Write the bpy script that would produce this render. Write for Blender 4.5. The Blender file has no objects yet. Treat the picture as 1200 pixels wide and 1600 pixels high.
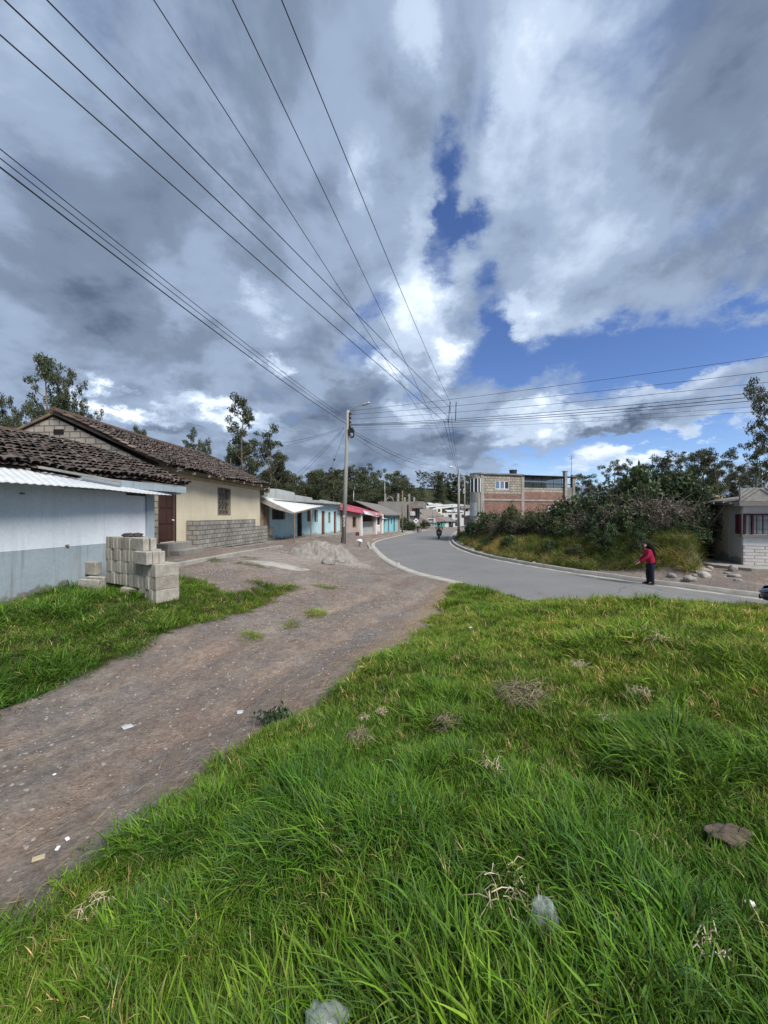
import bpy, bmesh, math, random
import numpy as np
from mathutils import Vector, Matrix, Euler, noise as mnoise
R = math.radians
SC = bpy.context.scene
COL = SC.collection

# ------------------------------------------------------------------ camera, light, sky
EYE = 2.6          # camera height above the road, metres
HOR, F = 805.0, 600.0
cam_d = bpy.data.cameras.new("camera")
cam_d.sensor_fit = 'HORIZONTAL'; cam_d.sensor_width = 36.0; cam_d.lens = 18.0
cam_d.shift_y = 5.0/1200.0
cam_d.clip_start = 0.05; cam_d.clip_end = 3000
cam = bpy.data.objects.new("camera", cam_d); COL.objects.link(cam)
cam.location = (0, 0, EYE); cam.rotation_euler = (R(90), 0, 0)
SC.camera = cam
SC.view_settings.view_transform = 'Standard'; SC.view_settings.look = 'None'
SC.view_settings.exposure = 0.5; SC.view_settings.gamma = 1.0
SC.render.engine = 'CYCLES'
SC.cycles.max_bounces = 4; SC.cycles.diffuse_bounces = 2; SC.cycles.glossy_bounces = 2
SC.cycles.transmission_bounces = 3; SC.cycles.transparent_max_bounces = 6
SC.cycles.use_denoising = True
SC.cycles.caustics_reflective = False; SC.cycles.caustics_refractive = False

SUN_EL, SUN_AZ = R(50), R(138)      # azimuth clockwise from +Y (behind the camera, to the right)
sun_d = bpy.data.lights.new("sun", 'SUN'); sun_d.energy = 3.6; sun_d.angle = R(24); sun_d.color = (1, .95, .88)
sun = bpy.data.objects.new("sun", sun_d); COL.objects.link(sun)
sd = Vector((math.sin(SUN_AZ)*math.cos(SUN_EL), math.cos(SUN_AZ)*math.cos(SUN_EL), math.sin(SUN_EL)))
sun.rotation_euler = sd.to_track_quat('Z', 'Y').to_euler()
sun.location = (0, 0, 40)

def dir_of(px, py):
    return Vector(((px-600)/F, 1.0, (HOR-py)/F)).normalized()
W = bpy.data.worlds.new("World"); SC.world = W; W.use_nodes = True
WT = W.node_tree; WT.nodes.clear()
def wn(t, **kw):
    n = WT.nodes.new(t)
    for k, v in kw.items(): setattr(n, k, v)
    return n
def wl(a, b): WT.links.new(a, b)
def wmath(op, a, b=None, c=None, clamp=False):
    n = wn('ShaderNodeMath', operation=op); n.use_clamp = clamp
    for i, v in enumerate((a, b, c)):
        if v is None: continue
        if isinstance(v, (int, float)): n.inputs[i].default_value = v
        else: wl(v, n.inputs[i])
    return n.outputs[0]
def wvec(op, a, b=None, scale=None):
    n = wn('ShaderNodeVectorMath', operation=op)
    for i, v in enumerate((a, b)):
        if v is None: continue
        if isinstance(v, tuple): n.inputs[i].default_value = v
        else: wl(v, n.inputs[i])
    if scale is not None: n.inputs['Scale'].default_value = scale
    return n.outputs[0]
tc = wn('ShaderNodeTexCoord')
sep = wn('ShaderNodeSeparateXYZ'); wl(tc.outputs['Generated'], sep.inputs[0])
X, Y, Z = sep.outputs
# azimuth / elevation of the direction
az = wmath('ARCTAN2', X, Y); el = wmath('ARCSINE', Z)
comb = wn('ShaderNodeCombineXYZ'); wl(az, comb.inputs[0]); wl(el, comb.inputs[1])
AE = comb.outputs[0]
# flat cloud deck coordinates
zz = wmath('MAXIMUM', wmath('ADD', Z, 0.42), 0.08)
cp = wn('ShaderNodeCombineXYZ'); wl(wmath('DIVIDE', X, zz), cp.inputs[0]); wl(wmath('DIVIDE', Y, zz), cp.inputs[1])
DECK = cp.outputs[0]
def wnoise(vec, scale, detail, rough=.55, dist=0.0, off=(0, 0, 0)):
    n = wn('ShaderNodeTexNoise', noise_dimensions='3D'); n.inputs['Scale'].default_value = scale
    n.inputs['Detail'].default_value = detail; n.inputs['Roughness'].default_value = rough
    n.inputs['Distortion'].default_value = dist
    wl(wvec('ADD', vec, off) if off != (0, 0, 0) else vec, n.inputs['Vector'])
    return n
warp = wnoise(DECK, 3.4, 8, .66)
wv = wvec('SCALE', wvec('SUBTRACT', warp.outputs['Color'], (.5, .5, .5)), scale=.26)
AEW = wvec('ADD', AE, wv)
def pa(px, py):
    a = math.atan((px-600)/F); return a, math.atan((HOR-py)/F*math.cos(a))
def blob(vec, px, py, sx, sy, amp, rot=0):
    """smooth elliptical bump in azimuth/elevation; sizes in hundredths of a radian"""
    a, e = pa(px, py)
    g = wn('ShaderNodeTexGradient', gradient_type='SPHERICAL'); tm = g.texture_mapping
    tm.vector_type = 'TEXTURE'; tm.translation = (a, e, 0); tm.rotation = (0, 0, R(rot)); tm.scale = (sx/100, sy/100, 1)
    wl(vec, g.inputs['Vector'])
    mr = wn('ShaderNodeMapRange', interpolation_type='SMOOTHERSTEP', clamp=False); wl(g.outputs['Fac'], mr.inputs['Value'])
    mr.inputs['From Min'].default_value = 0; mr.inputs['From Max'].default_value = 1
    mr.inputs['To Min'].default_value = 0; mr.inputs['To Max'].default_value = amp
    return mr.outputs[0]
def total(vec, rows, base=None):
    t = base
    for r in rows:
        b = blob(vec, *r); t = b if t is None else wmath('ADD', t, b)
    return t
n1 = wnoise(DECK, 3.2, 9, .57, .2)
n2 = wnoise(DECK, 3.2, 4, .5, .2, (.05, .05, 0))
n3 = wnoise(DECK, 1.3, 4, .5, 0, (7.3, 2.1, 0))
nf = wmath('SUBTRACT', n1.outputs['Fac'], .5)
# cloud cover: 1 everywhere, holes where the blue shows
GAPS = [(700, 355, 7, 9, -.9, 0), (735, 335, 7, 6, -.85, 20), (695, 290, 5, 9, -.7, 0), (688, 225, 6, 6, -.7, 20), (715, 215, 4, 4, -.4, 0), (755, 165, 4, 6, -.35, 0), (688, 415, 7, 6, -.85, 0), (745, 420, 6, 8, -.7, 0),
        (590, 475, 9, 8, -.85, 20), (560, 560, 9, 9, -.85, -30), (600, 575, 6, 6, -.5, 0),
        (800, 545, 22, 12, -1.3, 10), (940, 540, 26, 9, -1.2, 8), (1100, 540, 32, 8, -1.0, 5), (770, 500, 9, 9, -.7, 0), (1190, 520, 20, 10, -.5, 0), (1190, 300, 9, 9, -.25, 0), (1080, 350, 12, 6, -.3, 30),
        (860, 610, 9, 5, -.6, 0), (960, 690, 34, 5, -1.1, 0), (820, 720, 18, 5, -1.0, 0), (1100, 690, 22, 8, -1.0, 0), (1180, 640, 10, 6, -.5, 0), (950, 745, 40, 5, -.7, 0), (640, 600, 5, 4, -.4, 0),
        (320, 610, 6, 3, -.2, 0)]
cov = total(AEW, GAPS, wmath('MULTIPLY_ADD', nf, 3.0, 1.12))
FILL = [(540, 690, 26, 10, .6, 0), (150, 500, 50, 30, .3, 0), (250, 760, 50, 10, .6, 0), (1040, 600, 20, 4, .6, 8), (870, 650, 22, 6, .6, 5), (980, 668, 12, 3, .5, 5), (1120, 650, 18, 4, .5, 0), (660, 520, 9, 16, .6, 0), (840, 480, 9, 5, .9, 10)]
cov = total(AEW, FILL, cov)
cm = wn('ShaderNodeMapRange', interpolation_type='SMOOTHSTEP', clamp=False); wl(cov, cm.inputs['Value'])
cm.inputs['From Min'].default_value = .06; cm.inputs['From Max'].default_value = 1.02
ALPHA = cm.outputs[0]
# cloud brightness
LIT = [(60, 90, 30, 20, .08, 0), (430, 560, 6, 3, .35, 0), (410, 470, 10, 8, .22, 0), (350, 640, 22, 5, .42, -8), (150, 625, 12, 5, .4, -10), (220, 640, 16, 4, .3, -10),
       (560, 300, 9, 10, .22, 0), (650, 490, 14, 20, .36, 0), (600, 590, 8, 5, .34, 0), (690, 570, 8, 8, .34, 0), (650, 640, 12, 5, .3, 0), (655, 40, 12, 10, .22, 0), (660, 330, 8, 14, .16, 0),
       (800, 130, 15, 28, .27, -15), (880, 420, 26, 14, .18, 15), (820, 470, 12, 6, .2, 0), (900, 60, 20, 14, .12, 0), (980, 250, 30, 20, .10, 0), (900, 160, 18, 26, .11, 0), (1050, 380, 20, 8, .16, 20),
       (1000, 610, 30, 7, .28, 5), (850, 650, 22, 7, .3, 0), (790, 680, 10, 5, .24, 0), (1120, 660, 20, 6, .18, 0), (660, 720, 10, 4, .15, 0), (960, 720, 30, 5, .3, 0), (300, 420, 20, 10, .06, 30)]
DARK = [(230, 330, 40, 24, -.15, 10), (180, 480, 44, 13, -.2, -12), (380, 140, 34, 34, -.05, 30), (400, 380, 18, 14, -.06, 0), (545, 640, 14, 12, -.22, 0), (480, 640, 12, 10, -.06, 0), (570, 710, 26, 8, -.16, 0), (470, 720, 20, 8, -.08, 0), (300, 740, 50, 6, -.08, 0),
        (1130, 130, 22, 34, -.22, -25), (1190, 330, 22, 10, -.14, 0), (980, 440, 18, 8, -.10, 10), (985, 662, 15, 4, -.30, 6), (700, 710, 16, 6, -.26, 0), (250, 660, 12, 3, -.3, -12), (60, 560, 24, 8, -.06, 0), (630, 170, 14, 14, -.12, 0), (520, 300, 10, 14, -.06, 0), (700, 100, 6, 8, -.1, 0), (930, 310, 14, 8, -.08, 20)]
relief = wmath('MULTIPLY', wmath('SUBTRACT', n1.outputs['Fac'], n2.outputs['Fac']), .55)
AES = wvec('ADD', AE, wvec('SCALE', wv, scale=1.15))
br = wmath('ADD', wmath('MULTIPLY_ADD', nf, .56, .45), relief)
br = wmath('ADD', br, wmath('MULTIPLY', wmath('SUBTRACT', n3.outputs['Fac'], .5), .22))
br = total(AES, LIT + DARK, br)
# thin edges of a cloud scatter more light than its thick middle
edge = wmath('MULTIPLY', wmath('SUBTRACT', 1.0, ALPHA), .12)
br = wmath('ADD', br, edge)
ramp = wn('ShaderNodeValToRGB'); wl(br, ramp.inputs['Fac'])
cr = ramp.color_ramp; cr.interpolation = 'EASE'
cr.elements[0].position = .08; cr.elements[0].color = (.075, .10, .16, 1)
cr.elements[1].position = 1.0; cr.elements[1].color = (.95, .97, 1.0, 1)
for p, c in ((.3, (.155, .202, .285, 1)), (.5, (.255, .325, .445, 1)), (.72, (.43, .52, .655, 1)), (.88, (.69, .765, .87, 1))):
    e = cr.elements.new(p); e.color = c
sky = wn('ShaderNodeTexSky', sky_type='NISHITA'); sky.sun_disc = False
sky.sun_elevation = SUN_EL; sky.sun_rotation = SUN_AZ; sky.altitude = 2600; sky.air_density = 1.1; sky.dust_density = .3; sky.ozone_density = 2.2
SKY_S = .10
hs = wn('ShaderNodeHueSaturation')
for sock, val in (('Hue', .512), ('Saturation', 1.15), ('Value', 1.12)): hs.inputs[sock].default_value = val
wl(sky.outputs[0], hs.inputs['Color'])
cl10 = wvec('SCALE', ramp.outputs['Color'], scale=1.0/SKY_S)
mix = wn('ShaderNodeMix', data_type='RGBA'); wl(ALPHA, mix.inputs['Factor'])
wl(hs.outputs[0], mix.inputs[6]); wl(cl10, mix.inputs[7])
bg = wn('ShaderNodeBackground'); bg.inputs['Strength'].default_value = SKY_S
wl(mix.outputs[2], bg.inputs['Color'])
wo = wn('ShaderNodeOutputWorld'); wl(bg.outputs[0], wo.inputs['Surface'])
W.cycles.sampling_method = 'NONE'
# ------------------------------------------------------------------ helpers
def tag(o, label=None, cat=None, group=None, kind=None):
    if label: o['label'] = label
    if cat: o['category'] = cat
    if group: o['group'] = group
    if kind: o['kind'] = kind
    return o
def thing(name, label, cat, loc=(0, 0, 0), rotz=0.0, group=None):
    o = bpy.data.objects.new(name, None); COL.objects.link(o); o.empty_display_size = .2
    o.location = loc; o.rotation_euler = (0, 0, rotz)
    return tag(o, label, cat, group)
def copy_tree(o, parent=None):
    c = o.copy(); COL.objects.link(c)
    if parent is not None: c.parent = parent
    for ch in list(o.children): copy_tree(ch, c)
    return c
def at(px, py, Yd):
    return Vector(((px-600)/F*Yd, Yd, EYE-(py-HOR)/F*Yd))
class MB:
    """collects faces and links them as one mesh object"""
    def __init__(s): s.v = []; s.f = []; s.c = []; s.cur = None
    def add(s, vs, fs):
        k = len(s.v); s.v.extend([tuple(p) for p in vs]); s.f.extend([tuple(i+k for i in f) for f in fs])
        if s.cur is not None: s.c.extend([s.cur]*len(fs))
    def box(s, x0, x1, y0, y1, z0, z1, M=None):
        vs = [(x, y, z) for z in (z0, z1) for y in (y0, y1) for x in (x0, x1)]
        if M is not None: vs = [M @ Vector(p) for p in vs]
        s.add(vs, [(0, 2, 3, 1), (4, 5, 7, 6), (0, 1, 5, 4), (2, 6, 7, 3), (0, 4, 6, 2), (1, 3, 7, 5)])
    def bar(s, a, b, w, h=None):
        """square bar from a to b"""
        a = Vector(a); b = Vector(b); h = h or w; d = (b-a)
        z = d.normalized(); up = Vector((0, 0, 1)) if abs(z.z) < .95 else Vector((1, 0, 0))
        x = z.cross(up).normalized(); y = x.cross(z)
        vs = []
        for p in (a, b):
            for sx, sy in ((-1, -1), (1, -1), (1, 1), (-1, 1)): vs.append(p+x*sx*w/2+y*sy*h/2)
        s.add(vs, [(0, 3, 2, 1), (4, 5, 6, 7), (0, 1, 5, 4), (1, 2, 6, 5), (2, 3, 7, 6), (3, 0, 4, 7)])
    def tube(s, pts, r, n=8, cap=True):
        pts = [Vector(p) for p in pts]; rs = r if isinstance(r, (list, tuple)) else [r]*len(pts)
        k = len(s.v); prev = None; vs = []; fs = []
        for i, p in enumerate(pts):
            d = (pts[min(i+1, len(pts)-1)]-pts[max(i-1, 0)]).normalized()
            if prev is None:
                up = Vector((0, 0, 1)) if abs(d.z) < .9 else Vector((1, 0, 0)); x = d.cross(up).normalized()
            else: x = (prev-d*prev.dot(d)).normalized()
            prev = x; y = d.cross(x)
            for j in range(n):
                a = 2*math.pi*j/n; vs.append(p+(x*math.cos(a)+y*math.sin(a))*rs[i])
        for i in range(len(pts)-1):
            for j in range(n):
                fs.append((i*n+j, i*n+(j+1) % n, (i+1)*n+(j+1) % n, (i+1)*n+j))
        if cap: fs.append(tuple(range(n-1, -1, -1))); fs.append(tuple(range((len(pts)-1)*n, len(pts)*n)))
        s.add(vs, fs)
    def prism(s, poly, y0, y1, axis='y'):
        """poly of (u,w) extruded along axis"""
        n = len(poly)
        g = {'y': lambda u, w, t: (u, t, w), 'x': lambda u, w, t: (t, u, w), 'z': lambda u, w, t: (u, w, t)}[axis]
        vs = [g(u, w, y0) for u, w in poly]+[g(u, w, y1) for u, w in poly]
        s.add(vs, [tuple(range(n)), tuple(range(2*n-1, n-1, -1))]+[(i, i+n, (i+1) % n+n, (i+1) % n) for i in range(n)])
    def wall(s, x0, x1, z0, z1, y0, y1, holes=(), top=None):
        """wall in the local xz plane from y0 (outside) to y1 with rectangular openings"""
        xs = sorted({x0, x1, *[h[0] for h in holes], *[h[1] for h in holes]})
        zs = sorted({z0, z1, *[h[2] for h in holes], *[h[3] for h in holes]})
        def solid(i, j):
            if i < 0 or j < 0 or i >= len(xs)-1 or j >= len(zs)-1: return False
            cx = (xs[i]+xs[i+1])/2; cz = (zs[j]+zs[j+1])/2
            return not any(h[0] < cx < h[1] and h[2] < cz < h[3] for h in holes)
        for i in range(len(xs)-1):
            for j in range(len(zs)-1):
                if not solid(i, j): continue
                a, b, c, d = xs[i], xs[i+1], zs[j], zs[j+1]
                s.add([(a, y0, c), (b, y0, c), (b, y0, d), (a, y0, d)], [(0, 1, 2, 3)])
                s.add([(a, y1, c), (b, y1, c), (b, y1, d), (a, y1, d)], [(3, 2, 1, 0)])
                if not solid(i-1, j): s.add([(a, y0, c), (a, y1, c), (a, y1, d), (a, y0, d)], [(3, 2, 1, 0)])
                if not solid(i+1, j): s.add([(b, y0, c), (b, y1, c), (b, y1, d), (b, y0, d)], [(0, 1, 2, 3)])
                if not solid(i, j-1): s.add([(a, y0, c), (b, y0, c), (b, y1, c), (a, y1, c)], [(3, 2, 1, 0)])
                if not solid(i, j+1): s.add([(a, y0, d), (b, y0, d), (b, y1, d), (a, y1, d)], [(0, 1, 2, 3)])
    def build(s, name, mat, parent=None, bevel=0, smooth=False, fix=False, loc=None):
        me = bpy.data.meshes.new(name); me.from_pydata(s.v, [], s.f); me.update()
        if fix:
            b = bmesh.new(); b.from_mesh(me); bmesh.ops.remove_doubles(b, verts=b.verts, dist=1e-5)
            bmesh.ops.recalc_face_normals(b, faces=b.faces); b.to_mesh(me); b.free()
        if s.c:
            ca = me.color_attributes.new("tint", 'FLOAT_COLOR', 'CORNER')
            lt = np.zeros(len(me.polygons), dtype=np.int32); me.polygons.foreach_get('loop_total', lt)
            arr = np.repeat(np.array([(c[0], c[1], c[2], 1) for c in s.c], dtype=np.float32), lt, axis=0)
            ca.data.foreach_set('color', arr.ravel())
        if smooth: me.shade_smooth()
        if mat: me.materials.append(mat)
        o = bpy.data.objects.new(name, me); COL.objects.link(o)
        if parent is not None: o.parent = parent
        if loc is not None: o.location = loc
        if bevel:
            m = o.modifiers.new('bevel', 'BEVEL'); m.width = bevel; m.segments = 2; m.limit_method = 'ANGLE'
        return o
def np_mesh(name, V, Fq, mat, parent=None, tint=None, smooth=False):
    """fast mesh from arrays: V (n,3), Fq (m,k)"""
    V = np.asarray(V, dtype=np.float32); Fq = np.asarray(Fq, dtype=np.int32); m, k = Fq.shape
    me = bpy.data.meshes.new(name); me.vertices.add(len(V)); me.vertices.foreach_set('co', V.ravel())
    me.loops.add(m*k); me.loops.foreach_set('vertex_index', Fq.ravel())
    me.polygons.add(m); me.polygons.foreach_set('loop_start', np.arange(0, m*k, k, dtype=np.int32))
    if tint is not None:
        ca = me.color_attributes.new("tint", 'FLOAT_COLOR', 'POINT')
        ca.data.foreach_set('color', np.concatenate([np.asarray(tint, dtype=np.float32), np.ones((len(V), 1), np.float32)], 1).ravel())
    me.update(calc_edges=True); me.validate()
    if smooth: me.shade_smooth()
    if mat: me.materials.append(mat)
    o = bpy.data.objects.new(name, me); COL.objects.link(o)
    if parent is not None: o.parent = parent
    return o

# ------------------------------------------------------------------ materials
class Mat:
    def __init__(s, name, rough=.8, spec=.3):
        s.m = bpy.data.materials.new(name); s.m.use_nodes = True; s.t = s.m.node_tree
        s.p = s.t.nodes['Principled BSDF']; s.p.inputs['Roughness'].default_value = rough
        s.p.inputs['Specular IOR Level'].default_value = spec
        s._tc = None
    def n(s, t, **kw):
        n = s.t.nodes.new(t)
        for k, v in kw.items(): setattr(n, k, v)
        return n
    def l(s, a, b): s.t.links.new(a, b)
    def co(s, kind='Object'):
        if s._tc is None: s._tc = s.n('ShaderNodeTexCoord')
        return s._tc.outputs[kind]
    def noise(s, scale, detail=4, rough=.55, vec=None, stretch=None, dist=0):
        n = s.n('ShaderNodeTexNoise'); n.inputs['Scale'].default_value = scale; n.inputs['Detail'].default_value = detail
        n.inputs['Roughness'].default_value = rough; n.inputs['Distortion'].default_value = dist
        v = vec if vec is not None else s.co()
        if stretch:
            mp = s.n('ShaderNodeMapping'); mp.inputs['Scale'].default_value = stretch; s.l(v, mp.inputs[0]); v = mp.outputs[0]
        s.l(v, n.inputs['Vector']); return n.outputs['Fac']
    def ramp(s, fac, stops, interp='LINEAR'):
        r = s.n('ShaderNodeValToRGB'); s.l(fac, r.inputs[0]); cr = r.color_ramp; cr.interpolation = interp
        while len(cr.elements) < len(stops): cr.elements.new(.5)
        for e, (p, c) in zip(cr.elements, stops):
            e.position = p; e.color = (c, c, c, 1) if isinstance(c, (int, float)) else (*c, 1)
        return r.outputs[0]
    def mix(s, f, a, b, mode='MIX'):
        n = s.n('ShaderNodeMix', data_type='RGBA', blend_type=mode)
        for i, v in ((0, f), (6, a), (7, b)):
            if isinstance(v, (int, float)):
                n.inputs[i].default_value = v if i == 0 else (v, v, v, 1)
            elif isinstance(v, tuple): n.inputs[i].default_value = (*v, 1)
            else: s.l(v, n.inputs[i])
        return n.outputs[2]
    def math(s, op, a, b=0.0, clamp=False):
        n = s.n('ShaderNodeMath', operation=op); n.use_clamp = clamp
        for i, v in enumerate((a, b)):
            if isinstance(v, (int, float)): n.inputs[i].default_value = v
            else: s.l(v, n.inputs[i])
        return n.outputs[0]
    def color(s, v):
        if isinstance(v, tuple): s.p.inputs['Base Color'].default_value = (*v, 1)
        else: s.l(v, s.p.inputs['Base Color'])
        return s
    def bump(s, h, dist=.01, strength=1.0):
        b = s.n('ShaderNodeBump'); b.inputs['Distance'].default_value = dist; b.inputs['Strength'].default_value = strength
        s.l(h, b.inputs['Height']); s.l(b.outputs[0], s.p.inputs['Normal']); return s
    def attr(s, name, kind='GEOMETRY', out='Color'):
        a = s.n('ShaderNodeAttribute', attribute_name=name, attribute_type=kind); return a.outputs[out]
    def wallco(s, k=1.0):
        """(x+y, z) wall plane coordinates of the object"""
        sp = s.n('ShaderNodeSeparateXYZ'); s.l(s.co(), sp.inputs[0]); c = s.n('ShaderNodeCombineXYZ')
        s.l(s.math('ADD', sp.outputs[0], sp.outputs[1]), c.inputs[0]); s.l(sp.outputs[2], c.inputs[1]); return c.outputs[0]
    def bricks(s, w, h, mortar, c1, c2, cm, vec=None, off=.5):
        b = s.n('ShaderNodeTexBrick', offset=off); b.inputs['Scale'].default_value = 1
        b.inputs['Brick Width'].default_value = w; b.inputs['Row Height'].default_value = h; b.inputs['Mortar Size'].default_value = mortar
        b.inputs['Mortar Smooth'].default_value = .2; b.inputs['Bias'].default_value = 0
        for k, c in (('Color1', c1), ('Color2', c2), ('Mortar', cm)): b.inputs[k].default_value = (*c, 1)
        s.l(vec if vec is not None else s.wallco(), b.inputs['Vector']); return b
def plain(name, c, rough=.7, var=.25, scale=3, bump=.004, spec=.3, metal=0):
    m = Mat(name, rough, spec); f = m.noise(scale, 6, .6)
    m.color(m.mix(1.0, c, m.ramp(f, [(.25, 1-var), (.75, 1+var)]), 'MULTIPLY'))
    if bump: m.bump(m.noise(scale*6, 5, .6), bump)
    m.p.inputs['Metallic'].default_value = metal
    return m.m
def plaster(name, c, dirt=(.18, .16, .13), amount=.5, low=None, bump=.006, lowz=.5):
    """painted render with blotches, rain streaks and, if asked, flaking near the foot"""
    m = Mat(name, .88, .2)
    b = m.noise(.8, 6, .6); st = m.noise(1.6, 6, .65, stretch=(5, 5, .35)); fine = m.noise(14, 4, .6)
    col = m.mix(1.0, c, m.ramp(b, [(.3, .88), (.7, 1.08)]), 'MULTIPLY')
    col = m.mix(m.math('MULTIPLY', m.ramp(st, [(.52, 0), (.8, 1)]), amount), col, dirt)
    col = m.mix(.5, col, m.mix(1.0, col, m.ramp(fine, [(.3, .86), (.7, 1.1)]), 'MULTIPLY'))
    if low:
        sp = m.n('ShaderNodeSeparateXYZ'); m.l(m.co(), sp.inputs[0])
        h = m.math('SUBTRACT', lowz, sp.outputs[2]); h = m.math('MULTIPLY', h, 2.2)
        f = m.math('ADD', h, m.math('MULTIPLY', m.math('SUBTRACT', m.noise(2.6, 8, .65), .5), 2.2))
        col = m.mix(m.ramp(f, [(.45, 0), (.62, .9)]), col, low)
    m.color(col); m.bump(m.mix(.6, m.noise(5, 6, .6), m.noise(60, 3, .6)), bump); return m.m

M = {}
def blockmat(name, c1, c2, cm, w=.4, h=.2, mo=.018, stain=.5):
    m = Mat(name, .92, .15); b = m.bricks(w, h, mo, c1, c2, cm)
    f = m.noise(1.2, 7, .62); g = m.noise(30, 4, .6)
    col = m.mix(1.0, b.outputs['Color'], m.ramp(f, [(.28, 1-stain), (.72, 1.15)]), 'MULTIPLY')
    col = m.mix(1.0, col, m.ramp(g, [(.2, .75), (.8, 1.2)]), 'MULTIPLY')
    m.color(col); inv = m.math('SUBTRACT', 1.0, b.outputs['Fac'])
    m.bump(m.math('ADD', inv, m.math('MULTIPLY', g, .35)), .012); return m.m
M['block'] = blockmat('block_wall', (.30, .285, .26), (.40, .38, .345), (.16, .15, .14))
M['gable'] = blockmat('gable_block', (.34, .31, .265), (.44, .40, .34), (.17, .15, .125), .42, .24, .022, .35)
M['redbrick'] = blockmat('red_brick', (.255, .125, .098), (.34, .185, .15), (.26, .21, .18), .3, .13, .018, .35)
M['whitebrick'] = blockmat('white_painted_brick', (.62, .60, .58), (.70, .68, .66), (.38, .34, .31), .42, .14, .014, .3)
M['concrete'] = plain('concrete', (.31, .30, .275), .9, .3, 2.2, .008, .15)
M['concrete_d'] = plain('weathered_concrete', (.22, .21, .195), .92, .38, 1.4, .01, .15)
M['kerb'] = plain('kerb_concrete', (.36, .345, .31), .92, .25, 2.5, .006, .15)
mcb = Mat('loose_block', .95, .1); cbi = mcb.n('ShaderNodeObjectInfo')
cb_col = mcb.mix(1.0, mcb.ramp(cbi.outputs['Random'], [(0, (.29, .265, .225)), (.5, (.37, .345, .30)), (1, (.42, .40, .36))]), mcb.ramp(mcb.noise(7, 7, .65), [(.28, .62), (.7, 1.2)]), 'MULTIPLY')
mcb.color(cb_col); mcb.bump(mcb.noise(45, 5, .7), .012); M['cblock'] = mcb.m
M['wood'] = plain('weathered_wood', (.21, .165, .12), .85, .35, 4, .006)
M['wood_p'] = plain('pale_beam', (.40, .34, .22), .8, .25, 4, .004)
M['door'] = plain('brown_door', (.055, .026, .02), .55, .2, 5, .002)
M['reddoor'] = plain('red_brown_door', (.16, .045, .03), .6, .25, 5, .002)
M['dark'] = plain('dark_interior', (.012, .011, .011), .9, .2, 3, 0)
M['iron'] = plain('dark_iron', (.03, .028, .028), .6, .2, 8, .002, .4)
M['redframe'] = plain('dark_red_frame', (.085, .020, .028), .6, .2, 8, .002, .4)
M['curtain'] = plain('pale_curtain', (.42, .45, .45), .9, .25, 5, .01)
M['steel'] = plain('galvanised_steel', (.38, .38, .37), .5, .25, 6, .002, .5, .6)
M['rubber'] = plain('black_rubber', (.014, .014, .015), .8, .2, 9, .003)
M['black'] = plain('black_plastic', (.012, .012, .013), .45, .2, 8, .001)
M['white'] = plain('white_paint', (.72, .73, .73), .5, .08, 4, .002)
M['ins'] = plain('brown_insulator', (.06, .035, .03), .3, .2, 9, 0)
def glass(name, c, rough=.08):
    m = Mat(name, rough, .6); m.color(m.mix(m.noise(1.2, 3), c, tuple(x*1.8 for x in c))); return m.m
M['glass'] = glass('window_glass', (.025, .03, .036))
M['glassblue'] = glass('blue_curtained_glass', (.10, .15, .22), .12)
M['wire'] = plain('wire', (.03, .032, .036), .6, .1, 3, 0)
def corrugated(name, c, rust=None, amt=.3, rough=.45, metal=.0):
    m = Mat(name, rough, .4); f = m.noise(1.5, 7, .65, stretch=(1, 3, 1)); g = m.noise(9, 5, .6)
    col = m.mix(1.0, c, m.ramp(f, [(.3, .75), (.7, 1.1)]), 'MULTIPLY')
    if rust: col = m.mix(m.math('MULTIPLY', m.ramp(m.mix(.4, f, g), [(.5, 0), (.66, 1)]), amt), col, rust)
    m.color(col); m.p.inputs['Metallic'].default_value = metal; m.bump(g, .003); return m.m
M['tin'] = corrugated('pale_tin_sheet', (.58, .61, .64), (.30, .25, .2), .35)
M['tin_w'] = corrugated('white_tin_sheet', (.66, .68, .68), (.36, .30, .25), .35)
M['redtin'] = corrugated('red_tin_sheet', (.42, .052, .082), (.42, .22, .22), .5)
M['oldtin'] = corrugated('old_roof_sheet', (.20, .18, .165), (.08, .07, .065), .6, .85)
M['rusttile'] = corrugated('far_tile_roof', (.19, .125, .10), (.09, .075, .07), .7, .9)
# clay tiles: tint carries each tile's own fired colour; lichen and soot come from noise
m = Mat('clay_tile', .92, .15); f = m.noise(2.2, 6, .65); g = m.noise(16, 5, .65)
col = m.mix(m.ramp(f, [(.38, 0), (.62, .75)]), m.attr('tint'), (.055, .047, .042))
col = m.mix(m.ramp(g, [(.56, 0), (.72, .5)]), col, (.27, .245, .22)); m.color(col); m.bump(g, .01); M['tile'] = m.m
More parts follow.
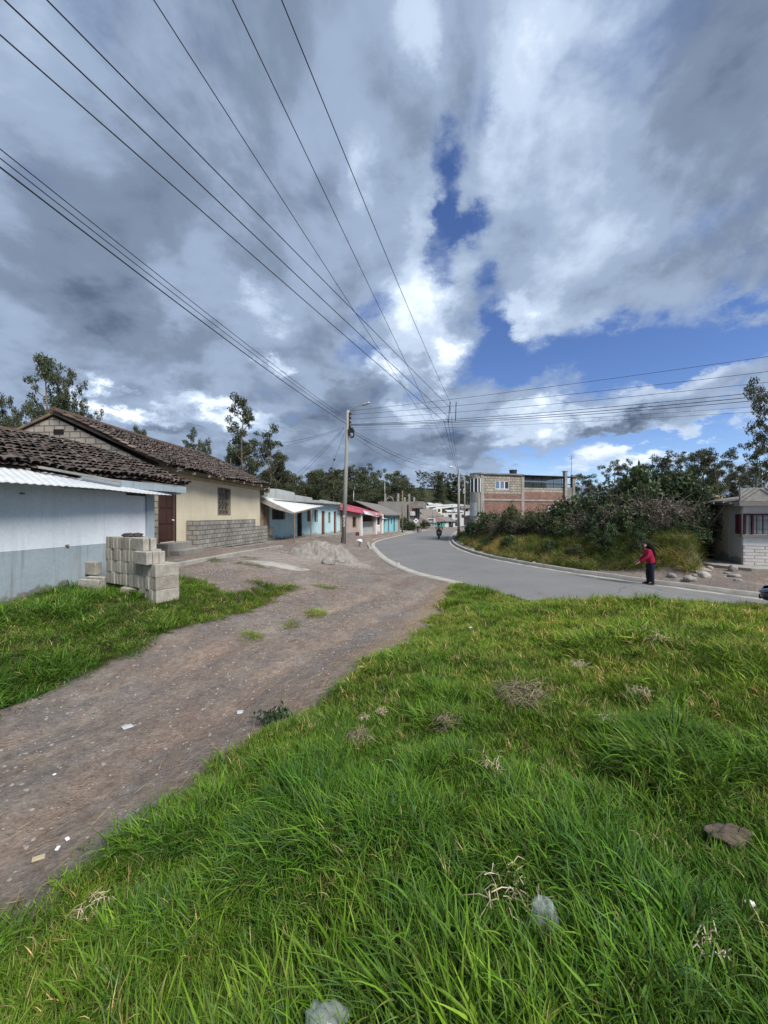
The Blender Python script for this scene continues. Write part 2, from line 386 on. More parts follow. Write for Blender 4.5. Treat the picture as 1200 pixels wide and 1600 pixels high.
# ------------------------------------------------------------------ terrain
RNG = np.random.default_rng(7)
_tab = np.random.default_rng(3).random((256, 256))
def vnoise(x, y):
    xi = np.floor(x).astype(int); yi = np.floor(y).astype(int); fx = x-xi; fy = y-yi
    fx = fx*fx*(3-2*fx); fy = fy*fy*(3-2*fy)
    g = lambda i, j: _tab[i & 255, j & 255]
    return (g(xi, yi)*(1-fx)+g(xi+1, yi)*fx)*(1-fy)+(g(xi, yi+1)*(1-fx)+g(xi+1, yi+1)*fx)*fy
def fbm(x, y, o=4):
    s = 0; a = .5; t = 0
    for k in range(o): s = s+a*vnoise(x*2**k+17.3*k, y*2**k+5.1*k); t += a; a *= .5
    return s/t-.5
def sstep(a, b, x):
    t = np.clip((x-a)/(b-a), 0, 1); return t*t*(3-2*t)
LEFT = np.array([(16, -3), (12.5, 1), (9.6, 5.2), (7.2, 8.1), (4.6, 11.4), (2.85, 15.1), (1.35, 18.1), (.25, 23), (-.4, 28.4), (-.85, 34), (-.5, 38.8), (2, 48.7), (4.8, 57.8), (7, 67), (10.5, 80), (15.5, 95), (24, 115)], float)
RIGHT = np.array([(21.5, 1.5), (17.2, 5.5), (14.6, 8.6), (11.7, 12.1), (9.7, 15.2), (7.9, 18.8), (6.5, 23), (5.95, 27.5), (6.05, 33), (6.9, 39.5), (8.5, 47.5), (10.8, 58), (13.4, 69), (17, 81), (22, 94), (30, 112)], float)
def smooth_line(P, n=8):
    out = []
    for i in range(len(P)-1):
        p0 = P[max(i-1, 0)]; p1 = P[i]; p2 = P[i+1]; p3 = P[min(i+2, len(P)-1)]
        for k in range(n):
            t = k/n
            out.append(.5*((2*p1)+(-p0+p2)*t+(2*p0-5*p1+4*p2-p3)*t*t+(-p0+3*p1-3*p2+p3)*t**3))
    out.append(P[-1]); return np.array(out)
LS = smooth_line(LEFT); RS = smooth_line(RIGHT)
def seg_dist(x, y, P):
    d = np.full(np.shape(x), 1e9)
    for a, b in zip(P[:-1], P[1:]):
        v = b-a; t = np.clip(((x-a[0])*v[0]+(y-a[1])*v[1])/(v@v), 0, 1)
        d = np.minimum(d, np.hypot(x-a[0]-t*v[0], y-a[1]-t*v[1]))
    return d
def inside(x, y, P):
    r = np.zeros(np.shape(x), bool); n = len(P)
    for i in range(n):
        a = P[i]; b = P[(i+1) % n]
        c = ((a[1] > y) != (b[1] > y)) & (x < (b[0]-a[0])*(y-a[1])/(b[1]-a[1]+1e-12)+a[0]); r ^= c
    return r
def sdist(x, y, P):
    """signed distance to a polygon, positive inside"""
    d = seg_dist(x, y, np.vstack([P, P[:1]])); return np.where(inside(x, y, P), d, -d)
ROADP = np.vstack([LEFT, RIGHT[::-1]])
CP = np.array([
 (0, 0, 1.08), (1.5, 1.5, 1.1), (3, 3, 1.12), (6, 3, 1.16), (.3, 1.2, 1.06), (8, 1, 1.15), (4.9, 6, .98), (3, 6, .86), (5.4, 6.9, 1.0), (4.4, 8, .72), (3, 9, .38), (2.2, 8.6, .3), (3.2, 11, .10), (2.6, 13.6, .05), (1.0, 6.15, .55), (0, 2.8, .72), (-1, 2, .52), (-1.44, 1.73, .46), (1.9, 5, .8), (6.3, 6.3, .93), (7.4, 4.6, .98), (0, 4, .52),
 (-2, 0, .42), (-4, -3, .3), (0, -4, 1.0), (6, -5, 1.1),
 (-2.26, 2.26, .3), (-1.2, 4.4, .27), (.5, 7.6, .17), (1.6, 11, .08), (2.4, 14, .02),
 (-3.4, 3.4, .27), (-2.3, 6.5, .27), (-.8, 9, .2), (.5, 13, .1), (1, 15.5, .06), (-5.5, 0, .3),
 (-4.6, 4.4, .32), (-3.95, 6, .34), (-3.3, 8.5, .36), (-2.75, 11.6, .42),
 (-5.3, 6, .66), (-5.6, 4.2, .6), (-4.4, 7.6, .72), (-5.6, 8, .88), (-7.5, 7.5, .87), (-8.4, 3, .85), (-6.9, 11.4, .95), (-9, -2, .85), (-4.0, 9.6, .58), (-5, 10, .86),
 (-5, 12, .93), (-4, 14, .85), (-6, 15, 1.05), (-7.5, 16.6, 1.08), (-6.5, 18, 1.02), (-7.4, 23, .9), (-5, 20, .8), (-3, 20, .5), (-1, 18, .22), (-2, 15, .45), (.3, 18, .05), (-.9, 23, .12), (-2.4, 23.5, .5),
 (-2.9, 27, .62), (-4.5, 28, .84), (-6, 26, .95), (-6.8, 29, 1.0), (-1, 28.4, .1), (-4.6, 35, .85), (-3.7, 37, .63), (-2.2, 37, .4), (-.3, 46, .42), (-2.3, 32, .35), (-8, 40, .9), (-12, 30, 1.1), (-14, 14, 1.1), (-16, 4, 1), (0, 50, .45), (2.2, 56, .25), (0, 64, .3), (6, 70, .2), (-10, 60, .8), (-20, 50, 1.2), (-25, 20, 1.3), (-30, 80, 1.5), (0, 90, .6), (12, 95, .6),
 (12, 16, .18), (14.5, 13.5, .2), (15.7, 18.5, .3), (17, 16, .3), (20, 13, .3), (25, 20, .4), (12, 26, .3), (10, 35, .25), (12, 45, .25), (16, 60, .3), (22, 80, .5), (30, 40, .6), (40, 60, .8), (40, 20, .6), (25, 5, .2), (18, 0, 0), (14, -5, .6)], float)
def _tps_fit(P, lam=.02):
    n = len(P); d = np.hypot(P[:, None, 0]-P[None, :, 0], P[:, None, 1]-P[None, :, 1])
    K = np.where(d > 0, d*d*np.log(d+1e-12), 0)+lam*np.eye(n); Q = np.c_[np.ones(n), P[:, :2]]
    A = np.block([[K, Q], [Q.T, np.zeros((3, 3))]]); return np.linalg.solve(A, np.r_[P[:, 2], 0, 0, 0])
_W = _tps_fit(CP)
def _tps(x, y):
    r = _W[-3]+_W[-2]*x+_W[-1]*y
    for (a, b, _), w in zip(CP, _W):
        d2 = (x-a)**2+(y-b)**2; r = r+w*.5*d2*np.log(d2+1e-12)
    return r
GP = np.array([(-5.2, -4), (-3.05, 0), (-2.08, 2.3), (-1.03, 4.45), (-.2, 6), (.62, 7.65), (1.65, 11), (2.55, 14.6), (2.95, 15.0), (4.65, 11.4), (7.25, 8.1), (9.7, 5.2), (12.6, 1), (15, -5)], float)
GL = np.array([(-4.6, 4.5), (-4.0, 5.9), (-3.35, 8.3), (-2.75, 10.6), (-2.6, 11.8), (-3.2, 11.7), (-4.2, 9.9), (-5.0, 10.2), (-6.75, 11.2), (-7.9, 6), (-8.7, 2), (-9.2, -4), (-6.6, -4), (-5.4, 2)], float)
PATCH = [(-4.6, 13.1, .9, .35), (-5.3, 14.6, .7, .3), (-3.7, 11.2, .9, .3), (-3.1, 13.9, .8, .3), (-1.9, 12.2, .6, .2), (-5.9, 13.3, .5, .6), (-2.6, 7.3, .25, .5), (-2.0, 8.3, .3, .7), (-1.7, 9.3, .3, .5), (-.2, 15.6, .7, .3)]
def grass_mask(x, y):
    nz = fbm(x*1.3, y*1.3)*.5+fbm(x*5, y*5, 2)*.22
    m = np.maximum(sstep(-.10, .22, sdist(x, y, GP)+nz), sstep(-.10, .22, sdist(x, y, GL)+nz))
    for a, b, rx, ry in PATCH: m = np.maximum(m, .46*sstep(.0, .9, 1-np.hypot((x-a)/rx, (y-b)/ry)+nz*1.6))
    return m
def bank_w(x, y):
    yy = np.maximum(y, 1); a = x/yy; dr = seg_dist(x, y, RIGHT)
    right = np.where(inside(x, y, np.vstack([RIGHT, [(60, 112), (60, 1)]])), 1.0, 0.0)
    w = right*sstep(.835, .79, a)*sstep(50, 42, y)*sstep(12.5, 16.5, y)*sstep(26, 20, x)
    return w*sstep(1.0, 3.6, dr), a, w, dr
RUT = np.array([(-4.4, -2), (-3.3, 3), (-2.2, 6.3), (-.75, 9.4), (.7, 12.6), (1.5, 15.2)], float)
def drop(y): return -.031*np.maximum(0, np.sqrt((np.asarray(y, float)-62)**2+30)*.5+(np.asarray(y, float)-62)*.5-2)
def H(x, y):
    x = np.asarray(x, float); y = np.asarray(y, float)
    z = np.clip(_tps(x, y), -.3, 2.5); far = sstep(70, 100, np.hypot(x, y)); z = z*(1-far)+.6*far
    w, a, _, _ = bank_w(x, y)
    z = z+w*(.95+.50*sstep(.38, .66, a)+.35*fbm(x*.6, y*.6))
    g = grass_mask(x, y)
    rut = sum(np.exp(-(seg_dist(x, y, RUT + np.array([o, 0])) / .24) ** 2) for o in (-.72, .72)); z = z - .055 * rut * (1 - g)
    z = z+g*(.30*fbm(x*.9+3, y*.9)+.10*fbm(x*3, y*3))+(1-g)*(.05*fbm(x*2, y*2)+.02*fbm(x*9, y*9, 3))
    d = np.where(inside(x, y, ROADP), 0, seg_dist(x, y, np.vstack([ROADP, ROADP[:1]])))
    k = sstep(.05, 1.1, d); z = z*k-(1-k)*.02-.06*sstep(.3, 0, d)
    return z+drop(y)
def h1(x, y): return float(H(np.array([x]), np.array([y]))[0])
def hit(px, py, y0=1.0, y1=120):
    """the ground point seen at a picture position"""
    ys = np.linspace(y0, y1, 1500); xs = (px-600)/F*ys; zs = EYE-(py-HOR)/F*ys
    b = np.nonzero(zs <= H(xs, ys))[0]; i = b[0] if len(b) else -1
    return Vector((xs[i], ys[i], float(H(xs[i:i+1] if i >= 0 else xs[-1:], ys[i:i+1] if i >= 0 else ys[-1:])[0])))
def axis(segs):
    out = []
    for a, b, st in segs: out += list(np.arange(a, b-1e-6, st))
    out.append(segs[-1][1]); return np.array(out)
xs = axis([(-60, -26, 3), (-26, -9, .6), (-9, -6, .25), (-6, 9, .11), (9, 16, .25), (16, 30, .6), (30, 90, 3)])
ys = axis([(-8, .4, .5), (.4, 16.5, .11), (16.5, 34, .3), (34, 60, .8), (60, 130, 3.0)])
gx, gy = np.meshgrid(xs, ys); hz = H(gx.ravel(), gy.ravel())
nx, ny = len(xs), len(ys)
idx = np.arange(nx*ny).reshape(ny, nx)
quads = np.stack([idx[:-1, :-1], idx[:-1, 1:], idx[1:, 1:], idx[1:, :-1]], -1).reshape(-1, 4)
gm = grass_mask(gx.ravel(), gy.ravel()); bw = bank_w(gx.ravel(), gy.ravel())[0]
pale = sstep(.1, .9, 1-np.hypot((gx.ravel()+4.3)/3.4, (gy.ravel()-16)/5))*.8
m = Mat('earth', .95, .1)
zone = m.attr('tint'); sp = m.n('ShaderNodeSeparateColor'); m.l(zone, sp.inputs[0])
f1 = m.noise(.55, 6, .6); f2 = m.noise(3.5, 8, .65); f3 = m.noise(38, 5, .7)
mpn = m.n('ShaderNodeMapping'); mpn.inputs['Rotation'].default_value = (0, 0, R(23)); m.l(m.co(), mpn.inputs[0])
stre = m.noise(1.5, 8, .7, vec=mpn.outputs[0], stretch=(1.7, .6, 1)); clod = m.noise(11, 8, .72, vec=mpn.outputs[0], stretch=(1.1, .9, 1)); tan = m.noise(.9, 6, .6, vec=mpn.outputs[0], stretch=(1.7, .4, 1))
dirt = m.ramp(f2, [(.22, (.128, .102, .084)), (.5, (.205, .171, .145)), (.8, (.30, .260, .225))])
dirt = m.mix(m.ramp(stre, [(.44, 0), (.6, .8)]), dirt, (.155, .15, .148))
dirt = m.mix(m.ramp(tan, [(.5, 0), (.66, .7)]), dirt, (.285, .25, .215))
dirt = m.mix(m.ramp(f1, [(.42, 0), (.68, .6)]), dirt, (.16, .112, .092))
dirt = m.mix(m.math('MULTIPLY', sp.outputs[1], m.ramp(f2, [(.3, .2), (.6, 1)])), dirt, (.34, .30, .265))
vo = m.n('ShaderNodeTexVoronoi'); vo.inputs['Scale'].default_value = 26; m.l(m.co(), vo.inputs['Vector'])
peb = m.ramp(vo.outputs['Distance'], [(.12, 1), (.3, 0)])
pebm = m.math('MULTIPLY', peb, m.ramp(m.noise(2.3, 4), [(.45, 0), (.62, .8)]))
sepv = m.n('ShaderNodeSeparateColor'); m.l(vo.outputs['Color'], sepv.inputs[0])
dirt = m.mix(pebm, dirt, m.ramp(sepv.outputs[0], [(0, (.12, .105, .1)), (1, (.42, .39, .36))]))
dirt = m.mix(1.0, dirt, m.ramp(m.mix(.55, f3, clod), [(.3, .42), (.5, 1.0), (.72, 1.65)]), 'MULTIPLY')
rutf = m.math('MULTIPLY', m.attr('rut', out='Fac'), m.ramp(stre, [(.3, .85), (.65, .25)]))
dirt = m.mix(rutf, dirt, m.mix(1.0, dirt, (1.42, 1.36, 1.28), 'MULTIPLY'))
strawy = m.math('MULTIPLY', m.attr('litter', out='Fac'), m.ramp(clod, [(.35, .1), (.6, .9)]))
dirt = m.mix(strawy, dirt, (.27, .20, .13))
soil = m.mix(m.noise(6, 5), (.024, .030, .012), (.055, .055, .026))
col = m.mix(m.math('MULTIPLY', sp.outputs[0], 1.0, True), dirt, soil)
col = m.mix(sp.outputs[2], col, (.06, .052, .03))
m.color(col)
m.bump(m.math('ADD', m.math('ADD', m.math('MULTIPLY', f2, .9), m.math('ADD', m.math('MULTIPLY', f3, .3), m.math('MULTIPLY', clod, .9))), m.math('MULTIPLY', pebm, .35)), .05, 1.0)
ground = np_mesh('ground', np.c_[gx.ravel(), gy.ravel(), hz], quads, m.m, tint=np.c_[gm, pale*(1-gm), bw], smooth=True)
edge_d = sdist(gx.ravel(), gy.ravel(), GP)
litter = np.exp(-((edge_d + .22) / .28) ** 2) * sstep(5.0, 8.0, gy.ravel()) * (1 - gm)
lit_at = ground.data.attributes.new('litter', 'FLOAT', 'POINT'); lit_at.data.foreach_set('value', litter.astype(np.float32))
rut_m = sum(np.exp(-(seg_dist(gx.ravel(), gy.ravel(), RUT + np.array([o, 0])) / .30) ** 2) for o in (-.72, .72)) * sstep(16, 12, gy.ravel())
rut_at = ground.data.attributes.new('rut', 'FLOAT', 'POINT'); rut_at.data.foreach_set('value', rut_m.astype(np.float32))
tag(ground, kind='structure')

# ------------------------------------------------------------------ road with gutters and kerbs
def strip(name, A, B, za, zb, mat, nseg=1, camber=0):
    n = len(A); vs = []; k = nseg+1
    for a, b in zip(A, B):
        for j in range(k):
            t = j/nseg; p = a+(b-a)*t; vs.append((p[0], p[1], za+(zb-za)*t+camber*4*t*(1-t)+float(drop(p[1]))))
    fs = [(i*k+j, i*k+j+1, (i+1)*k+j+1, (i+1)*k+j) for i in range(n-1) for j in range(nseg)]
    return np_mesh(name, vs, fs, mat, smooth=True)
def resample(P, n):
    d = np.r_[0, np.cumsum(np.hypot(*np.diff(P, axis=0).T))]; t = np.linspace(0, d[-1], n)
    return np.c_[np.interp(t, d, P[:, 0]), np.interp(t, d, P[:, 1])]
def offset(P, o):
    t = np.gradient(P, axis=0); t /= np.linalg.norm(t, axis=1)[:, None]; return P+np.c_[-t[:, 1], t[:, 0]]*o   # + is left of travel
m = Mat('asphalt', .86, .3)
a1 = m.noise(.35, 5, .6); a2 = m.noise(130, 3, .7); a3 = m.noise(1.1, 7, .65, stretch=(1, .5, 1))
col = m.ramp(a1, [(.3, (.150, .150, .150)), (.7, (.195, .193, .190))])
col = m.mix(m.ramp(a3, [(.55, 0), (.75, .45)]), col, (.115, .113, .11))
col = m.mix(m.ramp(m.noise(.9, 8, .7, stretch=(1, 1, 1)), [(.62, 0), (.7, .35)]), col, (.25, .235, .215))
col = m.mix(1.0, col, m.ramp(a2, [(.25, .78), (.75, 1.2)]), 'MULTIPLY')
mps = m.n('ShaderNodeMapping', vector_type='TEXTURE'); mps.inputs['Location'].default_value = (8.75, 15.55, 0); mps.inputs['Rotation'].default_value = (0, 0, R(118)); mps.inputs['Scale'].default_value = (1.9, .32, 1)
m.l(m.co(), mps.inputs[0]); gst = m.n('ShaderNodeTexGradient', gradient_type='SPHERICAL'); m.l(mps.outputs[0], gst.inputs[0])
stain = m.math('MULTIPLY', gst.outputs['Fac'], m.ramp(m.noise(2.5, 6, .7), [(.35, 0), (.55, 1.6)]), True)
col = m.mix(stain, col, (.05, .05, .05)); crk = m.n('ShaderNodeTexVoronoi', feature='DISTANCE_TO_EDGE'); crk.inputs['Scale'].default_value = .35
wob = m.n('ShaderNodeTexNoise'); wob.inputs['Scale'].default_value = 1.6; wob.inputs['Detail'].default_value = 6; m.l(m.co(), wob.inputs['Vector'])
mxv = m.n('ShaderNodeMix', data_type='VECTOR'); mxv.inputs['Factor'].default_value = .35; m.l(m.co(), mxv.inputs[4]); m.l(wob.outputs['Color'], mxv.inputs[5]); m.l(mxv.outputs[1], crk.inputs['Vector'])
col = m.mix(m.math('MULTIPLY', m.ramp(crk.outputs['Distance'], [(.0, .6), (.008, 0)]), m.ramp(a1, [(.5, 0), (.6, 1)])), col, (.06, .06, .06))
m.color(col); m.bump(a2, .006); M['asphalt'] = m.m
LR = resample(LS, 260); RR = resample(RS, 260)
tag(strip('road', LR, RR, 0, 0, M['asphalt'], 8, .05), kind='structure')
def kerb_run(name, P, o0, o1, z0, z1, mat, skirt=.25):
    """solid kerb or gutter strip along P between two offsets, slightly worn"""
    A = offset(P, o0); B = offset(P, o1); n = len(P); vs = []; Z = (z0, z1)
    for i in range(n):
        q = float(drop(A[i][1])); z0, z1 = Z[0]+q, Z[1]+q
        w = .012*math.sin(i*1.7)+.01*math.sin(i*.61)
        vs += [(A[i][0], A[i][1], z0-skirt), (A[i][0], A[i][1], z1+w*.5), (B[i][0], B[i][1], z1+w*.5), (B[i][0], B[i][1], z0-skirt)]
    fs = [(i*4+j, i*4+j+1, i*4+j+5, i*4+j+4) for i in range(n-1) for j in range(3)]
    fs += [(0, 3, 2, 1), ((n-1)*4, (n-1)*4+1, (n-1)*4+2, (n-1)*4+3)]
    return tag(np_mesh(name, vs, fs, mat), kind='structure')
def cut(P, y0, y1): return P[(P[:, 1] >= y0) & (P[:, 1] <= y1)]
Rn = resample(RS, 420); Ln = resample(LS, 420)
kerb_run('right_gutter', cut(Rn, 4, 100), .32, -.02, 0, .012, M['kerb'])
kerb_run('right_kerb', cut(Rn, 4, 100), -.024, -.22, 0, .16, M['concrete'])
kerb_run('left_gutter', cut(Ln, 14.6, 100), -.02, .48, 0, .018, M['kerb'])
kerb_run('left_kerb', cut(Ln, 29.0, 100), .484, .68, 0, .17, M['concrete'])
# raised pavement in front of the far row of houses
PV = cut(Ln, 33.5, 66); A = offset(PV, .684); B = offset(PV, 2.6)
tag(strip('left_pavement', A, B, .175, .30, M['concrete'], 3), kind='structure')
# ------------------------------------------------------------------ left-hand houses
def frame_of(o, d): return math.atan2(d[1], d[0])
def tile_roof(name, L, S, w_col, parent, mat, seed, Mx, sag=.05):
    """pantile slope: local x along the eave (0..L), local s up the slope (0..S); Mx maps (x, s, h) to the house frame"""
    rg = np.random.default_rng(seed); nc = int(L/w_col); ln = .36; ex = .29; nr = int(S/ex)
    V = []; Fc = []; T = []; k = 0; seg = 5
    pal = np.array([(.092, .070, .060), (.080, .063, .056), (.066, .056, .051), (.125, .088, .076), (.14, .122, .112), (.06, .054, .051), (.19, .14, .122), (.11, .098, .09)])
    for cov in (0, 1):
        for c in range(nc+1-cov*0):
            for r in range(nr):
                x = (c+.5*cov)*w_col+rg.normal(0, .012); s0 = r*ex+rg.normal(0, .022)-.06; yaw = rg.normal(0, .04); h0 = .02 if not cov else .055+rg.normal(0, .008)
                dz = -sag*math.sin(math.pi*min(max(x/L, 0), 1))-.03*math.sin(x*1.9+r*.4)
                t = pal[rg.integers(len(pal))]*rg.uniform(.75, 1.2)
                for e, (ss, rad) in enumerate(((s0, w_col*.56), (min(s0+ln, S), w_col*.46))):
                    for j in range(seg):
                        a = math.pi*(j/(seg-1)); u = math.cos(a)*rad; hh = math.sin(a)*rad*.75
                        if not cov: hh = -hh*.7+.03
                        V.append((x+u+yaw*(ss-s0), ss, h0+hh+dz+(.035 if e == 0 and cov else 0))); T.append(t)
                for j in range(seg-1): Fc.append((k+j, k+j+1, k+seg+j+1, k+seg+j))
                k += 2*seg
    V = np.array(V); P = np.array([Mx @ Vector(v) for v in V])
    return np_mesh(name, P, Fc, mat, parent, tint=np.array(T), smooth=True)
def slope_matrix(x0, y0, z0, y1, z1):
    """(x, s, h): s runs from the eave (y0,z0) to the ridge (y1,z1)"""
    d = Vector((0, y1-y0, z1-z0)).normalized(); n = Vector((1, 0, 0)).cross(d)
    if n.z < 0: n = -n
    return Matrix(((1, d.x, n.x, x0), (0, d.y, n.y, y0), (0, d.z, n.z, z0), (0, 0, 0, 1)))

M['blue'] = plaster('pale_blue_render', (.68, .74, .80), (.30, .32, .33), .35)
M['bluegrey'] = plaster('blue_grey_dado', (.32, .38, .43), (.15, .16, .16), .8, (.17, .165, .15), lowz=.38)
M['cream'] = plaster('cream_render', (.64, .58, .44), (.34, .29, .22), .35, (.36, .32, .26), lowz=.25)
M['cyan'] = plaster('turquoise_render', (.46, .66, .70), (.30, .33, .32), .4, (.33, .29, .22), lowz=.35)
M['cyan2'] = plaster('bright_turquoise', (.24, .50, .54), (.22, .28, .28), .3)
M['pink'] = plaster('dusty_pink_render', (.40, .32, .29), (.22, .17, .15), .4)
M['grey'] = plaster('grey_render', (.30, .295, .275), (.14, .135, .125), .7)
M['oldwall'] = plaster('flaked_grey_blue', (.38, .41, .41), (.13, .12, .11), 1.0)
M['white_r'] = plaster('white_render', (.56, .56, .545), (.28, .26, .24), .6)
M['green_r'] = plaster('sea_green_render', (.10, .36, .29), (.12, .18, .16), .3)

# --- near house: pale blue wall, tin canopy, pantile roof
D1 = Vector((.156, .988)).normalized(); ang1 = frame_of(None, D1)
O1 = Vector((-7.5, 7.5, .85)); h = thing('blue_house', 'pale blue house with dark clay tile roof and white tin canopy, nearest on the left', 'house', O1, ang1)
# local: x along the wall towards the far end, y into the house, z from the wall foot
XA, XB = -9.0, 4.02; DADO = 1.03; TOP = 2.36
b = MB(); b.wall(XA, 3.0, DADO, TOP+.25, 0, .22); b.build('wall', M['blue'], h)
b = MB(); b.wall(3.004, XB-.30, DADO, TOP-.06, .03, .22); o = b.build('wall', plaster('lilac_blue_render', (.70, .73, .80), (.45, .45, .47), .15), h); o['label'] = 'smooth lilac blue panel at the end of the wall'
b = MB(); b.wall(XA, XB-.30, -.6, DADO-.003, -.012, .22); b.build('dado', M['bluegrey'], h)
b = MB(); b.box(XB-.298, XB, -.02, .26, -.4, TOP-.02); b.build('corner_post', M['bluegrey'], h)
b = MB(); b.box(XA, XB-.05, .222, 7.5, -.5, 2.45); b.build('house_block', M['grey'], h)
# end gable of the near house
b = MB(); b.prism([(.3, 2.45), (4.05, 2.45), (4.05, 4.15), (.3, 2.74)], XB-.25, XB-.06, 'x'); b.build('gable', M['grey'], h)
b = MB(); b.box(1.6, 5.28, -.14, -.02, 2.48, 2.68); b.build('fascia_beam', M['bluegrey'], h)
b = MB(); b.box(XB+.05, 5.25, .02, 4.0, 2.44, 2.47); b.build('porch_ceiling', M['bluegrey'], h)
tile_roof('roof', 5.35-XA, 4.34, .175, h, M['tile'], 5, slope_matrix(XA, -.10, 2.785, 4.05, 4.24))
b = MB(); b.add([(XA, -.10, 2.72), (5.35, -.10, 2.72), (5.35, 4.05, 4.19), (XA, 4.05, 4.19)], [(0, 1, 2, 3)])
b.add([(XA, 8.2, 2.72), (5.35, 8.2, 2.72), (5.35, 4.05, 4.195), (XA, 4.05, 4.195)], [(0, 1, 2, 3)])
b.build('roof_boards', M['wood'], h)
b = MB(); b.tube([(XA, 4.06, 4.27), (-3, 4.06, 4.23), (1, 4.06, 4.24), (5.36, 4.06, 4.25)], .085, 8); b.build('ridge_tiles', M['tile'], h).data.color_attributes.new('tint', 'FLOAT_COLOR', 'POINT')
for o in h.children:
    if o.name.startswith('ridge_tiles'):
        for d in o.data.color_attributes['tint'].data: d.color = (.12, .075, .055, 1)
def corr_sheet(name, A, B, C, D, mat, parent, waves, amp=.012, n2=6, thick=True):
    """corrugated sheet: A-B eave edge, D-C upper edge, waves run from eave to top"""
    A, B, C, D = map(Vector, (A, B, C, D)); nu = waves*6; V = []
    nrm = (B-A).cross(D-A).normalized()
    if nrm.z < 0: nrm = -nrm
    for i in range(nu+1):
        u = i/nu; lo = A.lerp(B, u); up = D.lerp(C, u); hh = math.sin(u*waves*2*math.pi)*amp
        for j in range(n2+1):
            t = j/n2; V.append(lo.lerp(up, t)+nrm*(hh+.012*math.sin(u*7+t*3)))
    k = n2+1; Fq = [(i*k+j, (i+1)*k+j, (i+1)*k+j+1, i*k+j+1) for i in range(nu) for j in range(n2)]
    o = np_mesh(name, V, Fq, mat, parent, smooth=True)
    if thick: md = o.modifiers.new('gauge', 'SOLIDIFY'); md.thickness = .004
    return o
corr_sheet('tin_canopy', (XA, -.64, 2.33), (.9, -.62, 2.36), (.9, -.06, 2.70), (XA, -.06, 2.735), M['tin'], h, 62, .010)
corr_sheet('tin_canopy', (.88, -.60, 2.365), (4.25, -.42, 2.35), (4.25, .02, 2.44), (.88, -.05, 2.70), M['tin'], h, 20, .004)
b = MB(); b.box(.9, 4.2, -.37, -.33, 2.345, 2.385); b.build('canopy_batten', M['bluegrey'], h)
b = MB(); b.bar((.54, -.24, 2.75), (2.58, -.26, 2.62), .06, .05); b.build('roof_pole', M['concrete'], h)
for x, z in ((-.98, 1.10), (1.3, 1.04), (2.62, 1.02), (.35, 2.18)): b = MB(); b.box(x, x+.06, -.05, .02, z, z+.035); b.build('wall_peg', M['wood'], h)

# --- cream house with block gable
D2 = Vector((.083, .9965)); ang2 = frame_of(None, D2); O2 = Vector((-8.54, 14.6, .95))
h2 = thing('cream_house', 'cream rendered house with a block gable, wavy clay tile roof and barred window', 'house', O2, ang2)
L2 = 9.45
door = (.0, .93, .60, 2.58); win = (4.35, 5.55, 1.72, 2.98)
b = MB(); b.wall(-.15, L2, -.5, 3.5, 0, .25, [door, win]); b.build('wall', M['cream'], h2)
b = MB(); b.box(-.145, L2-.005, .5, 8.4, -.5, 3.2); b.box(0.02, .91, .252, .4, .5, 2.6); b.build('house_core', M['dark'], h2)
b = MB(); b.wall(door[0]-.07, door[1]+.07, door[2]-.02, door[3]+.07, -.025, .06, [(door[0], door[1], door[2]-.03, door[3])]); df = b.build('door_frame', M['door'], h2)
b = MB(); b.box(door[0]+.003, door[1]-.003, .05, .09, door[2]+.004, door[3]-.004)
for u0, u1 in ((.08, .43), (.50, .85)):
    for w0, w1 in ((.10, .62), (.72, 1.24), (1.34, 1.88)): b.box(u0, u1, .028, .051, door[2]+w0, door[2]+w1)
dr = b.build('door', M['door'], h2, .008)
b = MB(); b.tube([(.84, .05, 1.45), (.84, -.02, 1.45)], .035, 10); b.build('handle', M['white'], dr)
b = MB(); b.wall(win[0]-.05, win[1]+.05, win[2]-.05, win[3]+.05, -.02, .05, [win]); wf = b.build('window', M['wood'], h2)
b = MB(); b.box(win[0], win[1], .12, .14, win[2], win[3]); b.build('pane', M['glass'], wf)
b = MB()
for i in range(8):
    x = win[0]+.06+i*.155; n = 14
    pts = [(x+.035*math.sin(j*math.pi/2+(i % 2)*math.pi), .02, win[2]+(win[3]-win[2])*j/n) for j in range(n+1)]; b.tube(pts, .016, 4)
for z in (win[2]+.2, win[2]+.63, win[2]+1.06): b.box(win[0], win[1], .008, .016, z, z+.03)
b.build('window_bars', M['wood'], wf)
# gable wall facing the viewer
b = MB(); b.prism([(-.05, 0), (-.05, 3.45), (4.0, 5.38), (8.6, 3.6), (8.6, 0)], -.37, -.152, 'x'); b.build('gable_wall', M['gable'], h2)
b = MB(); b.box(-.40, -.36, 3.55, 3.95, 4.72, 4.90); b.build('gable_vent', M['dark'], h2); b = MB(); b.box(-.385, -.36, 3.02, 3.13, 4.86, 5.0); b.build('gable_vent', M['dark'], h2)
EV, EZ, RY, RZ = -.62, 3.50, 3.92, 5.56
S2 = math.hypot(RY-EV, RZ-EZ)
tile_roof('roof', L2+.8, S2, .18, h2, M['tile'], 9, slope_matrix(-.47, EV, EZ, RY, RZ), .12)
b = MB(); b.add([(-.45, EV+.05, EZ-.05), (L2+.3, EV+.05, EZ-.05), (L2+.3, RY, RZ-.06), (-.45, RY, RZ-.06)], [(0, 1, 2, 3)])
b.add([(-.45, 9.4, 3.3), (L2+.3, 9.4, 3.3), (L2+.3, RY, RZ-.065), (-.45, RY, RZ-.065)], [(3, 2, 1, 0)]); b.build('roof_boards', M['wood'], h2)
b = MB(); b.tube([(-.47, RY, RZ+.05), (2, RY, RZ+.02), (5, RY, RZ-.03), (7.5, RY, RZ-.02), (L2+.3, RY, RZ+.03)], .13, 8)
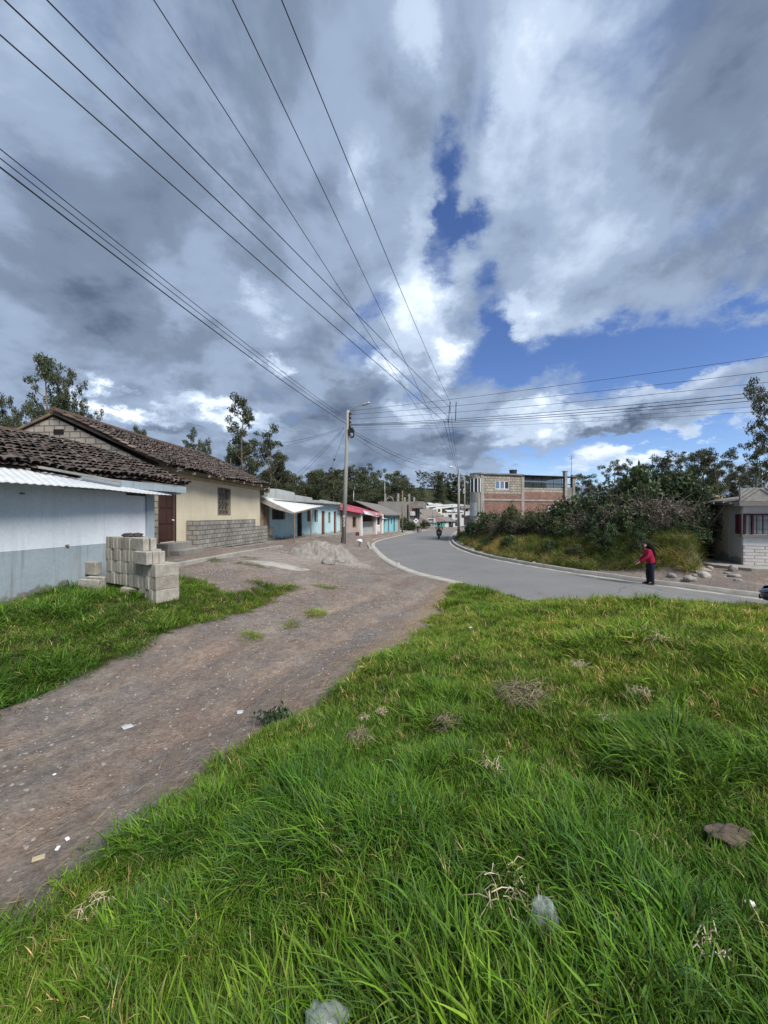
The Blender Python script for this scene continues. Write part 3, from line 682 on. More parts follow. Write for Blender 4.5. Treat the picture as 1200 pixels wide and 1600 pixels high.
b.cur = (.13, .085, .065); b.c = [(.13, .085, .065)]*len(b.f); b.build('ridge_tiles', M['tile'], h2)
b = MB(); b.bar((-.42, EV, EZ-.02), (-.42, RY, RZ-.04), .05, .09); b.bar((-.42, 9.3, 3.35), (-.42, RY, RZ-.04), .05, .09); b.build('barge_board', M['wood'], h2)
b = MB(); b.box(-.5, L2+.25, -.12, -.01, 3.20, 3.34); b.build('wall_plate', M['wood_p'], h2)
for i in range(9):
    x = .15+i*1.15; b = MB(); b.bar((x, -.64, 3.36), (x+.02, .1, 3.62), .09, .11); b.build('rafter', M['wood_p'], h2)
b = MB(); b.box(L2-.02, L2+.2, -.55, -.35, 3.05, 3.3); b.box(L2-.05, L2+.1, -.5, 0, 3.1, 3.22); b.build('eave_bracket', M['wood'], h2)
# block parapet in front of the cream wall, with plinth and step
ww = thing('block_wall', 'low unrendered concrete block wall in front of the cream house', 'wall', O2, ang2)
b = MB(); b.prism([(1.85, .16), (L2-.05, .02), (L2-.05, 1.02), (7.6, 1.02), (7.6, 1.42), (1.85, 1.42)], -.5, -.34, 'y'); b.build('front_face', M['block'], ww)
b = MB(); b.box(1.69, 1.847, -.5, -.03, .1, 1.42); b.build('return_face', M['block'], ww)
b = MB(); b.prism([(.9, -.5), (L2+.35, -.5), (L2+.35, -.02), (1.3, .12), (.9, .1)], -.95, -.006, 'y'); b.build('plinth', M['concrete_d'], ww)
st = thing('concrete_step', 'concrete doorstep below the brown door of the cream house', 'step', O2, ang2)
b = MB(); b.box(-.3, 1.25, -.55, -.03, -.3, .58); b.box(-.2, 1.5, -.95, -.552, -.3, .32); b.box(-.1, 1.5, -1.35, -.952, -.4, .12); b.build('treads', M['concrete_d'], st, .02)
kb = thing('kerb_stone', 'long low concrete edging lying on the dirt yard by the cream house', 'kerb', (0, 0, 0))
b = MB(); pts = [hit(276, 886), hit(300, 881), hit(360, 870), hit(425, 858), hit(440, 856)]
for p, q in zip(pts[:-1], pts[1:]): b.bar(p+Vector((0, 0, .02)), q+Vector((0, 0, .02)), .16, .22)
b.build('edging', M['concrete'], kb, .02)
pl = thing('roof_rod', 'thin bare steel rod standing up behind the cream house roof', 'rod', (-10.2, 25.5, 4.2))
b = MB(); b.tube([(0, 0, -3.5), (0, 0, .8), (.02, 0, 2.2)], .025, 6); b.build('rod', M['wood'], pl)

# --- turquoise house with lean-to
P3 = Vector((-7.7, 25.0, 1.0)); D3 = Vector((.30, 1)).normalized(); a3 = frame_of(None, D3)
h3 = thing('turquoise_house', 'single storey turquoise house with flaking parapet and a tin lean-to', 'house', P3, a3); L3 = 12.2
def lx(px, O=P3, D=D3):
    """distance along a facade at which a picture column meets it"""
    k = (px-600)/F; return (k*O.y-O.x)/(D.x-k*D.y)
def fz(px, py, O=P3, D=D3):
    t = lx(px, O, D); y = O.y+D.y*t; return EYE-(py-HOR)/F*y-O.z
ops = []
def op(x0, x1, yt, yb): q = (lx(x0), lx(x1), fz((x0+x1)/2, yb), fz((x0+x1)/2, yt)); ops.append(q); return q
w1 = op(425.5, 444.5, 796, 811); d1 = op(464.5, 472, 795.5, 838); w2 = op(480.5, 484.5, 798, 814); w3 = op(491.5, 496, 797.5, 814.5); d2 = op(502.5, 508, 798.5, 836.5); w4 = op(513.3, 515.6, 801, 816); d3 = op(521.5, 526, 799, 835)
b = MB(); b.wall(.4, L3, -.4, 2.62, 0, .22, ops); b.build('wall', M['cyan'], h3)
b = MB(); b.box(.4, L3, .45, 6.5, -.4, 2.6); b.build('house_core', M['dark'], h3)
pk = [(0.2, 2.625), (0.2, 3.36), (1.4, 3.40), (3.6, 3.28), (3.7, 3.12), (6.4, 3.02), (6.5, 2.84), (8.3, 2.86), (8.35, 2.93), (10.4, 2.83), (12.2, 2.80), (12.2, 2.625)]
b = MB(); b.prism(pk, -.03, .26, 'y'); b.build('parapet', M['oldwall'], h3, fix=True)
b = MB(); b.box(.2, L3, -.5, -.032, 2.56, 2.63); b.build('eave_slab', M['concrete_d'], h3)
for i, q in enumerate((w1, w2, w3, w4)):
    b = MB(); b.wall(q[0]-.04, q[1]+.04, q[2]-.04, q[3]+.04, -.02, .05, [q]); f = b.build('window', M['wood'], h3)
    b = MB(); b.box(q[0], q[1], .1, .12, q[2], q[3]); b.build('pane', M['glass'], f)
    b = MB(); b.box((q[0]+q[1])/2-.02, (q[0]+q[1])/2+.02, .06, .08, q[2], q[3]); b.box(q[0], q[1], .06, .08, (q[2]+q[3])/2, (q[2]+q[3])/2+.04); b.build('glazing_bar', M['iron'], f)
for q, mm in ((d1, M['dark']), (d2, M['reddoor']), (d3, M['reddoor'])):
    b = MB(); b.box(q[0], q[1], .1, .14, q[2], q[3])
    if mm is not M['dark']: b.box(q[0]+.08, q[1]-.08, .085, .10, q[2]+.15, q[2]+.9); b.box(q[0]+.08, q[1]-.08, .085, .10, q[2]+1.05, q[3]-.12)
    b.build('door', mm, h3)
b = MB()
for i in range(7): x = d1[0]+.05+i*(d1[1]-d1[0]-.1)/6; b.box(x-.012, x+.012, .01, .03, d1[2], d1[2]+.95)
for z in (.0, .45, .92): b.box(d1[0], d1[1], .01, .035, d1[2]+z, d1[2]+z+.03)
b.build('gate', M['iron'], h3)
g = (lx(419), lx(424), fz(421, 836), fz(421, 824)); b = MB(); b.box(g[0], g[1], -.2, -.01, g[2], g[3]); b.build('meter_box', M['steel'], h3, .02)
b = MB(); b.box(.1, L3+1, -1.2, -.012, -.6, -.05); b.box(-.5, 4, -1.9, -1.202, -.8, -.25); b.build('plinth', M['concrete_d'], h3, .02)
b = MB(); b.box(-.55, .395, .05, .3, -.4, 2.9); b.build('side_wall', M['wood'], h3)
b = MB(); b.box(-.1, .39, -.02, .045, 0, 2.2); b.build('side_door', M['wood'], h3)
lt = thing('lean_to', 'pale tin lean-to roof on thin posts in front of the turquoise house', 'canopy', (0, 0, 0))
A_ = at(403, 774, 24.35); B_ = at(460, 801, 24.2); Bm = at(486, 794, 27.0); C_ = at(506, 790.3, 30.0); D_ = at(521, 789.5, 36)
wl_ = [A_, P3+Vector((D3.x*4.2-.05, D3.y*4.2, 2.62)), P3+Vector((D3.x*7.6-.05, D3.y*7.6, 2.44))]
def sheet2(lo, up, name, mat, parent, waves):
    V = []; nu = waves*6; n2 = 5
    def pl_(L, u):
        k = u*(len(L)-1); i = min(int(k), len(L)-2); return L[i].lerp(L[i+1], k-i)
    for i in range(nu+1):
        u = i/nu
        for j in range(n2+1): V.append(pl_(lo, u).lerp(pl_(up, u), j/n2)+Vector((0, 0, math.sin(u*waves*2*math.pi)*.014)))
    k = n2+1; o = np_mesh(name, V, [(i*k+j, (i+1)*k+j, (i+1)*k+j+1, i*k+j+1) for i in range(nu) for j in range(n2)], mat, parent, smooth=True)
    o.modifiers.new('gauge', 'SOLIDIFY').thickness = .004
sheet2([B_, Bm, C_], wl_, 'roof_sheet', M['tin_w'], lt, 24)
b = MB(); b.add([A_, B_, B_-Vector((0, 0, .10)), A_-Vector((.05, 0, .34)), (A_+B_)/2-Vector((0, 0, .34))], [(0, 3, 4), (0, 4, 1), (1, 4, 2)]); o = b.build('edge_tarp', plain('grey_tarp', (.33, .31, .28), .8, .3, 3, .01), lt)
o.modifiers.new('gauge', 'SOLIDIFY').thickness = .01
for p in (B_, Bm): b = MB(); b.tube([(p.x, p.y, h1(p.x, p.y)-.2), (p.x, p.y, p.z-.01)], .045, 7); b.build('post', M['wood'], lt)
b = MB(); b.bar(B_-Vector((0, 0, .05)), Bm-Vector((0, 0, .05)), .05, .08); b.bar(Bm-Vector((0, 0, .05)), C_-Vector((0, 0, .05)), .05, .08); b.build('beam', M['wood'], lt)

# --- pink house with red tin roof and its neighbours
P4 = Vector((-4.15, 36.6, .62)); D4 = Vector((3.6, 9)).normalized(); a4 = frame_of(None, D4); L4 = 10.6
h4 = thing('pink_house', 'dusty pink house under a red tin roof behind the utility pole', 'house', P4, a4)
L = lambda px: lx(px, P4, D4); Z = lambda px, py: fz(px, py, P4, D4)
q1 = (L(551), L(556), Z(553, 823), Z(553, 808)); q2 = (L(563.5), L(584), .0, 1.95); q3 = (L(588.5), L(594), .05, 1.9)
b = MB(); b.wall(L(535.5), L4, -.5, 2.3, 0, .2, [q1, q2, q3]); b.build('wall', M['pink'], h4)
b = MB(); b.box(L(535), L4, 1.4, 6, -.4, 2.3); b.build('house_core', M['wood'], h4)
b = MB(); b.box(L(534), L(561), -.03, -.002, -.3, .22); b.build('dado', M['redframe'], h4)
b = MB(); b.wall(q1[0]-.05, q1[1]+.05, q1[2]-.05, q1[3]+.05, -.03, .05, [q1]); f = b.build('window', M['wood'], h4)
b = MB(); b.box(q1[0], q1[1], .1, .12, q1[2], q1[3]); b.build('pane', M['dark'], f)
b = MB(); b.box(q2[0]-.25, q2[0], -.22, -.002, -.3, 2.2); b.build('pillar', M['white'], h4); b = MB(); b.box(L(586), L(587.5), -.15, -.002, -.3, 2.2); b.build('pillar', M['white'], h4); b = MB(); b.box(L(595.5), L(597.5), -.15, -.002, -.3, 2.1); b.build('pillar', M['white'], h4)
b = MB()
for i in range(14): x = q2[0]+.03+i*(q2[1]-q2[0]-.06)/13; b.box(x-.015, x+.015, .03, .06, 0, 1.25)
for z in (.0, .6, 1.2): b.box(q2[0], q2[1], .065, .09, z, z+.05)
b.box(q2[0]+.02, q2[1]-.02, .1, .12, .02, .58); b.build('porch_fence', M['curtain'], h4)
b = MB(); b.box(q3[0], q3[1], .02, .06, .05, .85)
for cx in (.3, .7):
    x = q3[0]+(q3[1]-q3[0])*cx; b.tube([(x+.13*math.cos(t*.5236), -.01, .45+.3*math.sin(t*.5236)) for t in range(13)], .035, 5)
b.build('gate', M['white'], h4)
def shed_roof(name, pts, mat, parent, waves, O, a):
    """four world corners eave-near, eave-far, top-far, top-near, stored in the house frame"""
    Mi = (Matrix.Translation(O) @ Matrix.Rotation(a, 4, 'Z')).inverted()
    return corr_sheet(name, *[Mi @ Vector(p) for p in pts], mat, parent, waves, .02)
e0 = at(530, 796.5, 35.5); e1 = at(575, 803.5, 41.2); e2 = at(596, 807.0, 45.0)
t0 = at(529.5, 786, 38.5); t1 = at(601, 803, 50.5)
shed_roof('roof', (e0, e2, at(606, 804, 50), at(531.5, 787, 38.3)), M['redtin'], h4, 40, P4, a4)
shed_roof('canopy', (at(570, 803.2, 40.2), at(592.5, 807.8, 44.2), at(588, 801.5, 46), at(567, 797.3, 42)), M['tin'], h4, 14, P4, a4)
shed_roof('roof', (at(540, 789.7, 39), at(603, 805.2, 49.5), at(586, 798, 53), at(529, 785.2, 43)), M['redtin'], h4, 34, P4, a4)
b = MB(); b.box(L(528), L(534.5), .1, .3, -.4, 2.2); b.build('side_fence', M['wood'], h4)

P5 = Vector((-.55, 46.6, .35)); D5 = Vector((2.35, 6.2)).normalized(); a5 = frame_of(None, D5)
h5 = thing('turquoise_cottage', 'small turquoise cottage with dark blue doors at the end of the pavement', 'house', P5, a5); L5 = 9.6
L = lambda px: lx(px, P5, D5); Z = lambda px, py: fz(px, py, P5, D5)
dd = [(L(606.2), L(607.8), .05, 2.0), (L(615), L(617), .05, 2.0)]; ww5 = (L(610.8), L(612.4), 1.1, 1.9)
b = MB(); b.wall(L(600.8), L(621), -.4, 2.3, 0, .2, dd+[ww5]); b.build('wall', M['cyan2'], h5)
b = MB(); b.wall(L(621)+.003, L(624.5), -.4, 2.3, .0, .2); b.build('end_wall', M['pink'], h5)
b = MB(); b.box(L(600.8), L(624.4), .4, 6, -.4, 2.3); b.build('house_core', M['grey'], h5)
m_bd = plain('dark_blue_door', (.04, .07, .12), .6)
for q in dd: b = MB(); b.box(q[0], q[1], .06, .1, q[2], q[3]); b.build('door', m_bd, h5)
b = MB(); b.box(ww5[0], ww5[1], .06, .1, ww5[2], ww5[3]); b.build('window', m_bd, h5)
Mi5 = (Matrix.Translation(P5) @ Matrix.Rotation(a5, 4, 'Z')).inverted()
rz5 = 2.3
b = MB(); x0, x1 = L(596), L(627)
b.add([(x0, -.5, 2.22), (x1, -.5, 2.22), (x1, 3.6, 3.75), (x0, 3.6, 4.0), (x0, -.5, 2.32), (x1, -.5, 2.32), (x1, 3.6, 3.85), (x0, 3.6, 4.1)], [(0, 1, 2, 3), (4, 5, 6, 7), (0, 1, 5, 4), (1, 2, 6, 5), (3, 0, 4, 7)])
b.add([(x0, 7.5, 2.3), (x1, 7.5, 2.3), (x1, 3.6, 3.84), (x0, 3.6, 4.09)], [(0, 1, 2, 3)]); b.build('roof', M['oldtin'], h5, fix=True)
shed_roof('awning', (at(598, 810.3, 45.6), at(609, 810.6, 50), at(604, 807, 51), at(592, 806.5, 47)), M['tin_w'], h5, 8, P5, a5)
# ------------------------------------------------------------------ unfinished building and the town behind
def facade(name, label, cat, px0, px1, Yn, Yf, top, base, mat, wins=(), depth=6, parts=(), group=None):
    """flat-roofed building whose street face runs from column px0 at depth Yn to px1 at depth Yf; wins are (x0,x1,ytop,ybottom) picture boxes"""
    A = at(px0, HOR, Yn); B = at(px1, HOR, Yf); zb = base; zt = EYE-(top-HOR)/F*((Yn+Yf)/2)
    O = Vector((A.x, A.y, zb)); d = Vector((B.x-A.x, B.y-A.y)); LL = d.length; d.normalize(); a = math.atan2(d.y, d.x)
    t = thing(name, label, cat, O, a, group); hs = []
    for w in wins:
        u0, u1 = lx(w[0], O, d), lx(w[1], O, d); mid = (w[0]+w[1])/2
        hs.append((u0, u1, fz(mid, w[3], O, d), fz(mid, w[2], O, d)))
    b = MB(); b.wall(0, LL, -1, zt-zb, 0, .2, hs); b.build('wall', mat, t)
    b = MB(); b.box(0.0, LL, .5, depth, -1, zt-zb-.05); b.build('building_core', mat, t)
    for q, w in zip(hs, wins):
        b = MB(); b.wall(q[0], q[1], q[2], q[3], -.03, .08, [(q[0]+.07, q[1]-.07, q[2]+.07, q[3]-.07)]); f = b.build('window', M[w[4]] if len(w) > 4 else M['white'], t)
        b = MB(); b.box(q[0]+.05, q[1]-.05, .1, .12, q[2]+.05, q[3]-.05); b.build('pane', M['glass'], f)
    return t, O, d, LL, zt-zb
t, O, d, LL, zt = facade('unfinished_building', 'grey two storey concrete building shell with bare columns on its roof', 'building', 592.8, 640, 67, 66, 783.5, .35, M['grey'], [], 9)
b = MB(); b.box(-.15, LL+2.2, -.25, 9, zt-1.15, zt-.02); b.build('roof_slab', M['concrete_d'], t)
b = MB(); b.box(lx(602, O, d), lx(621, O, d), -.06, -.003, 1.2, zt-1.2); b.build('plaster_panel', M['white_r'], t)
b = MB(); b.box(lx(621.5, O, d), lx(628.5, O, d), -.04, -.003, .4, zt-1.2); b.build('dark_bay', M['concrete_d'], t)
for px in (631, 635.5, 638.6): b = MB(); u = lx(px, O, d); b.box(u-.13, u+.13, -.1, -.004, 0, zt-1.2); b.build('pilaster', M['white_r'], t)
for px, y in ((601.2, 771), (621.8, 771), (632, 777), (639, 772), (646.8, 777)): u = lx(px, O, d); zz_ = (HOR-y)/F*67+EYE-.35; b = MB(); b.box(u-.14, u+.14, .3, .58, zt-.05, zz_); b.build('roof_column', M['concrete'], t)
for px, y in ((601.2, 752), (621.8, 742), (632, 774), (639, 769)): u = lx(px, O, d); b = MB(); b.tube([(u, .45, zt), (u+.05, .45, (HOR-y)/F*67+EYE-.35)], .03, 5); b.build('rebar', M['iron'], t)
u = lx(608, O, d); b = MB(); b.tube([(u-.7+1.4*i/10, .6, zt+.1+.85*math.sin(math.pi*i/10)) for i in range(11)], .07, 6); b.tube([(u-.5, .6, zt+.5), (u+.7, .6, zt+.75)], .05, 6); b.build('roof_frame', M['concrete'], t)
t2, O_, d_, L_, z_ = facade('brick_corner_building', 'narrow red brick and grey corner block with tall dark windows over the street', 'building', 640.3, 656, 64, 76, 786, .25, M['grey'], [(647.5, 649, 790, 812, 'iron'), (650.3, 651.8, 790, 812, 'iron'), (653, 654.2, 791, 811, 'iron'), (641.5, 646, 816, 826, 'iron')], 5)
b = MB(); b.wall(.1, 2.5, 2.0, z_-.1, -.06, -.004, []); b.build('brick_panel', M['redbrick'], t2)
b = MB(); b.box(-.1, 3.2, -.5, -.07, 2.3, 3.0); b.build('signboard', M['white_r'], t2)
# long thin pale roofs stretched over the street front
for lab, p in (('long thin pale canopy roof over the street front behind the brick corner block', [(641.5, 795, 66), (706, 790, 90), (707, 789.2, 92), (660, 792.2, 80)]), ('second thin pale canopy roof slightly lower and farther along the street', [(676, 796.6, 88), (714.5, 791.6, 100), (715, 790.6, 103), (682, 794.3, 94)])):
    t = thing('canopy_roof', lab, 'canopy'); q = [at(*c) for c in p]; b = MB(); b.add(q+[v+Vector((0, 0, .22)) for v in q], [(0, 1, 2, 3), (7, 6, 5, 4), (0, 4, 5, 1), (1, 5, 6, 2), (2, 6, 7, 3), (3, 7, 4, 0)]); b.build('roof_sheet', M['tin_w'], t)
    for i in (0, 1): b = MB(); b.tube([(q[i].x, q[i].y, .2), tuple(q[i])], .06, 5); b.build('post', M['steel'], t)
def gabled(name, label, px0, px1, Yn, Yf, eave, ridge, base, wall, roof, run, wins=(), back=3.5):
    """house with its long side to the street: eave line then a slope rising away"""
    t, O, d, LL, zt = facade(name, label, 'house', px0, px1, Yn, Yf, eave, base, wall, wins, back*2-.4)
    rz = zt+run
    b = MB(); b.add([(-.4, -.5, zt-.15), (LL+.4, -.5, zt-.15), (LL+.4, back, rz), (-.4, back, rz), (-.4, -.5, zt), (LL+.4, -.5, zt), (LL+.4, back, rz+.15), (-.4, back, rz+.15), (LL+.4, back*2+.4, zt), (-.4, back*2+.4, zt)], [(0, 3, 2, 1), (4, 5, 6, 7), (0, 1, 5, 4), (1, 2, 6, 5), (0, 4, 7, 3), (7, 6, 8, 9)]); b.build('roof', roof, t)
    b = MB(); b.prism([(.2, zt-.06), (back*2-.4, zt-.06), (back, rz-.08)], .02, .2, 'x'); b.build('gable', wall, t)
    return t
gabled('tiled_house', 'low cream house with a weathered tile roof beside the road sign', 656.5, 668, 96, 108, 816.5, 0, -1.3, M['cream'], M['rusttile'], 1.5, [(658, 659.5, 820, 829, 'iron'), (662, 663.5, 820, 828, 'iron')])
gabled('tiled_house', 'grey walled house with a brown tile roof behind the white pickup', 667, 680, 112, 120, 814, 0, -2.0, M['grey'], M['oldtin'], 2.2, [(670, 672, 816, 821, 'iron')], 5)
gabled('sea_green_house', 'sea green house with a tiled roof beyond the motorcycle', 678, 695, 120, 134, 814.6, 0, -2.3, M['green_r'], M['rusttile'], 1.6, [(683, 685, 817, 823, 'iron'), (689, 690.5, 816, 824, 'iron')])
gabled('white_cottage', 'pale green and white cottage end next to the sea green house', 695.3, 711, 134, 138, 814.4, 0, -2.6, M['white_r'], M['oldtin'], 1.5, [(701, 708, 815.5, 824, 'iron')])
gabled('gabled_house', 'grey gabled house with its pale roof rising above the tile roofs', 664, 689, 140, 144, 806, 0, -2.8, M['grey'], M['oldtin'], 2.6, [], 5)
facade('white_building', 'white two storey building with square dark windows at the end of the street', 'building', 688, 732, 148, 152, 801.5, -2.9, M['white_r'], [(690, 693, 805, 808.5, 'iron'), (700.5, 706, 804, 809, 'iron'), (711.5, 716.3, 803.5, 809, 'iron'), (711, 716, 812, 822, 'iron'), (721, 726, 804, 809, 'iron')], 9)
facade('pale_building', 'pale two storey building showing between the canopy roofs', 'building', 656, 690, 160, 162, 793, -2, M['white_r'], [(663, 668, 797, 801.5, 'iron'), (673, 676.5, 797, 801, 'iron'), (680, 684, 797, 801, 'iron')], 8)
facade('yellowish_building', 'small cream upper storey right of the canopy roofs', 'building', 682, 690.5, 155, 156, 792, -2, M['cream'], [(684, 688, 795, 800, 'iron')], 6)
for i, (lab, px0, px1, Yd, top, bot, rm) in enumerate((('small blue walled house with a white roof high on the wooded hill', 671, 688, 172, 785, 793, 'tin_w'), ('long white roofed house on the hillside left of the far pole', 709, 724, 170, 787.5, 793, 'tin_w'), ('grey roofed house on the hillside behind the far pole', 722, 736, 166, 789, 800, 'oldtin'), ('pale roofed house low on the hillside above the white building', 700, 720, 162, 797, 803, 'tin_w'))):
    A = at(px0, bot, Yd); B = at(px1, bot, Yd+4); t = thing('hillside_house', lab, 'house', A); w = (B.x-A.x); hh = (bot-top)/F*Yd
    b = MB(); b.box(0, w, 0, 6, -6, hh*.55); b.build('wall', M['bluegrey'] if i == 0 else M['white_r'], t)
    b = MB(); b.add([(-.4, -.6, hh*.5), (w+.4, -.6, hh*.5), (w+.4, 6.4, hh), (-.4, 6.4, hh), (-.4, -.6, hh*.5+.2), (w+.4, -.6, hh*.5+.2), (w+.4, 6.4, hh+.2), (-.4, 6.4, hh+.2)], [(0, 3, 2, 1), (4, 5, 6, 7), (0, 1, 5, 4), (1, 2, 6, 5), (2, 3, 7, 6), (3, 0, 4, 7)]); b.build('roof', M[rm], t)
    b = MB(); b.box(w*.3, w*.3+1.2, -.03, .02, .3, 1.4); b.build('window', M['iron'], t)

# ------------------------------------------------------------------ brick building on the right
A = at(752, HOR, 36); B = at(898, HOR, 39); zb = .3; O6 = Vector((A.x, A.y, zb)); d6 = Vector((B.x-A.x, B.y-A.y)); L6 = d6.length; d6.normalize(); a6 = math.atan2(d6.y, d6.x)
h6 = thing('brick_building', 'unfinished two storey red brick and block building above the overgrown bank', 'building', O6, a6)
u = lambda px: lx(px, O6, d6); zf = lambda px, py: fz(px, py, O6, d6)
ct = zf(815, 743); uw = (u(774), u(795.5), zf(785, 764.5), zf(785, 751.5)); lw = (u(856), u(874), zf(865, 800), zf(865, 789)); lw2 = (u(770), u(780.5), zf(775, 815), zf(775, 803))
zm = zf(783, 772); zmr = zf(850, 769)
uc = u(815.5)
b = MB(); b.wall(0, uc, zm, ct, 0, .2, [uw]); b.build('block_wall', M['gable'], h6)
b = MB(); b.wall(0, L6, -1, zf(820, 783), 0, .2, [lw, lw2]); b.wall(0, uc, zf(783, 780), zm-.003, .0, .2); b.wall(uc, u(881), zf(850, 780), zmr-.003, 0, .2); b.build('brick_wall', M['redbrick'], h6)
b = MB(); b.wall(uc, u(881), zmr, zf(850, 762.5), 0.01, .2); b.build('block_wall', M['gable'], h6)
b = MB(); b.wall(u(881), L6, -1, zf(890, 762), .02, .2); b.build('side_wall', M['concrete_d'], h6)
b = MB(); b.box(-.05, u(881), -.05, .3, zf(820, 783)+.003, zf(820, 780)-.003); b.build('floor_beam', M['concrete'], h6)
b = MB(); b.prism([(-.72, .9), (-.6, .3), (-.1, -.14), (uc+.1, -.14), (uc+.1, 6), (2.4, 6)], ct, ct+.14, 'z'); b.build('roof_slab', M['concrete_d'], h6)
for i, px in enumerate((753.5, 816.5)): b = MB(); b.box(u(px)-.16, u(px)+.16, -.06, .3, -1, ct-.003); b.build('column', M['concrete'], h6)
b = MB(); b.box(u(882.5)-.14, u(882.5)+.14, -.2, .14, zf(882, 786), zf(882, 737)); b.box(u(882.5)-.22, u(882.5)+.22, -.24, .18, zf(882, 737)-.002, zf(882, 736)); b.build('column', M['concrete'], h6)
b = MB(); b.box(L6-.3, L6, -.05, .25, -1, zf(895, 742)); b.build('column', M['concrete_d'], h6)
b = MB(); b.prism([(-.36, 1.0), (.2, .5), (uc-.2, .5), (uc-.2, 6), (2.5, 6)], zmr-.04, ct-.02, 'z'); b.prism([(-.36, 1.0), (.2, .5), (L6-.1, .5), (L6-.1, 8), (3.6, 8)], -1, zmr-.05, 'z'); b.build('building_core', M['concrete_d'], h6)
for q, nb, pm in ((uw, 3, 'glassblue'), (lw, 2, 'curtain'), (lw2, 1, 'glass')):
    b = MB(); ws = (q[1]-q[0])/nb; hs_ = [(q[0]+i*ws+.05, q[0]+(i+1)*ws-.05, q[2]+.06, q[3]-.06) for i in range(nb)]
    b.wall(q[0], q[1], q[2], q[3], .02, .09, hs_); f = b.build('window', M['white'] if nb == 3 else M['iron'], h6)
    for i, hh in enumerate(hs_): b = MB(); b.box(hh[0]-.01, hh[1]+.01, .05, .06, hh[2]-.01, hh[3]+.01); b.build('pane', M[pm] if i < 2 else M['glass'], f)
# rounded corner bay on the street side
bay = MB(); n = 10; zt_ = ct
def arc(r0, z0, z1):
    pts = []
    for i in range(n+1):
        a = math.pi/2*i/n; pts.append((-.74*math.sin(a), .85*(1-math.cos(a))))
    return pts
pa_ = arc(0, 0, 0)
def ribbon(b, z0, z1, off=0.0, i0=0, i1=n):
    P_ = [(p[0]*(1+off), p[1]-off*1.5) for p in pa_]; Q_ = [(p[0] * .8 + .02, p[1] + .2) for p in P_]
    for i in range(i0, i1):
        a0, a1, c0, c1 = P_[i], P_[i+1], Q_[i], Q_[i+1]
        b.add([(*a0, z0), (*a1, z0), (*a1, z1), (*a0, z1)], [(0, 3, 2, 1)])
        b.add([(*c0, z0), (*c1, z0), (*c1, z1), (*c0, z1)], [(0, 1, 2, 3)])
        b.add([(*a0, z1), (*a1, z1), (*c1, z1), (*c0, z1)], [(0, 3, 2, 1)])
        b.add([(*a0, z0), (*a1, z0), (*c1, z0), (*c0, z0)], [(0, 1, 2, 3)])
zg0, zg1 = zf(745, 768.5), zf(745, 747.5)
b = MB(); ribbon(b, -1, zf(745, 806)); ribbon(b, zf(745, 783), zg0); ribbon(b, zg1, ct+.13); ribbon(b, zf(745, 806), zf(745, 783), 0, 0, 3); ribbon(b, zg0, zg1, 0, 0, 1); b.build('corner_bay', M['concrete'], h6, fix=False)
b = MB(); ribbon(b, zf(745, 806)+.01, zf(745, 783)-.01, -.02, 3, n); b.build('bay_shutter', M['curtain'], h6)
b = MB(); ribbon(b, zg0+.01, zg1-.01, -.03, 1, n); bw_ = b.build('bay_window', M['glass'], h6)
b = MB()
for i in (1, 3, 6, n-1): b.bar((pa_[i][0], pa_[i][1]-.02, zg0), (pa_[i][0], pa_[i][1]-.02, zg1), .07)
b.build('window_post', M['white'], bw_)
# glazed terrace
z0, z1 = zf(850, 762), zf(850, 744.5)
b = MB()
for px in (819, 834, 848, 866, 879, 893): b.bar((u(px), .1, z0), (u(px), .1, z1), .06)
for z in (z0+.05, (z0+z1)/2-.15, z1): b.bar((uc, .1, z), (L6, .1, z), .07)
b.bar((uc, 4, z1), (L6, 4, z1), .06); b.build('terrace_frame', M['iron'], h6)
mg = Mat('terrace_glass', .1, .5); mg.color((.05, .07, .07)); mg.p.inputs['Alpha'].default_value = .55
for a_, b_ in ((820, 833), (835, 847), (849, 865), (867, 878)):
    b = MB(); b.box(u(a_), u(b_), .09, .10, z0+.1, z1-.06); b.build('terrace_pane', mg.m, h6)
b = MB(); b.box(uc, L6, 4.4, 4.5, z0-.3, z1-.15); b.build('terrace_back', M['concrete_d'], h6)
b = MB(); b.add([(uc, -.2, z1+.04), (L6+.2, -.2, z1+.04), (L6+.2, 4.6, z1+.1), (uc, 4.6, z1+.1), (uc, -.2, z1+.08), (L6+.2, -.2, z1+.08), (L6+.2, 4.6, z1+.14), (uc, 4.6, z1+.14)], [(0, 3, 2, 1), (4, 5, 6, 7), (0, 1, 5, 4), (1, 2, 6, 5), (2, 3, 7, 6), (3, 0, 4, 7)]); b.build('terrace_roof', M['oldtin'], h6)
for i, (px, hh) in enumerate(((826, .5), (841, .7), (857, .45), (872, .6))): b = MB(); b.box(u(px)-.35, u(px)+.35, 1.2+.3*i, 1.6+.3*i, z0, z0+hh); b.build('stored_crate', M['white_r'] if i % 2 else M['bluegrey'], h6, .03)
tk = thing('water_tank', 'dark round water tank on the roof of the brick building', 'tank', O6, a6)
b = MB(); cx, cy, z = u(811.5), 1.0, ct+.14; rr = .33
b.tube([(cx, cy, z), (cx, cy, z+.42)], [rr, rr*1.12], 16); b.tube([(cx, cy, z+.42), (cx, cy, z+.50)], [rr*1.2, rr*1.16], 16); b.build('tank', plain('tank_blue_black', (.03, .045, .055), .5), tk)
an = thing('antenna_mast', 'thin antenna mast at the right end of the brick building', 'antenna', O6, a6)
b = MB(); ux = L6-.05; zt_ = zf(898, 709); b.tube([(ux, .4, zf(898, 742)), (ux, .4, zt_)], .03, 5); b.bar((ux-.35, .4, zt_-.25), (ux+.35, .4, zt_-.25), .03); b.bar((ux, .1, zt_-.45), (ux, .7, zt_-.45), .03); b.build('mast', M['steel'], an)
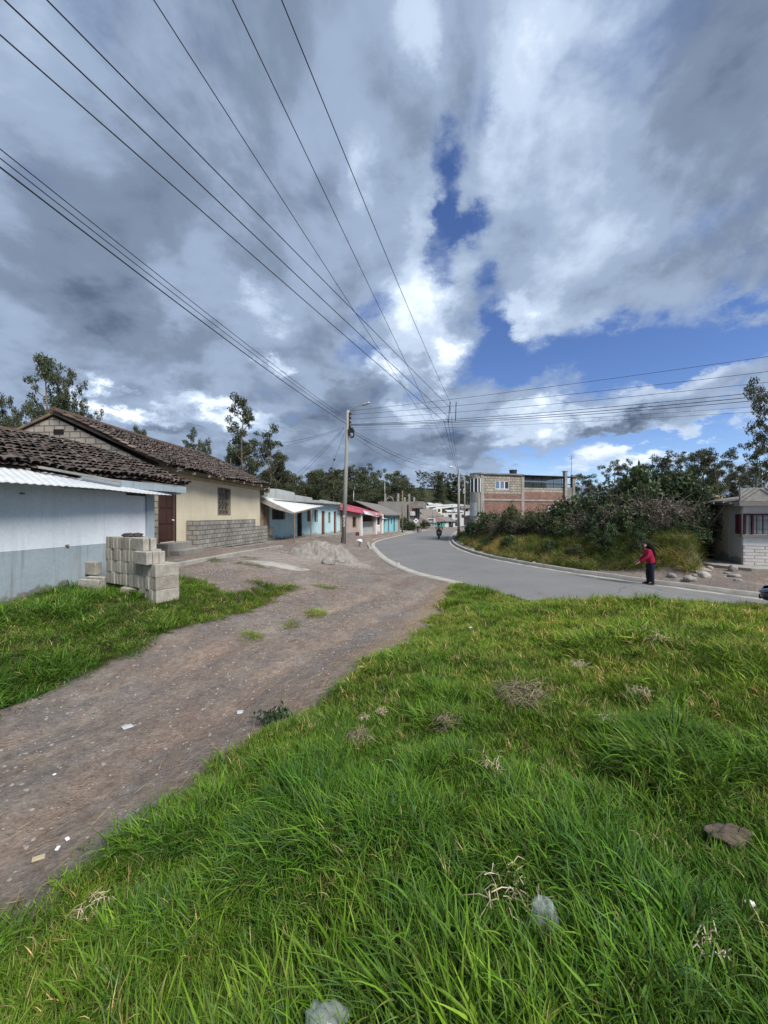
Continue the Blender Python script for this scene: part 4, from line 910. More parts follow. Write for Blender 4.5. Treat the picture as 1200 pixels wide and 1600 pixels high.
cw = thing('rusty_roof', 'low dark tin shed roof at the left foot of the brick building', 'shed', (0, 0, 0))
q = [at(724, 809.5, 40), at(752, 809, 37), at(756, 806, 39), at(730, 806.5, 42)]
b = MB(); b.add(q+[v+Vector((0, 0, .1)) for v in q], [(0, 3, 2, 1), (4, 5, 6, 7), (0, 1, 5, 4), (1, 2, 6, 5), (2, 3, 7, 6), (3, 0, 4, 7)]); b.build('roof', M['oldtin'], cw)
b = MB(); b.add([(q[0].x+.2, q[0].y+.2, .1), (q[1].x, q[1].y+.2, .1), (q[1].x, q[1].y+.2, q[1].z), (q[0].x+.2, q[0].y+.2, q[0].z)], [(0, 1, 2, 3)]); o = b.build('wall', M['grey'], cw); o.modifiers.new('gauge', 'SOLIDIFY').thickness = .15

# ------------------------------------------------------------------ pale house at the right edge
PA, PB, PC = Vector((16.75, 19.6)), Vector((15.95, 17.05)), Vector((24, 14.0))
zs_ = .40
h7 = thing('white_brick_house', 'weathered pale house with dark red window frames and slat parapet, right edge', 'house', (PB.x, PB.y, zs_))
dL = (PA-PB).normalized(); dR = (PC-PB).normalized(); aL = math.atan2(-dL.y, -dL.x); aR = math.atan2(dR.y, dR.x)
LL7 = (PA-PB).length
ML = Matrix.Translation((PA.x-PB.x, PA.y-PB.y, 0)) @ Matrix.Rotation(aL, 4, 'Z'); MR = Matrix.Rotation(aR, 4, 'Z')
class XB_(MB):
    def __init__(s, Mx): super().__init__(); s.Mx = Mx
    def add(s, vs, fs): super().add([s.Mx @ Vector(p) for p in vs], fs)
HT = 2.72
mo = plaster('ochre_stained_render', (.50, .43, .31), (.19, .17, .13), .6, (.22, .21, .19), lowz=.6); mg2 = plaster('grey_stained_render', (.46, .46, .42), (.16, .16, .14), .8, (.2, .2, .18), lowz=.5)
wz0, wz1 = 1.36, 2.25
b = XB_(ML); b.wall(0, LL7*.56, -.6, HT, 0, .2); o = b.build('wall', mo, h7); o['label'] = 'ochre stained left part of the wall'
b = XB_(ML); b.wall(LL7*.56+.002, LL7, -.6, HT, .01, .2, [(LL7-.42, LL7-.05, wz0, wz1)]); o = b.build('wall', mg2, h7); o['label'] = 'grey stained corner of the wall'
q = (.05, 6.2, wz0, wz1)
b = XB_(MR); b.wall(.0, 8, .86, HT, 0, .2, [q]); o = b.build('wall', M['white'], h7); o['label'] = 'white painted wall'
b = XB_(MR); b.wall(.0, 8, -.6, .858, -.012, .2); o = b.build('wall', M['whitebrick'], h7); o['label'] = 'lower wall of white painted bricks'
b = XB_(ML); b.box(-.9, -.003, .35, .55, -.6, 2.4); b.build('side_wall', M['block'], h7)
b = XB_(MR); b.box(-.1, 8, -.16, .1, wz0-.12, wz0-.02); b.build('sill', M['concrete_d'], h7)
b = XB_(MR)
for x0, x1 in ((.0, .07), (.28, .33), (1.42, 1.51), (2.9, 2.99), (4.4, 4.49)): b.box(x0, x1, -.09, .02, wz0, wz1)
b.box(0, 6.2, -.1, .02, wz1-.05, wz1+.02); f7 = b.build('window', M['redframe'], h7)
b = XB_(ML); b.box(LL7-.46, LL7-.38, -.08, .02, wz0, wz1); b.box(LL7-.2, LL7-.14, -.08, .02, wz0, wz1); b.build('window', M['redframe'], h7)
b = XB_(MR); b.box(.05, 6.2, .12, .14, wz0, wz1); b.build('pane', M['glass'], f7)
b = XB_(MR)
for i in range(30):
    x = .12+i*.2; b.add([(x, .10, wz0), (x+.09, .075, wz0), (x+.18, .10, wz0), (x, .10, wz1), (x+.09, .075, wz1), (x+.18, .10, wz1)], [(0, 1, 4, 3), (1, 2, 5, 4)])
b.build('curtain', M['curtain'], f7)
b = XB_(MR)
for i in range(26): x = .45+i*.22; b.box(x-.01, x+.01, -.05, -.03, wz0, wz1)
for z in (wz0+.22, wz0+.62): b.box(.38, 6.1, -.052, -.028, z, z+.02)
b.build('window_bars', M['iron'], f7)
b = XB_(ML); b.box(-1.0, LL7+.0, -.5, .3, HT-.03, HT+.05); b.build('eave_slab', M['concrete_d'], h7)
b = XB_(MR); b.box(-.35, 8, -.55, .3, HT-.12, HT+.08); b.build('eave_slab', M['concrete_d'], h7)
b = XB_(MR); b.box(-.30, 8, -.50, -.36, HT+.09, HT+.66); b.build('parapet_board', plain('grey_board', (.33, .32, .29), .9, .35, 3, .006), h7)
b = XB_(MR)
for k in range(12):
    for s in (1, -1):
        for j in range(4):
            if HT+.1+j*.17 > HT+.62: continue
            x = .25+k*.62+.31*(s+1)/1; x = -.25+k*1.24+(0 if s > 0 else 1.24); z = HT+.1+j*.17
            x2 = x+s*.62; z2 = z+.52
            if z2 > HT+.65: fr = (HT+.65-z)/.52; x2 = x+s*.62*fr; z2 = HT+.65
            if x > 8 or x2 > 8 or x < -.3 or x2 < -.3: continue
            b.bar((x, -.515, z), (x2, -.515, z2), .03, .012)
b.build('parapet_slats', M['concrete_d'], h7)
b = XB_(ML); b.add([(-1.6, -.7, HT+.06), (LL7-.1, -.7, HT+.06), (LL7-.1, 3.5, HT+.72), (-1.6, 3.5, HT+.6), (-1.6, -.7, HT+.14), (LL7-.1, -.7, HT+.14), (LL7-.1, 3.5, HT+.80), (-1.6, 3.5, HT+.68)], [(0, 3, 2, 1), (4, 5, 6, 7), (0, 1, 5, 4), (1, 2, 6, 5), (2, 3, 7, 6), (3, 0, 4, 7)]); b.build('roof', M['oldtin'], h7)
b = XB_(ML); b.bar((-.6, -.4, HT+.2), (.9, -.2, HT+.42), .12, .03); b.bar((-.2, -.3, HT+.34), (1.2, .1, HT+.5), .1, .03); b.build('loose_board', M['tin'], h7)
b = MB(); b.prism([(.25, .3), (7, -2.2), (7, 4), (2.5, 7), (1.2, 2.6)], 0, 2.6, 'z'); b.build('house_core', M['dark'], h7)
cm_ = corrugated('mast', (.3, .3, .3)); b = MB(); b.tube([(2.2, .6, 2.6), (2.2, .6, 4.9)], .03, 5); b.build('roof_pipe', M['steel'], h7)
# faint hand-painted strokes on the white bricks
b = XB_(MR)
rg = random.Random(4)
for (x, z, s) in ((1.28, .44, .17), (1.45, .46, .15), (1.62, .43, .12), (1.76, .42, .10), (1.90, .41, .09), (2.05, .40, .1), (2.5, .5, .15), (2.65, .46, .12)):
    b.bar((x, -.0205, z-s*.5), (x+.03, -.0205, z+s*.5), .022, .006); b.bar((x+.03, -.0205, z-s*.4), (x+.11, -.0205, z-s*.3), .02, .006)
b.build('painted_letters', plain('faded_ink', (.25, .24, .25), .8), h7)
sl = thing('pavement_slab', 'raised concrete slab along the foot of the pale house at the right edge', 'pavement', (0, 0, 0))
b = MB(); b.prism([(15.2, 19.6), (14.75, 17.2), (15.3, 16.0), (17.5, 15.1), (24, 12.6), (24, 14.0), (16.1, 17.0), (16.95, 19.8)], .02, zs_-.01, 'z'); b.build('slab', M['concrete'], sl, .02, fix=True)
# ------------------------------------------------------------------ stacked concrete blocks
BL, BH, BT = .50, .27, .125
def block_mesh(hollow):
    b = MB(); b.box(-BL/2, BL/2, -BT/2, BT/2, 0, BH)
    me_o = b.build('concrete_block', M['cblock'], bevel=.012); me = me_o.data
    bm = bmesh.new(); bm.from_mesh(me); bmesh.ops.subdivide_edges(bm, edges=bm.edges, cuts=2, use_grid_fill=True)
    rg = random.Random(3)
    for v in bm.verts: v.co += Vector([rg.uniform(-.004, .004) for _ in range(3)])
    bm.to_mesh(me); bm.free(); return me_o
BLK = block_mesh(False); first_blk = [True]
LB = {'stack': 'concrete block in the L-shaped dry stack at the corner of the blue wall', 'loose': 'broken concrete block lying in the grass against the blue wall'}
GB = {'stack': 'concrete blocks dry-stacked at the corner of the blue wall', 'loose': 'loose concrete blocks in the grass'}
rb = random.Random(12)
def put_block(x, y, z, yaw, kind='stack', tilt=(0, 0), sc=(1, 1, 1), label=None):
    o = BLK if first_blk[0] else BLK.copy()
    if not first_blk[0]: COL.objects.link(o)
    first_blk[0] = False
    o.location = (x, y, z); o.rotation_euler = (R(tilt[0]), R(tilt[1]), yaw); o.scale = sc
    tag(o, label or LB[kind], 'block', GB[kind]); return o
SA, SB = Vector((-6.52, 9.0)), Vector((-4.75, 8.0)); st_ = (SB-SA).normalized(); sn_ = Vector((-st_.y, st_.x)); syaw = math.atan2(st_.y, st_.x)
NB = 16; step = (SB-SA).length/NB
Z1 = 1.83
def endon(i, z): p = SA+st_*((i+.5)*step)+sn_*(BL/2+rb.uniform(-.012, .012)); put_block(p.x, p.y, z, syaw+math.pi/2+rb.uniform(-.03, .03))
def lengthwise(s, z, back=0.0, yaw=0): p = SA+st_*(s+BL/2)+sn_*(BT/2+back); put_block(p.x, p.y, z, syaw+yaw+rb.uniform(-.02, .02))
for i in range(8): endon(i, Z1)
lengthwise(8*step+.05, Z1, .0); lengthwise(8*step+.08, Z1, .14)
for i in range(11): endon(i, Z1-BH)
for k in range(3): lengthwise(11*step+.0, Z1-BH, -.12+k*.135)
for i in range(15): endon(i, Z1-2*BH)
endon(15, Z1-2*BH)
for r in (3, 4):
    for i in range(0 if r == 3 else 11, 16): endon(i, Z1-r*BH)
def put_px(px, py, dz=0.0): g = hit(px, py); return g.x, g.y, g.z+dz
for (px, py, yaw, kind, tilt, dz, lab) in ((152, 918, -.2, 'loose', (3, 0), .0, 'squat concrete block lying in the grass below the standing one'), (140, 922, -.1, 'loose', (-3, 2), -.02, 'concrete block sunk in the grass at the left end of the loose row'), (165, 917, .6, 'loose', (8, 3), -.05, 'tilted concrete block at the right end of the loose row'), (208, 930, .1, 'loose', (4, 6), -.13, 'concrete block almost buried in grass below the tall stack')):
    x, y, z = put_px(px, py); put_block(x, y, z-.02+dz, yaw, kind, tilt, label=lab)
x, y, z = put_px(147, 915); put_block(x-.05, y+.05, z+.25, -.25, 'loose', (0, 0), (.62, 1.5, 1.15), 'broken block standing upright on the loose row, stained brown')
x, y, z = put_px(173, 905); put_block(x, y+.1, z+.12, .2, 'loose', (90, 0), (.7, 1, .9), 'hollow faced block piece leaning by the tall stack')
sh = thing('rag', 'small dark crumpled rag lying on top of the block stack', 'rag', (SA+st_*.75+sn_*.2).to_3d()+Vector((0, 0, Z1+BH)))
def lump(name, r, seed, mat, parent=None, sc=(1, 1, 1), amp=.25, sub=3, loc=None, rough=1.6):
    bm = bmesh.new(); bmesh.ops.create_icosphere(bm, subdivisions=sub, radius=1); s = Vector((seed*3.7, seed*1.3, seed*.7))
    for v in bm.verts:
        d = v.co.normalized(); k = 1+amp*mnoise.noise(d*rough+s)+amp*.5*mnoise.noise(d*rough*2.3+s)+amp*.2*mnoise.noise(d*rough*6+s)
        v.co = Vector((d.x*k*sc[0], d.y*k*sc[1], d.z*k*sc[2]))*r
    me = bpy.data.meshes.new(name); bm.to_mesh(me); bm.free(); me.shade_smooth(); me.materials.append(mat)
    o = bpy.data.objects.new(name, me); COL.objects.link(o)
    if parent is not None: o.parent = parent
    if loc is not None: o.location = loc
    return o
M['rag'] = plain('dark_rag', (.06, .05, .05), .9)
for i, (dx, s) in enumerate(((-.1, .1), (.12, .09))): lump('cloth_fold', s, 3+i, M['rag'], sh, (1.3, .9, .6), .5, 3, (dx, 0, s*.4))

# ------------------------------------------------------------------ spoil heap, stones and rubble
def stone_mat(name, c, c2):
    m = Mat(name, .9, .2); f = m.noise(4, 8, .65); g = m.noise(40, 4, .6)
    m.color(m.mix(1.0, m.mix(m.ramp(f, [(.35, 0), (.65, 1)]), c, c2), m.ramp(g, [(.2, .75), (.8, 1.2)]), 'MULTIPLY')); m.bump(m.mix(.5, f, g), .02); return m.m
M['stone'] = stone_mat('field_stone', (.20, .19, .18), (.33, .31, .29)); M['stone_p'] = stone_mat('pale_stone', (.30, .285, .265), (.46, .44, .41))
m = Mat('spoil', .96, .1); f = m.noise(3, 9, .68); g = m.noise(30, 5, .7)
m.color(m.mix(1.0, m.ramp(f, [(.25, (.20, .17, .15)), (.5, (.26, .24, .215)), (.78, (.38, .36, .33))]), m.ramp(g, [(.2, .6), (.8, 1.3)]), 'MULTIPLY')); m.bump(m.math('ADD', f, m.math('MULTIPLY', g, .5)), .06)
n = 70; hx, hy = np.meshgrid(np.linspace(-2.45, 2.0, n*2), np.linspace(-1.25, 1.5, n)); cx, cy = -2.55, 18.2
def hump(cx_, cy_, rx_, ry_): return np.exp(-((hx - cx_) / rx_) ** 2 - ((hy - cy_) / ry_) ** 2)
prof = .78 * hump(-.35, 0, 1.05, .62) + .33 * hump(.75, -.1, .75, .55) + .18 * hump(-1.4, -.2, .5, .5)
edge = sstep(1.02, .8, np.hypot(hx/2.25, hy/1.3))
rubble = .24 * fbm(hx * 4, hy * 4, 3) + .12 * fbm(hx * 13, hy * 13, 3)
hh = prof * (1 + .5 * fbm(hx * 1.6 + 9, hy * 1.6)) * edge + rubble * edge * np.clip(prof * 4, 0, 1) - .12 * (1 - edge)
hz_ = H((hx+cx).ravel(), (hy+cy).ravel())+hh.ravel()
ii = np.arange(n*2*n).reshape(n, n*2)
heap = np_mesh('spoil_heap', np.c_[(hx+cx).ravel(), (hy+cy).ravel(), hz_], np.stack([ii[:-1, :-1], ii[:-1, 1:], ii[1:, 1:], ii[1:, :-1]], -1).reshape(-1, 4), m.m, smooth=True)
tag(heap, 'low heap of pale sandy rubble on the dirt yard near the pole', 'heap')
def stone(px, py, w, label, mat='stone', sc=(1, .8, .62), seed=1, group=None, dz=0.0, amp=.22):
    g = hit(px, py); r = w/F*g.y/2
    o = lump('stone', r, seed, M[mat], None, sc, amp, 3, (g.x, g.y+r*.4, g.z+r*sc[2]*.35+dz)); o.rotation_euler = (0, 0, seed*1.3)
    return tag(o, label, 'stone', group)
G_H = 'stones at the foot of the rubble heap'; G_R = 'boulders at the foot of the overgrown bank'
stone(512, 882, 27, 'largest grey stone in front of the rubble heap', 'stone', (1, .8, .62), 1, G_H)
stone(530, 881, 22, 'second large grey stone, just right of the largest by the heap', 'stone', (1, .8, .7), 2, G_H)
stone(455, 866, 9, 'small dark stone at the left foot of the rubble heap', 'stone', (1, .8, .6), 3, G_H)
stone(441, 864, 7, 'smallest stone at the far left of the rubble heap', 'stone', (1.2, .8, .5), 4, G_H)
stone(466, 867, 8, 'pale stone at the left front of the rubble heap', 'stone_p', (1, .8, .5), 5, G_H)
stone(552, 882, 7, 'dark stone in the loose gravel right of the heap', 'stone', (1, .8, .6), 6, G_H)
stone(622, 884, 8, 'pointed pale stone beside the concrete road edge', 'stone_p', (.8, .8, .9), 7)
stone(500, 872, 8, 'pale lump of rubble on the front of the heap', 'stone_p', (1, .8, .7), 8, G_H, .03)
stone(1052, 903, 14, 'single rounded grey boulder nearest the walking person', 'stone', (1, .8, .72), 11, G_R)
stone(1081, 909, 19, 'dark grey boulder at the kerb, lowest of the right group', 'stone', (1, .8, .62), 12, G_R)
stone(1103, 903, 22, 'large pale speckled boulder in front of the slab', 'stone_p', (1.1, .8, .62), 13, G_R)
stone(1100, 893, 18, 'flat grey boulder behind the large pale one', 'stone', (1.2, .8, .45), 14, G_R)
stone(1111, 890, 12, 'rounded boulder against the end of the slab', 'stone', (1, .8, .7), 15, G_R)
stone(1085, 893, 9, 'small pale broken stone on top of the boulder group', 'stone_p', (1.2, .8, .4), 16, G_R)
stone(1087, 901, 8, 'small brown stone between the two front boulders', 'stone', (1.1, .8, .6), 17, G_R)
stone(1148, 893, 15, 'upright lump of concrete rubble leaning on the slab', 'stone', (.9, .8, 1.0), 18, 'rubble lumps by the slab')
stone(1150, 902, 14, 'flat lump of concrete rubble below the upright one', 'stone', (1.2, .9, .5), 19, 'rubble lumps by the slab')
stone(1155, 908, 11, 'lowest lump of concrete rubble near the kerb', 'stone', (1.1, .9, .5), 20, 'rubble lumps by the slab')
stone(1137, 897, 7, 'small lump of rubble left of the upright one', 'stone', (1.1, .9, .6), 21, 'rubble lumps by the slab')
stone(1133, 902, 4, 'tiny white stone on the dirt before the slab', 'stone_p', (1, 1, .6), 22)
for i, px in enumerate((722, 738, 752, 768, 790, 806, 835, 862)):
    py = np.interp(px, [716, 730, 760, 860], [846, 858, 868, 885]); stone(px, py, 5+(i*7) % 4, 'small stone in the dirt at the foot of the overgrown bank', 'stone' if i % 3 else 'stone_p', (1, .8, .7), 30+i, 'small stones along the bank foot')
gslab = thing('cement_patch', 'pale spill of dried cement lying flat on the dirt yard', 'slab'); g = hit(430, 881)
pts = []; rg = random.Random(5)
for i in range(22): a = 2*math.pi*i/22; pts.append((g.x+math.cos(a)*1.25*rg.uniform(.75, 1.1), g.y+math.sin(a)*.55*rg.uniform(.7, 1.1)))
b = MB(); zt_ = [h1(*p)+.012 for p in pts]; b.add([(p[0], p[1], z) for p, z in zip(pts, zt_)]+[(g.x, g.y, h1(g.x, g.y)+.05)]+[(p[0]*1.0, p[1], z-.08) for p, z in zip(pts, zt_)], [(i, (i+1) % 22, 22) for i in range(22)]+[(i, i+23, (i+1) % 22+23, (i+1) % 22) for i in range(22)])
b.build('cement_crust', stone_mat('cement_crust', (.29, .27, .245), (.38, .36, .33)), gslab, smooth=True)

# ------------------------------------------------------------------ utility poles and lamps
def text_mesh(s, size, name, mat, parent, M4, depth=.004):
    cu = bpy.data.curves.new(name, 'FONT'); cu.body = s; cu.size = size; cu.extrude = depth; cu.align_x = 'CENTER'
    o = bpy.data.objects.new(name+'_src', cu); COL.objects.link(o); dg = bpy.context.evaluated_depsgraph_get()
    me = bpy.data.meshes.new_from_object(o.evaluated_get(dg)); bpy.data.objects.remove(o); me.materials.clear(); me.materials.append(mat)
    r = bpy.data.objects.new(name, me); COL.objects.link(r); r.parent = parent; r.matrix_local = M4; return r
m = Mat('pole_concrete', .9, .2); f = m.noise(1.2, 7, .6, stretch=(4, 4, .5)); g = m.noise(25, 4, .6)
m.color(m.mix(1.0, m.ramp(f, [(.3, (.21, .21, .195)), (.7, (.33, .325, .30))]), m.ramp(g, [(.2, .85), (.8, 1.15)]), 'MULTIPLY')); m.bump(g, .006); M['pole'] = m.m
def street_lamp_arm(t, top, tip):
    b = MB(); b.tube([top, (Vector(top)+Vector(tip))/2+Vector((0, 0, .06)), tip], .03, 6); la = b.build('lamp_arm', M['steel'], t)
    d = (Vector(tip)-Vector(top)).normalized(); b = MB(); b.tube([Vector(tip)-d*.12, Vector(tip)+d*.1, Vector(tip)+d*.42, Vector(tip)+d*.5], [.05, .10, .085, .03], 8); b.build('lamp_head', M['steel'], la)
T1 = Vector((-2.52, 27.0, 9.98)); B1 = Vector((-2.86, 27.0, .3))
u1 = thing('utility_pole', 'tall tapering concrete pole with white painted digits, in front of the pink house', 'utility pole', (B1.x, B1.y, .6), 0, 'concrete utility poles')
lt1 = T1-Vector((B1.x, B1.y, .6)); b = MB(); b.tube([(0, 0, -.5), lt1*.5, lt1], [.165, .135, .105], 18); b.build('pole_shaft', M['pole'], u1, smooth=True)
for k in range(4):
    z = lt1.z-.28-k*.30; p = lt1*(z/lt1.z); b = MB(); b.tube([(p.x+.09, -.06, z), (p.x+.27, -.1, z)], .02, 6); b.tube([(p.x+.2, -.1, z-.07), (p.x+.2, -.1, z+.07)], [.05, .05], 8); b.build('insulator', M['ins'], u1)
b = MB(); z = lt1.z-.78; b.box(lt1.x+.08, lt1.x+.13, -.13, -.07, z-.55, z+.62); b.build('insulator_rack', M['iron'], u1)
for k in range(2):
    b = MB(); cz = lt1.z-1.62; b.tube([(lt1.x+.25+.17*math.cos(t*.4488+k*.6), -.16-.03*k, cz+.36*math.sin(t*.4488)+.05*k) for t in range(15)], .045, 6); b.build('cable_coil', M['black'], u1)
b = MB(); b.box(lt1.x+.06, lt1.x+.36, -.22, -.1, lt1.z-1.62, lt1.z-1.25); b.build('splice_box', M['black'], u1, .02)
street_lamp_arm(u1, (lt1.x+.12, 0, lt1.z+.02), (lt1.x+1.05, -.1, lt1.z+.34))
for i, ch in enumerate('022'):
    zz_ = 1.98-.06-i*.29; M4 = Matrix.Translation((.055+.01, -.163, zz_-.12)) @ Matrix.Rotation(R(14), 4, 'Z') @ Matrix.Rotation(R(90), 4, 'X'); text_mesh(ch, .30, 'pole_digit', M['white'], u1, M4)
b = MB(); b.tube([(.0, -.0, -.1), (.004, 0, .42)], .172, 18); b.build('base_stain', plain('dark_base_band', (.09, .085, .08), .9), u1)
def pole(px, yt, yb, Yd, label, r0, r1, mat, group='concrete utility poles', lamp=None):
    tp = at(px, yt, Yd); z0 = EYE-(yb-HOR)/F*Yd; t = thing('utility_pole', label, 'utility pole', (tp.x, tp.y, z0), 0, group)
    b = MB(); b.tube([(0, 0, -.6), (0, 0, tp.z-z0)], [r0, r1], 14); b.build('pole_shaft', mat, t, smooth=True)
    for k in range(3): b = MB(); z = tp.z-z0-.25-k*.28; b.tube([(-.05, -.08, z), (-.05, -.22, z)], .05, 6); b.build('insulator', M['ins'], t)
    if lamp: street_lamp_arm(t, (0, 0, tp.z-z0-.05), lamp)
    return t, tp
u3, T3 = pole(716.8, 733, 836, 50, 'concrete pole with a street lamp on the right kerb at the bank end', .19, .11, M['pole'], lamp=(-.8, -.1, 8.78))
b = MB(); b.tube([(0, 0, -.1), (0, 0, .75)], .21, 14); b.build('dark_base', M['iron'], u3)
u4, T4 = pole(726, 745, 816, 76, 'thinner distant concrete pole just right of the kerb pole', .17, .1, M['pole'], lamp=(-1.2, -.1, 7.6))
b = MB(); b.box(-.4, .1, -.35, -.18, 5.6, 6.6); b.build('transformer', M['steel'], u4, .05)
u2, T2 = pole(628.8, 767, 831, 53, 'thin dark wooden pole beside the turquoise cottage', .12, .08, M['wood'], 'wooden poles')
u5, T5 = pole(552.5, 766, 790, 60, 'pale lamp post showing above the pink house roof', .07, .05, M['steel'], 'lamp posts behind the houses', lamp=(.1, -.3, 2.5))
u6, T6 = pole(601.2, 752, 783, 72, 'thin lamp mast beside the roof of the unfinished building', .07, .05, M['steel'], 'lamp posts behind the houses')
u7, T7 = pole(1191, 737, 765, 26, 'short steel pipe mast rising behind the slat parapet', .03, .03, M['steel'], 'pipe masts')

# ------------------------------------------------------------------ wires
def wire(A, B, sag, r, label, group, n=28):
    A = Vector(A); B = Vector(B); b = MB()
    b.tube([A.lerp(B, i/n)-Vector((0, 0, sag*4*(i/n)*(1-i/n))) for i in range(n+1)], r, 5, False)
    o = b.build('utility_wire', M['wire'], smooth=True); return tag(o, label, 'wire', group)
def up(px, py, z):            # point at height z on a sight line above the camera
    Yd = (z-EYE)*F/(HOR-py); return at(px, py, Yd)
def back(A, B, k): return A+(A-B)*k
J = Vector((4.0, 23.2, 0))
def jz(py): return EYE+(HOR-py)/F*23.2
GW = 'overhead wires crossing above the camera'
for (px, py, jy, r, lab) in ((78, 0, 637, .011, 'overhead wire entering at the top left, third from the left corner'), (12, 0, 650, .012, 'overhead wire entering exactly beside the top left corner'), (0, 50, 660, .012, 'overhead wire entering just below the top left corner'), (453, 0, 632, .008, 'rightmost overhead wire fanning from the top edge')):
    A = up(px, py, 9.4); B = Vector((J.x-.15*(jy-637)/12, J.y, jz(jy))); wire(back(A, B, .35), B, .05 if px != 453 else .35, r, lab, GW)
for (px, jx, jy, sg, lab) in ((243, 712, 728, .12, 'thin overhead wire from the top edge, left of the two thin middle ones'), (365, 716, 735, .1, 'thin overhead wire from the top edge, right of the two thin middle ones')):
    A = up(px, 0, 9.4); B = at(jx, jy, 50); wire(back(A, B, .08), B, sg, .008, lab, GW, 40)
for k, (dx, jy, lab) in enumerate(((0, 637, 'upper wire sloping from the crossing down to the right kerb pole'), (-.2, 650, 'middle wire sloping from the crossing down to the right kerb pole'), (-.35, 660, 'lower wire sloping from the crossing down to the right kerb pole'))):
    wire((J.x+dx, J.y, jz(jy)), T3-Vector((.05, .15, .25+k*.28)), .25, .011, lab, 'wires running to the kerb pole')
PT = T1
for (py, r, dz, sg, lab) in ((225, .010, -.6, .18, 'top wire of the bundle from the left edge to the concrete pole'), (238, .010, -.75, .22, 'middle wire of the bundle from the left edge to the concrete pole'), (251, .016, -1.0, .25, 'thick lowest cable from the left edge to the concrete pole')):
    A = up(0, py, 8.8); B = PT+Vector((-.1, -.1, dz)); wire(back(A, B, .15), B, sg, r, lab, 'cables from the left edge to the concrete pole')
GX = 'wires spanning from the concrete pole to the right edge'
for i, (y0, y1, sg, r, lab) in enumerate(((642, 548, .25, .010, 'highest wire spanning right from the concrete pole'), (648, 570, .30, .010, 'second highest wire spanning right from the concrete pole'), (655, 585, .35, .010, 'third wire down spanning right from the concrete pole'), (663, 596, .45, .014, 'thick cable bundle spanning right, upper strand'), (664, 601, .50, .016, 'thick cable bundle spanning right, middle strand'), (665, 607, .50, .014, 'thick cable bundle spanning right, lower strand'), (668, 622, .35, .007, 'faint lower wire spanning right from the concrete pole'), (672, 632, .3, .007, 'faintest lowest wire spanning right from the concrete pole'))):
    A = at(547, y0, 26.9); B = at(1205, y1, 16); wire(A, back(B, A, .5), sg, r, lab, GX, 36)
for i, (x0, a0, b0, lab) in enumerate(((0, 628, 661, 'left vertical spreader rod hanging at the wire crossing'), (.36, 628, 657, 'right vertical spreader rod hanging at the wire crossing'))):
    t = thing('spreader_rod', lab, 'rod', (J.x+x0, J.y, jz(b0)), 0, 'spreader rods at the wire crossing'); b = MB(); b.tube([(-.12 if i == 0 else -.04, 0, 0), (0, 0, jz(a0)-jz(b0))], .025, 6); b.build('rod', M['wire'], t)
for (y0, px, py, Yd, sg, r, lab) in ((671, 680, 727, 52, .5, .014, 'upper cable dropping from the concrete pole towards the far hill'), (674, 668, 727, 50, .5, .014, 'lower cable dropping from the concrete pole towards the far hill'), (680, 650, 733, 50, .4, .009, 'thin wire dropping from the concrete pole to the wooden pole side'), (676, 714, 742, 50, .6, .009, 'thin wire from the concrete pole to the right kerb pole')):
    wire(at(549, y0, 26.9), at(px, py, Yd), sg, r, lab, 'cables dropping away behind the concrete pole')
for (y0, px, py, Yd, sg, r, lab) in ((667, 428, 694, 26, .15, .010, 'service cable from the pole to the left, upper'), (669, 400, 706, 25.5, .15, .008, 'service cable from the pole to the left, lower'), (668, 462, 742, 33, .1, .010, 'service cable from the pole sloping down to the turquoise house, left'), (670, 470, 742, 34, .1, .010, 'service cable from the pole sloping down to the turquoise house, right')):
    wire(at(538, y0, 26.9), at(px, py, Yd), sg, r, lab, 'service cables to the left houses')
gwl = thing('guy_wire', 'steep guy wire with two dark insulators left of the concrete pole', 'wire', PT+Vector((0, 0, -1.2))); A = Vector((-.1, 0, 0)); B = at(512, 745, 29)-(PT+Vector((0, 0, -1.2)))
b = MB(); b.tube([A, B], .010, 5); b.build('strand', M['wire'], gwl)
for k in (.62, .80): p = A.lerp(B, k); q = A.lerp(B, k+.03); b = MB(); b.tube([p, q], .07, 8); b.build('insulator', M['ins'], gwl)

# ------------------------------------------------------------------ road sign, white bundle
S_ = at(650, 830, 58); S_.z = .15
sg_ = thing('road_sign', 'white diamond road sign on a thin post at the left kerb', 'sign', S_); b = MB(); b.tube([(0, 0, -.2), (0, 0, 1.7)], .035, 6); b.build('post', M['steel'], sg_)
b = MB(); zc = 1.62; b.prism([(-.42, zc), (0, zc-.42), (.42, zc), (.3, zc+.1), (0, zc+.42), (-.3, zc+.1)], -.05, -.035, 'y'); pt_ = b.build('plate', M['white'], sg_); b = MB(); b.prism([(-.12, zc-.08), (.12, zc-.08), (.12, zc+.04), (0, zc+.14), (-.12, zc+.04)], -.058, -.051, 'y'); b.build('symbol', M['iron'], pt_)
pb = thing('planter', 'squat dark planter at the foot of the road sign', 'planter', S_+Vector((.5, .3, 0))); b = MB(); b.tube([(0, 0, -.1), (0, 0, .5)], [.35, .45], 10); b.build('pot', M['concrete_d'], pb); lump('plant', .45, 5, plain('dark_leaf_mass', (.04, .055, .03)), pb, (1, 1, .5), .6, 3, (0, 0, .6), 3)
g = hit(562, 854); wb = thing('white_bundle', 'white crumpled sack hung on a short dark stump by the road bend', 'sack', g); b = MB(); b.tube([(0, 0, -.1), (.02, 0, .36)], .07, 7); b.build('stump', M['wood'], wb); lump('sack', .2, 8, M['white'], wb, (1.2, .8, .6), .5, 3, (-.02, 0, .42), 2)

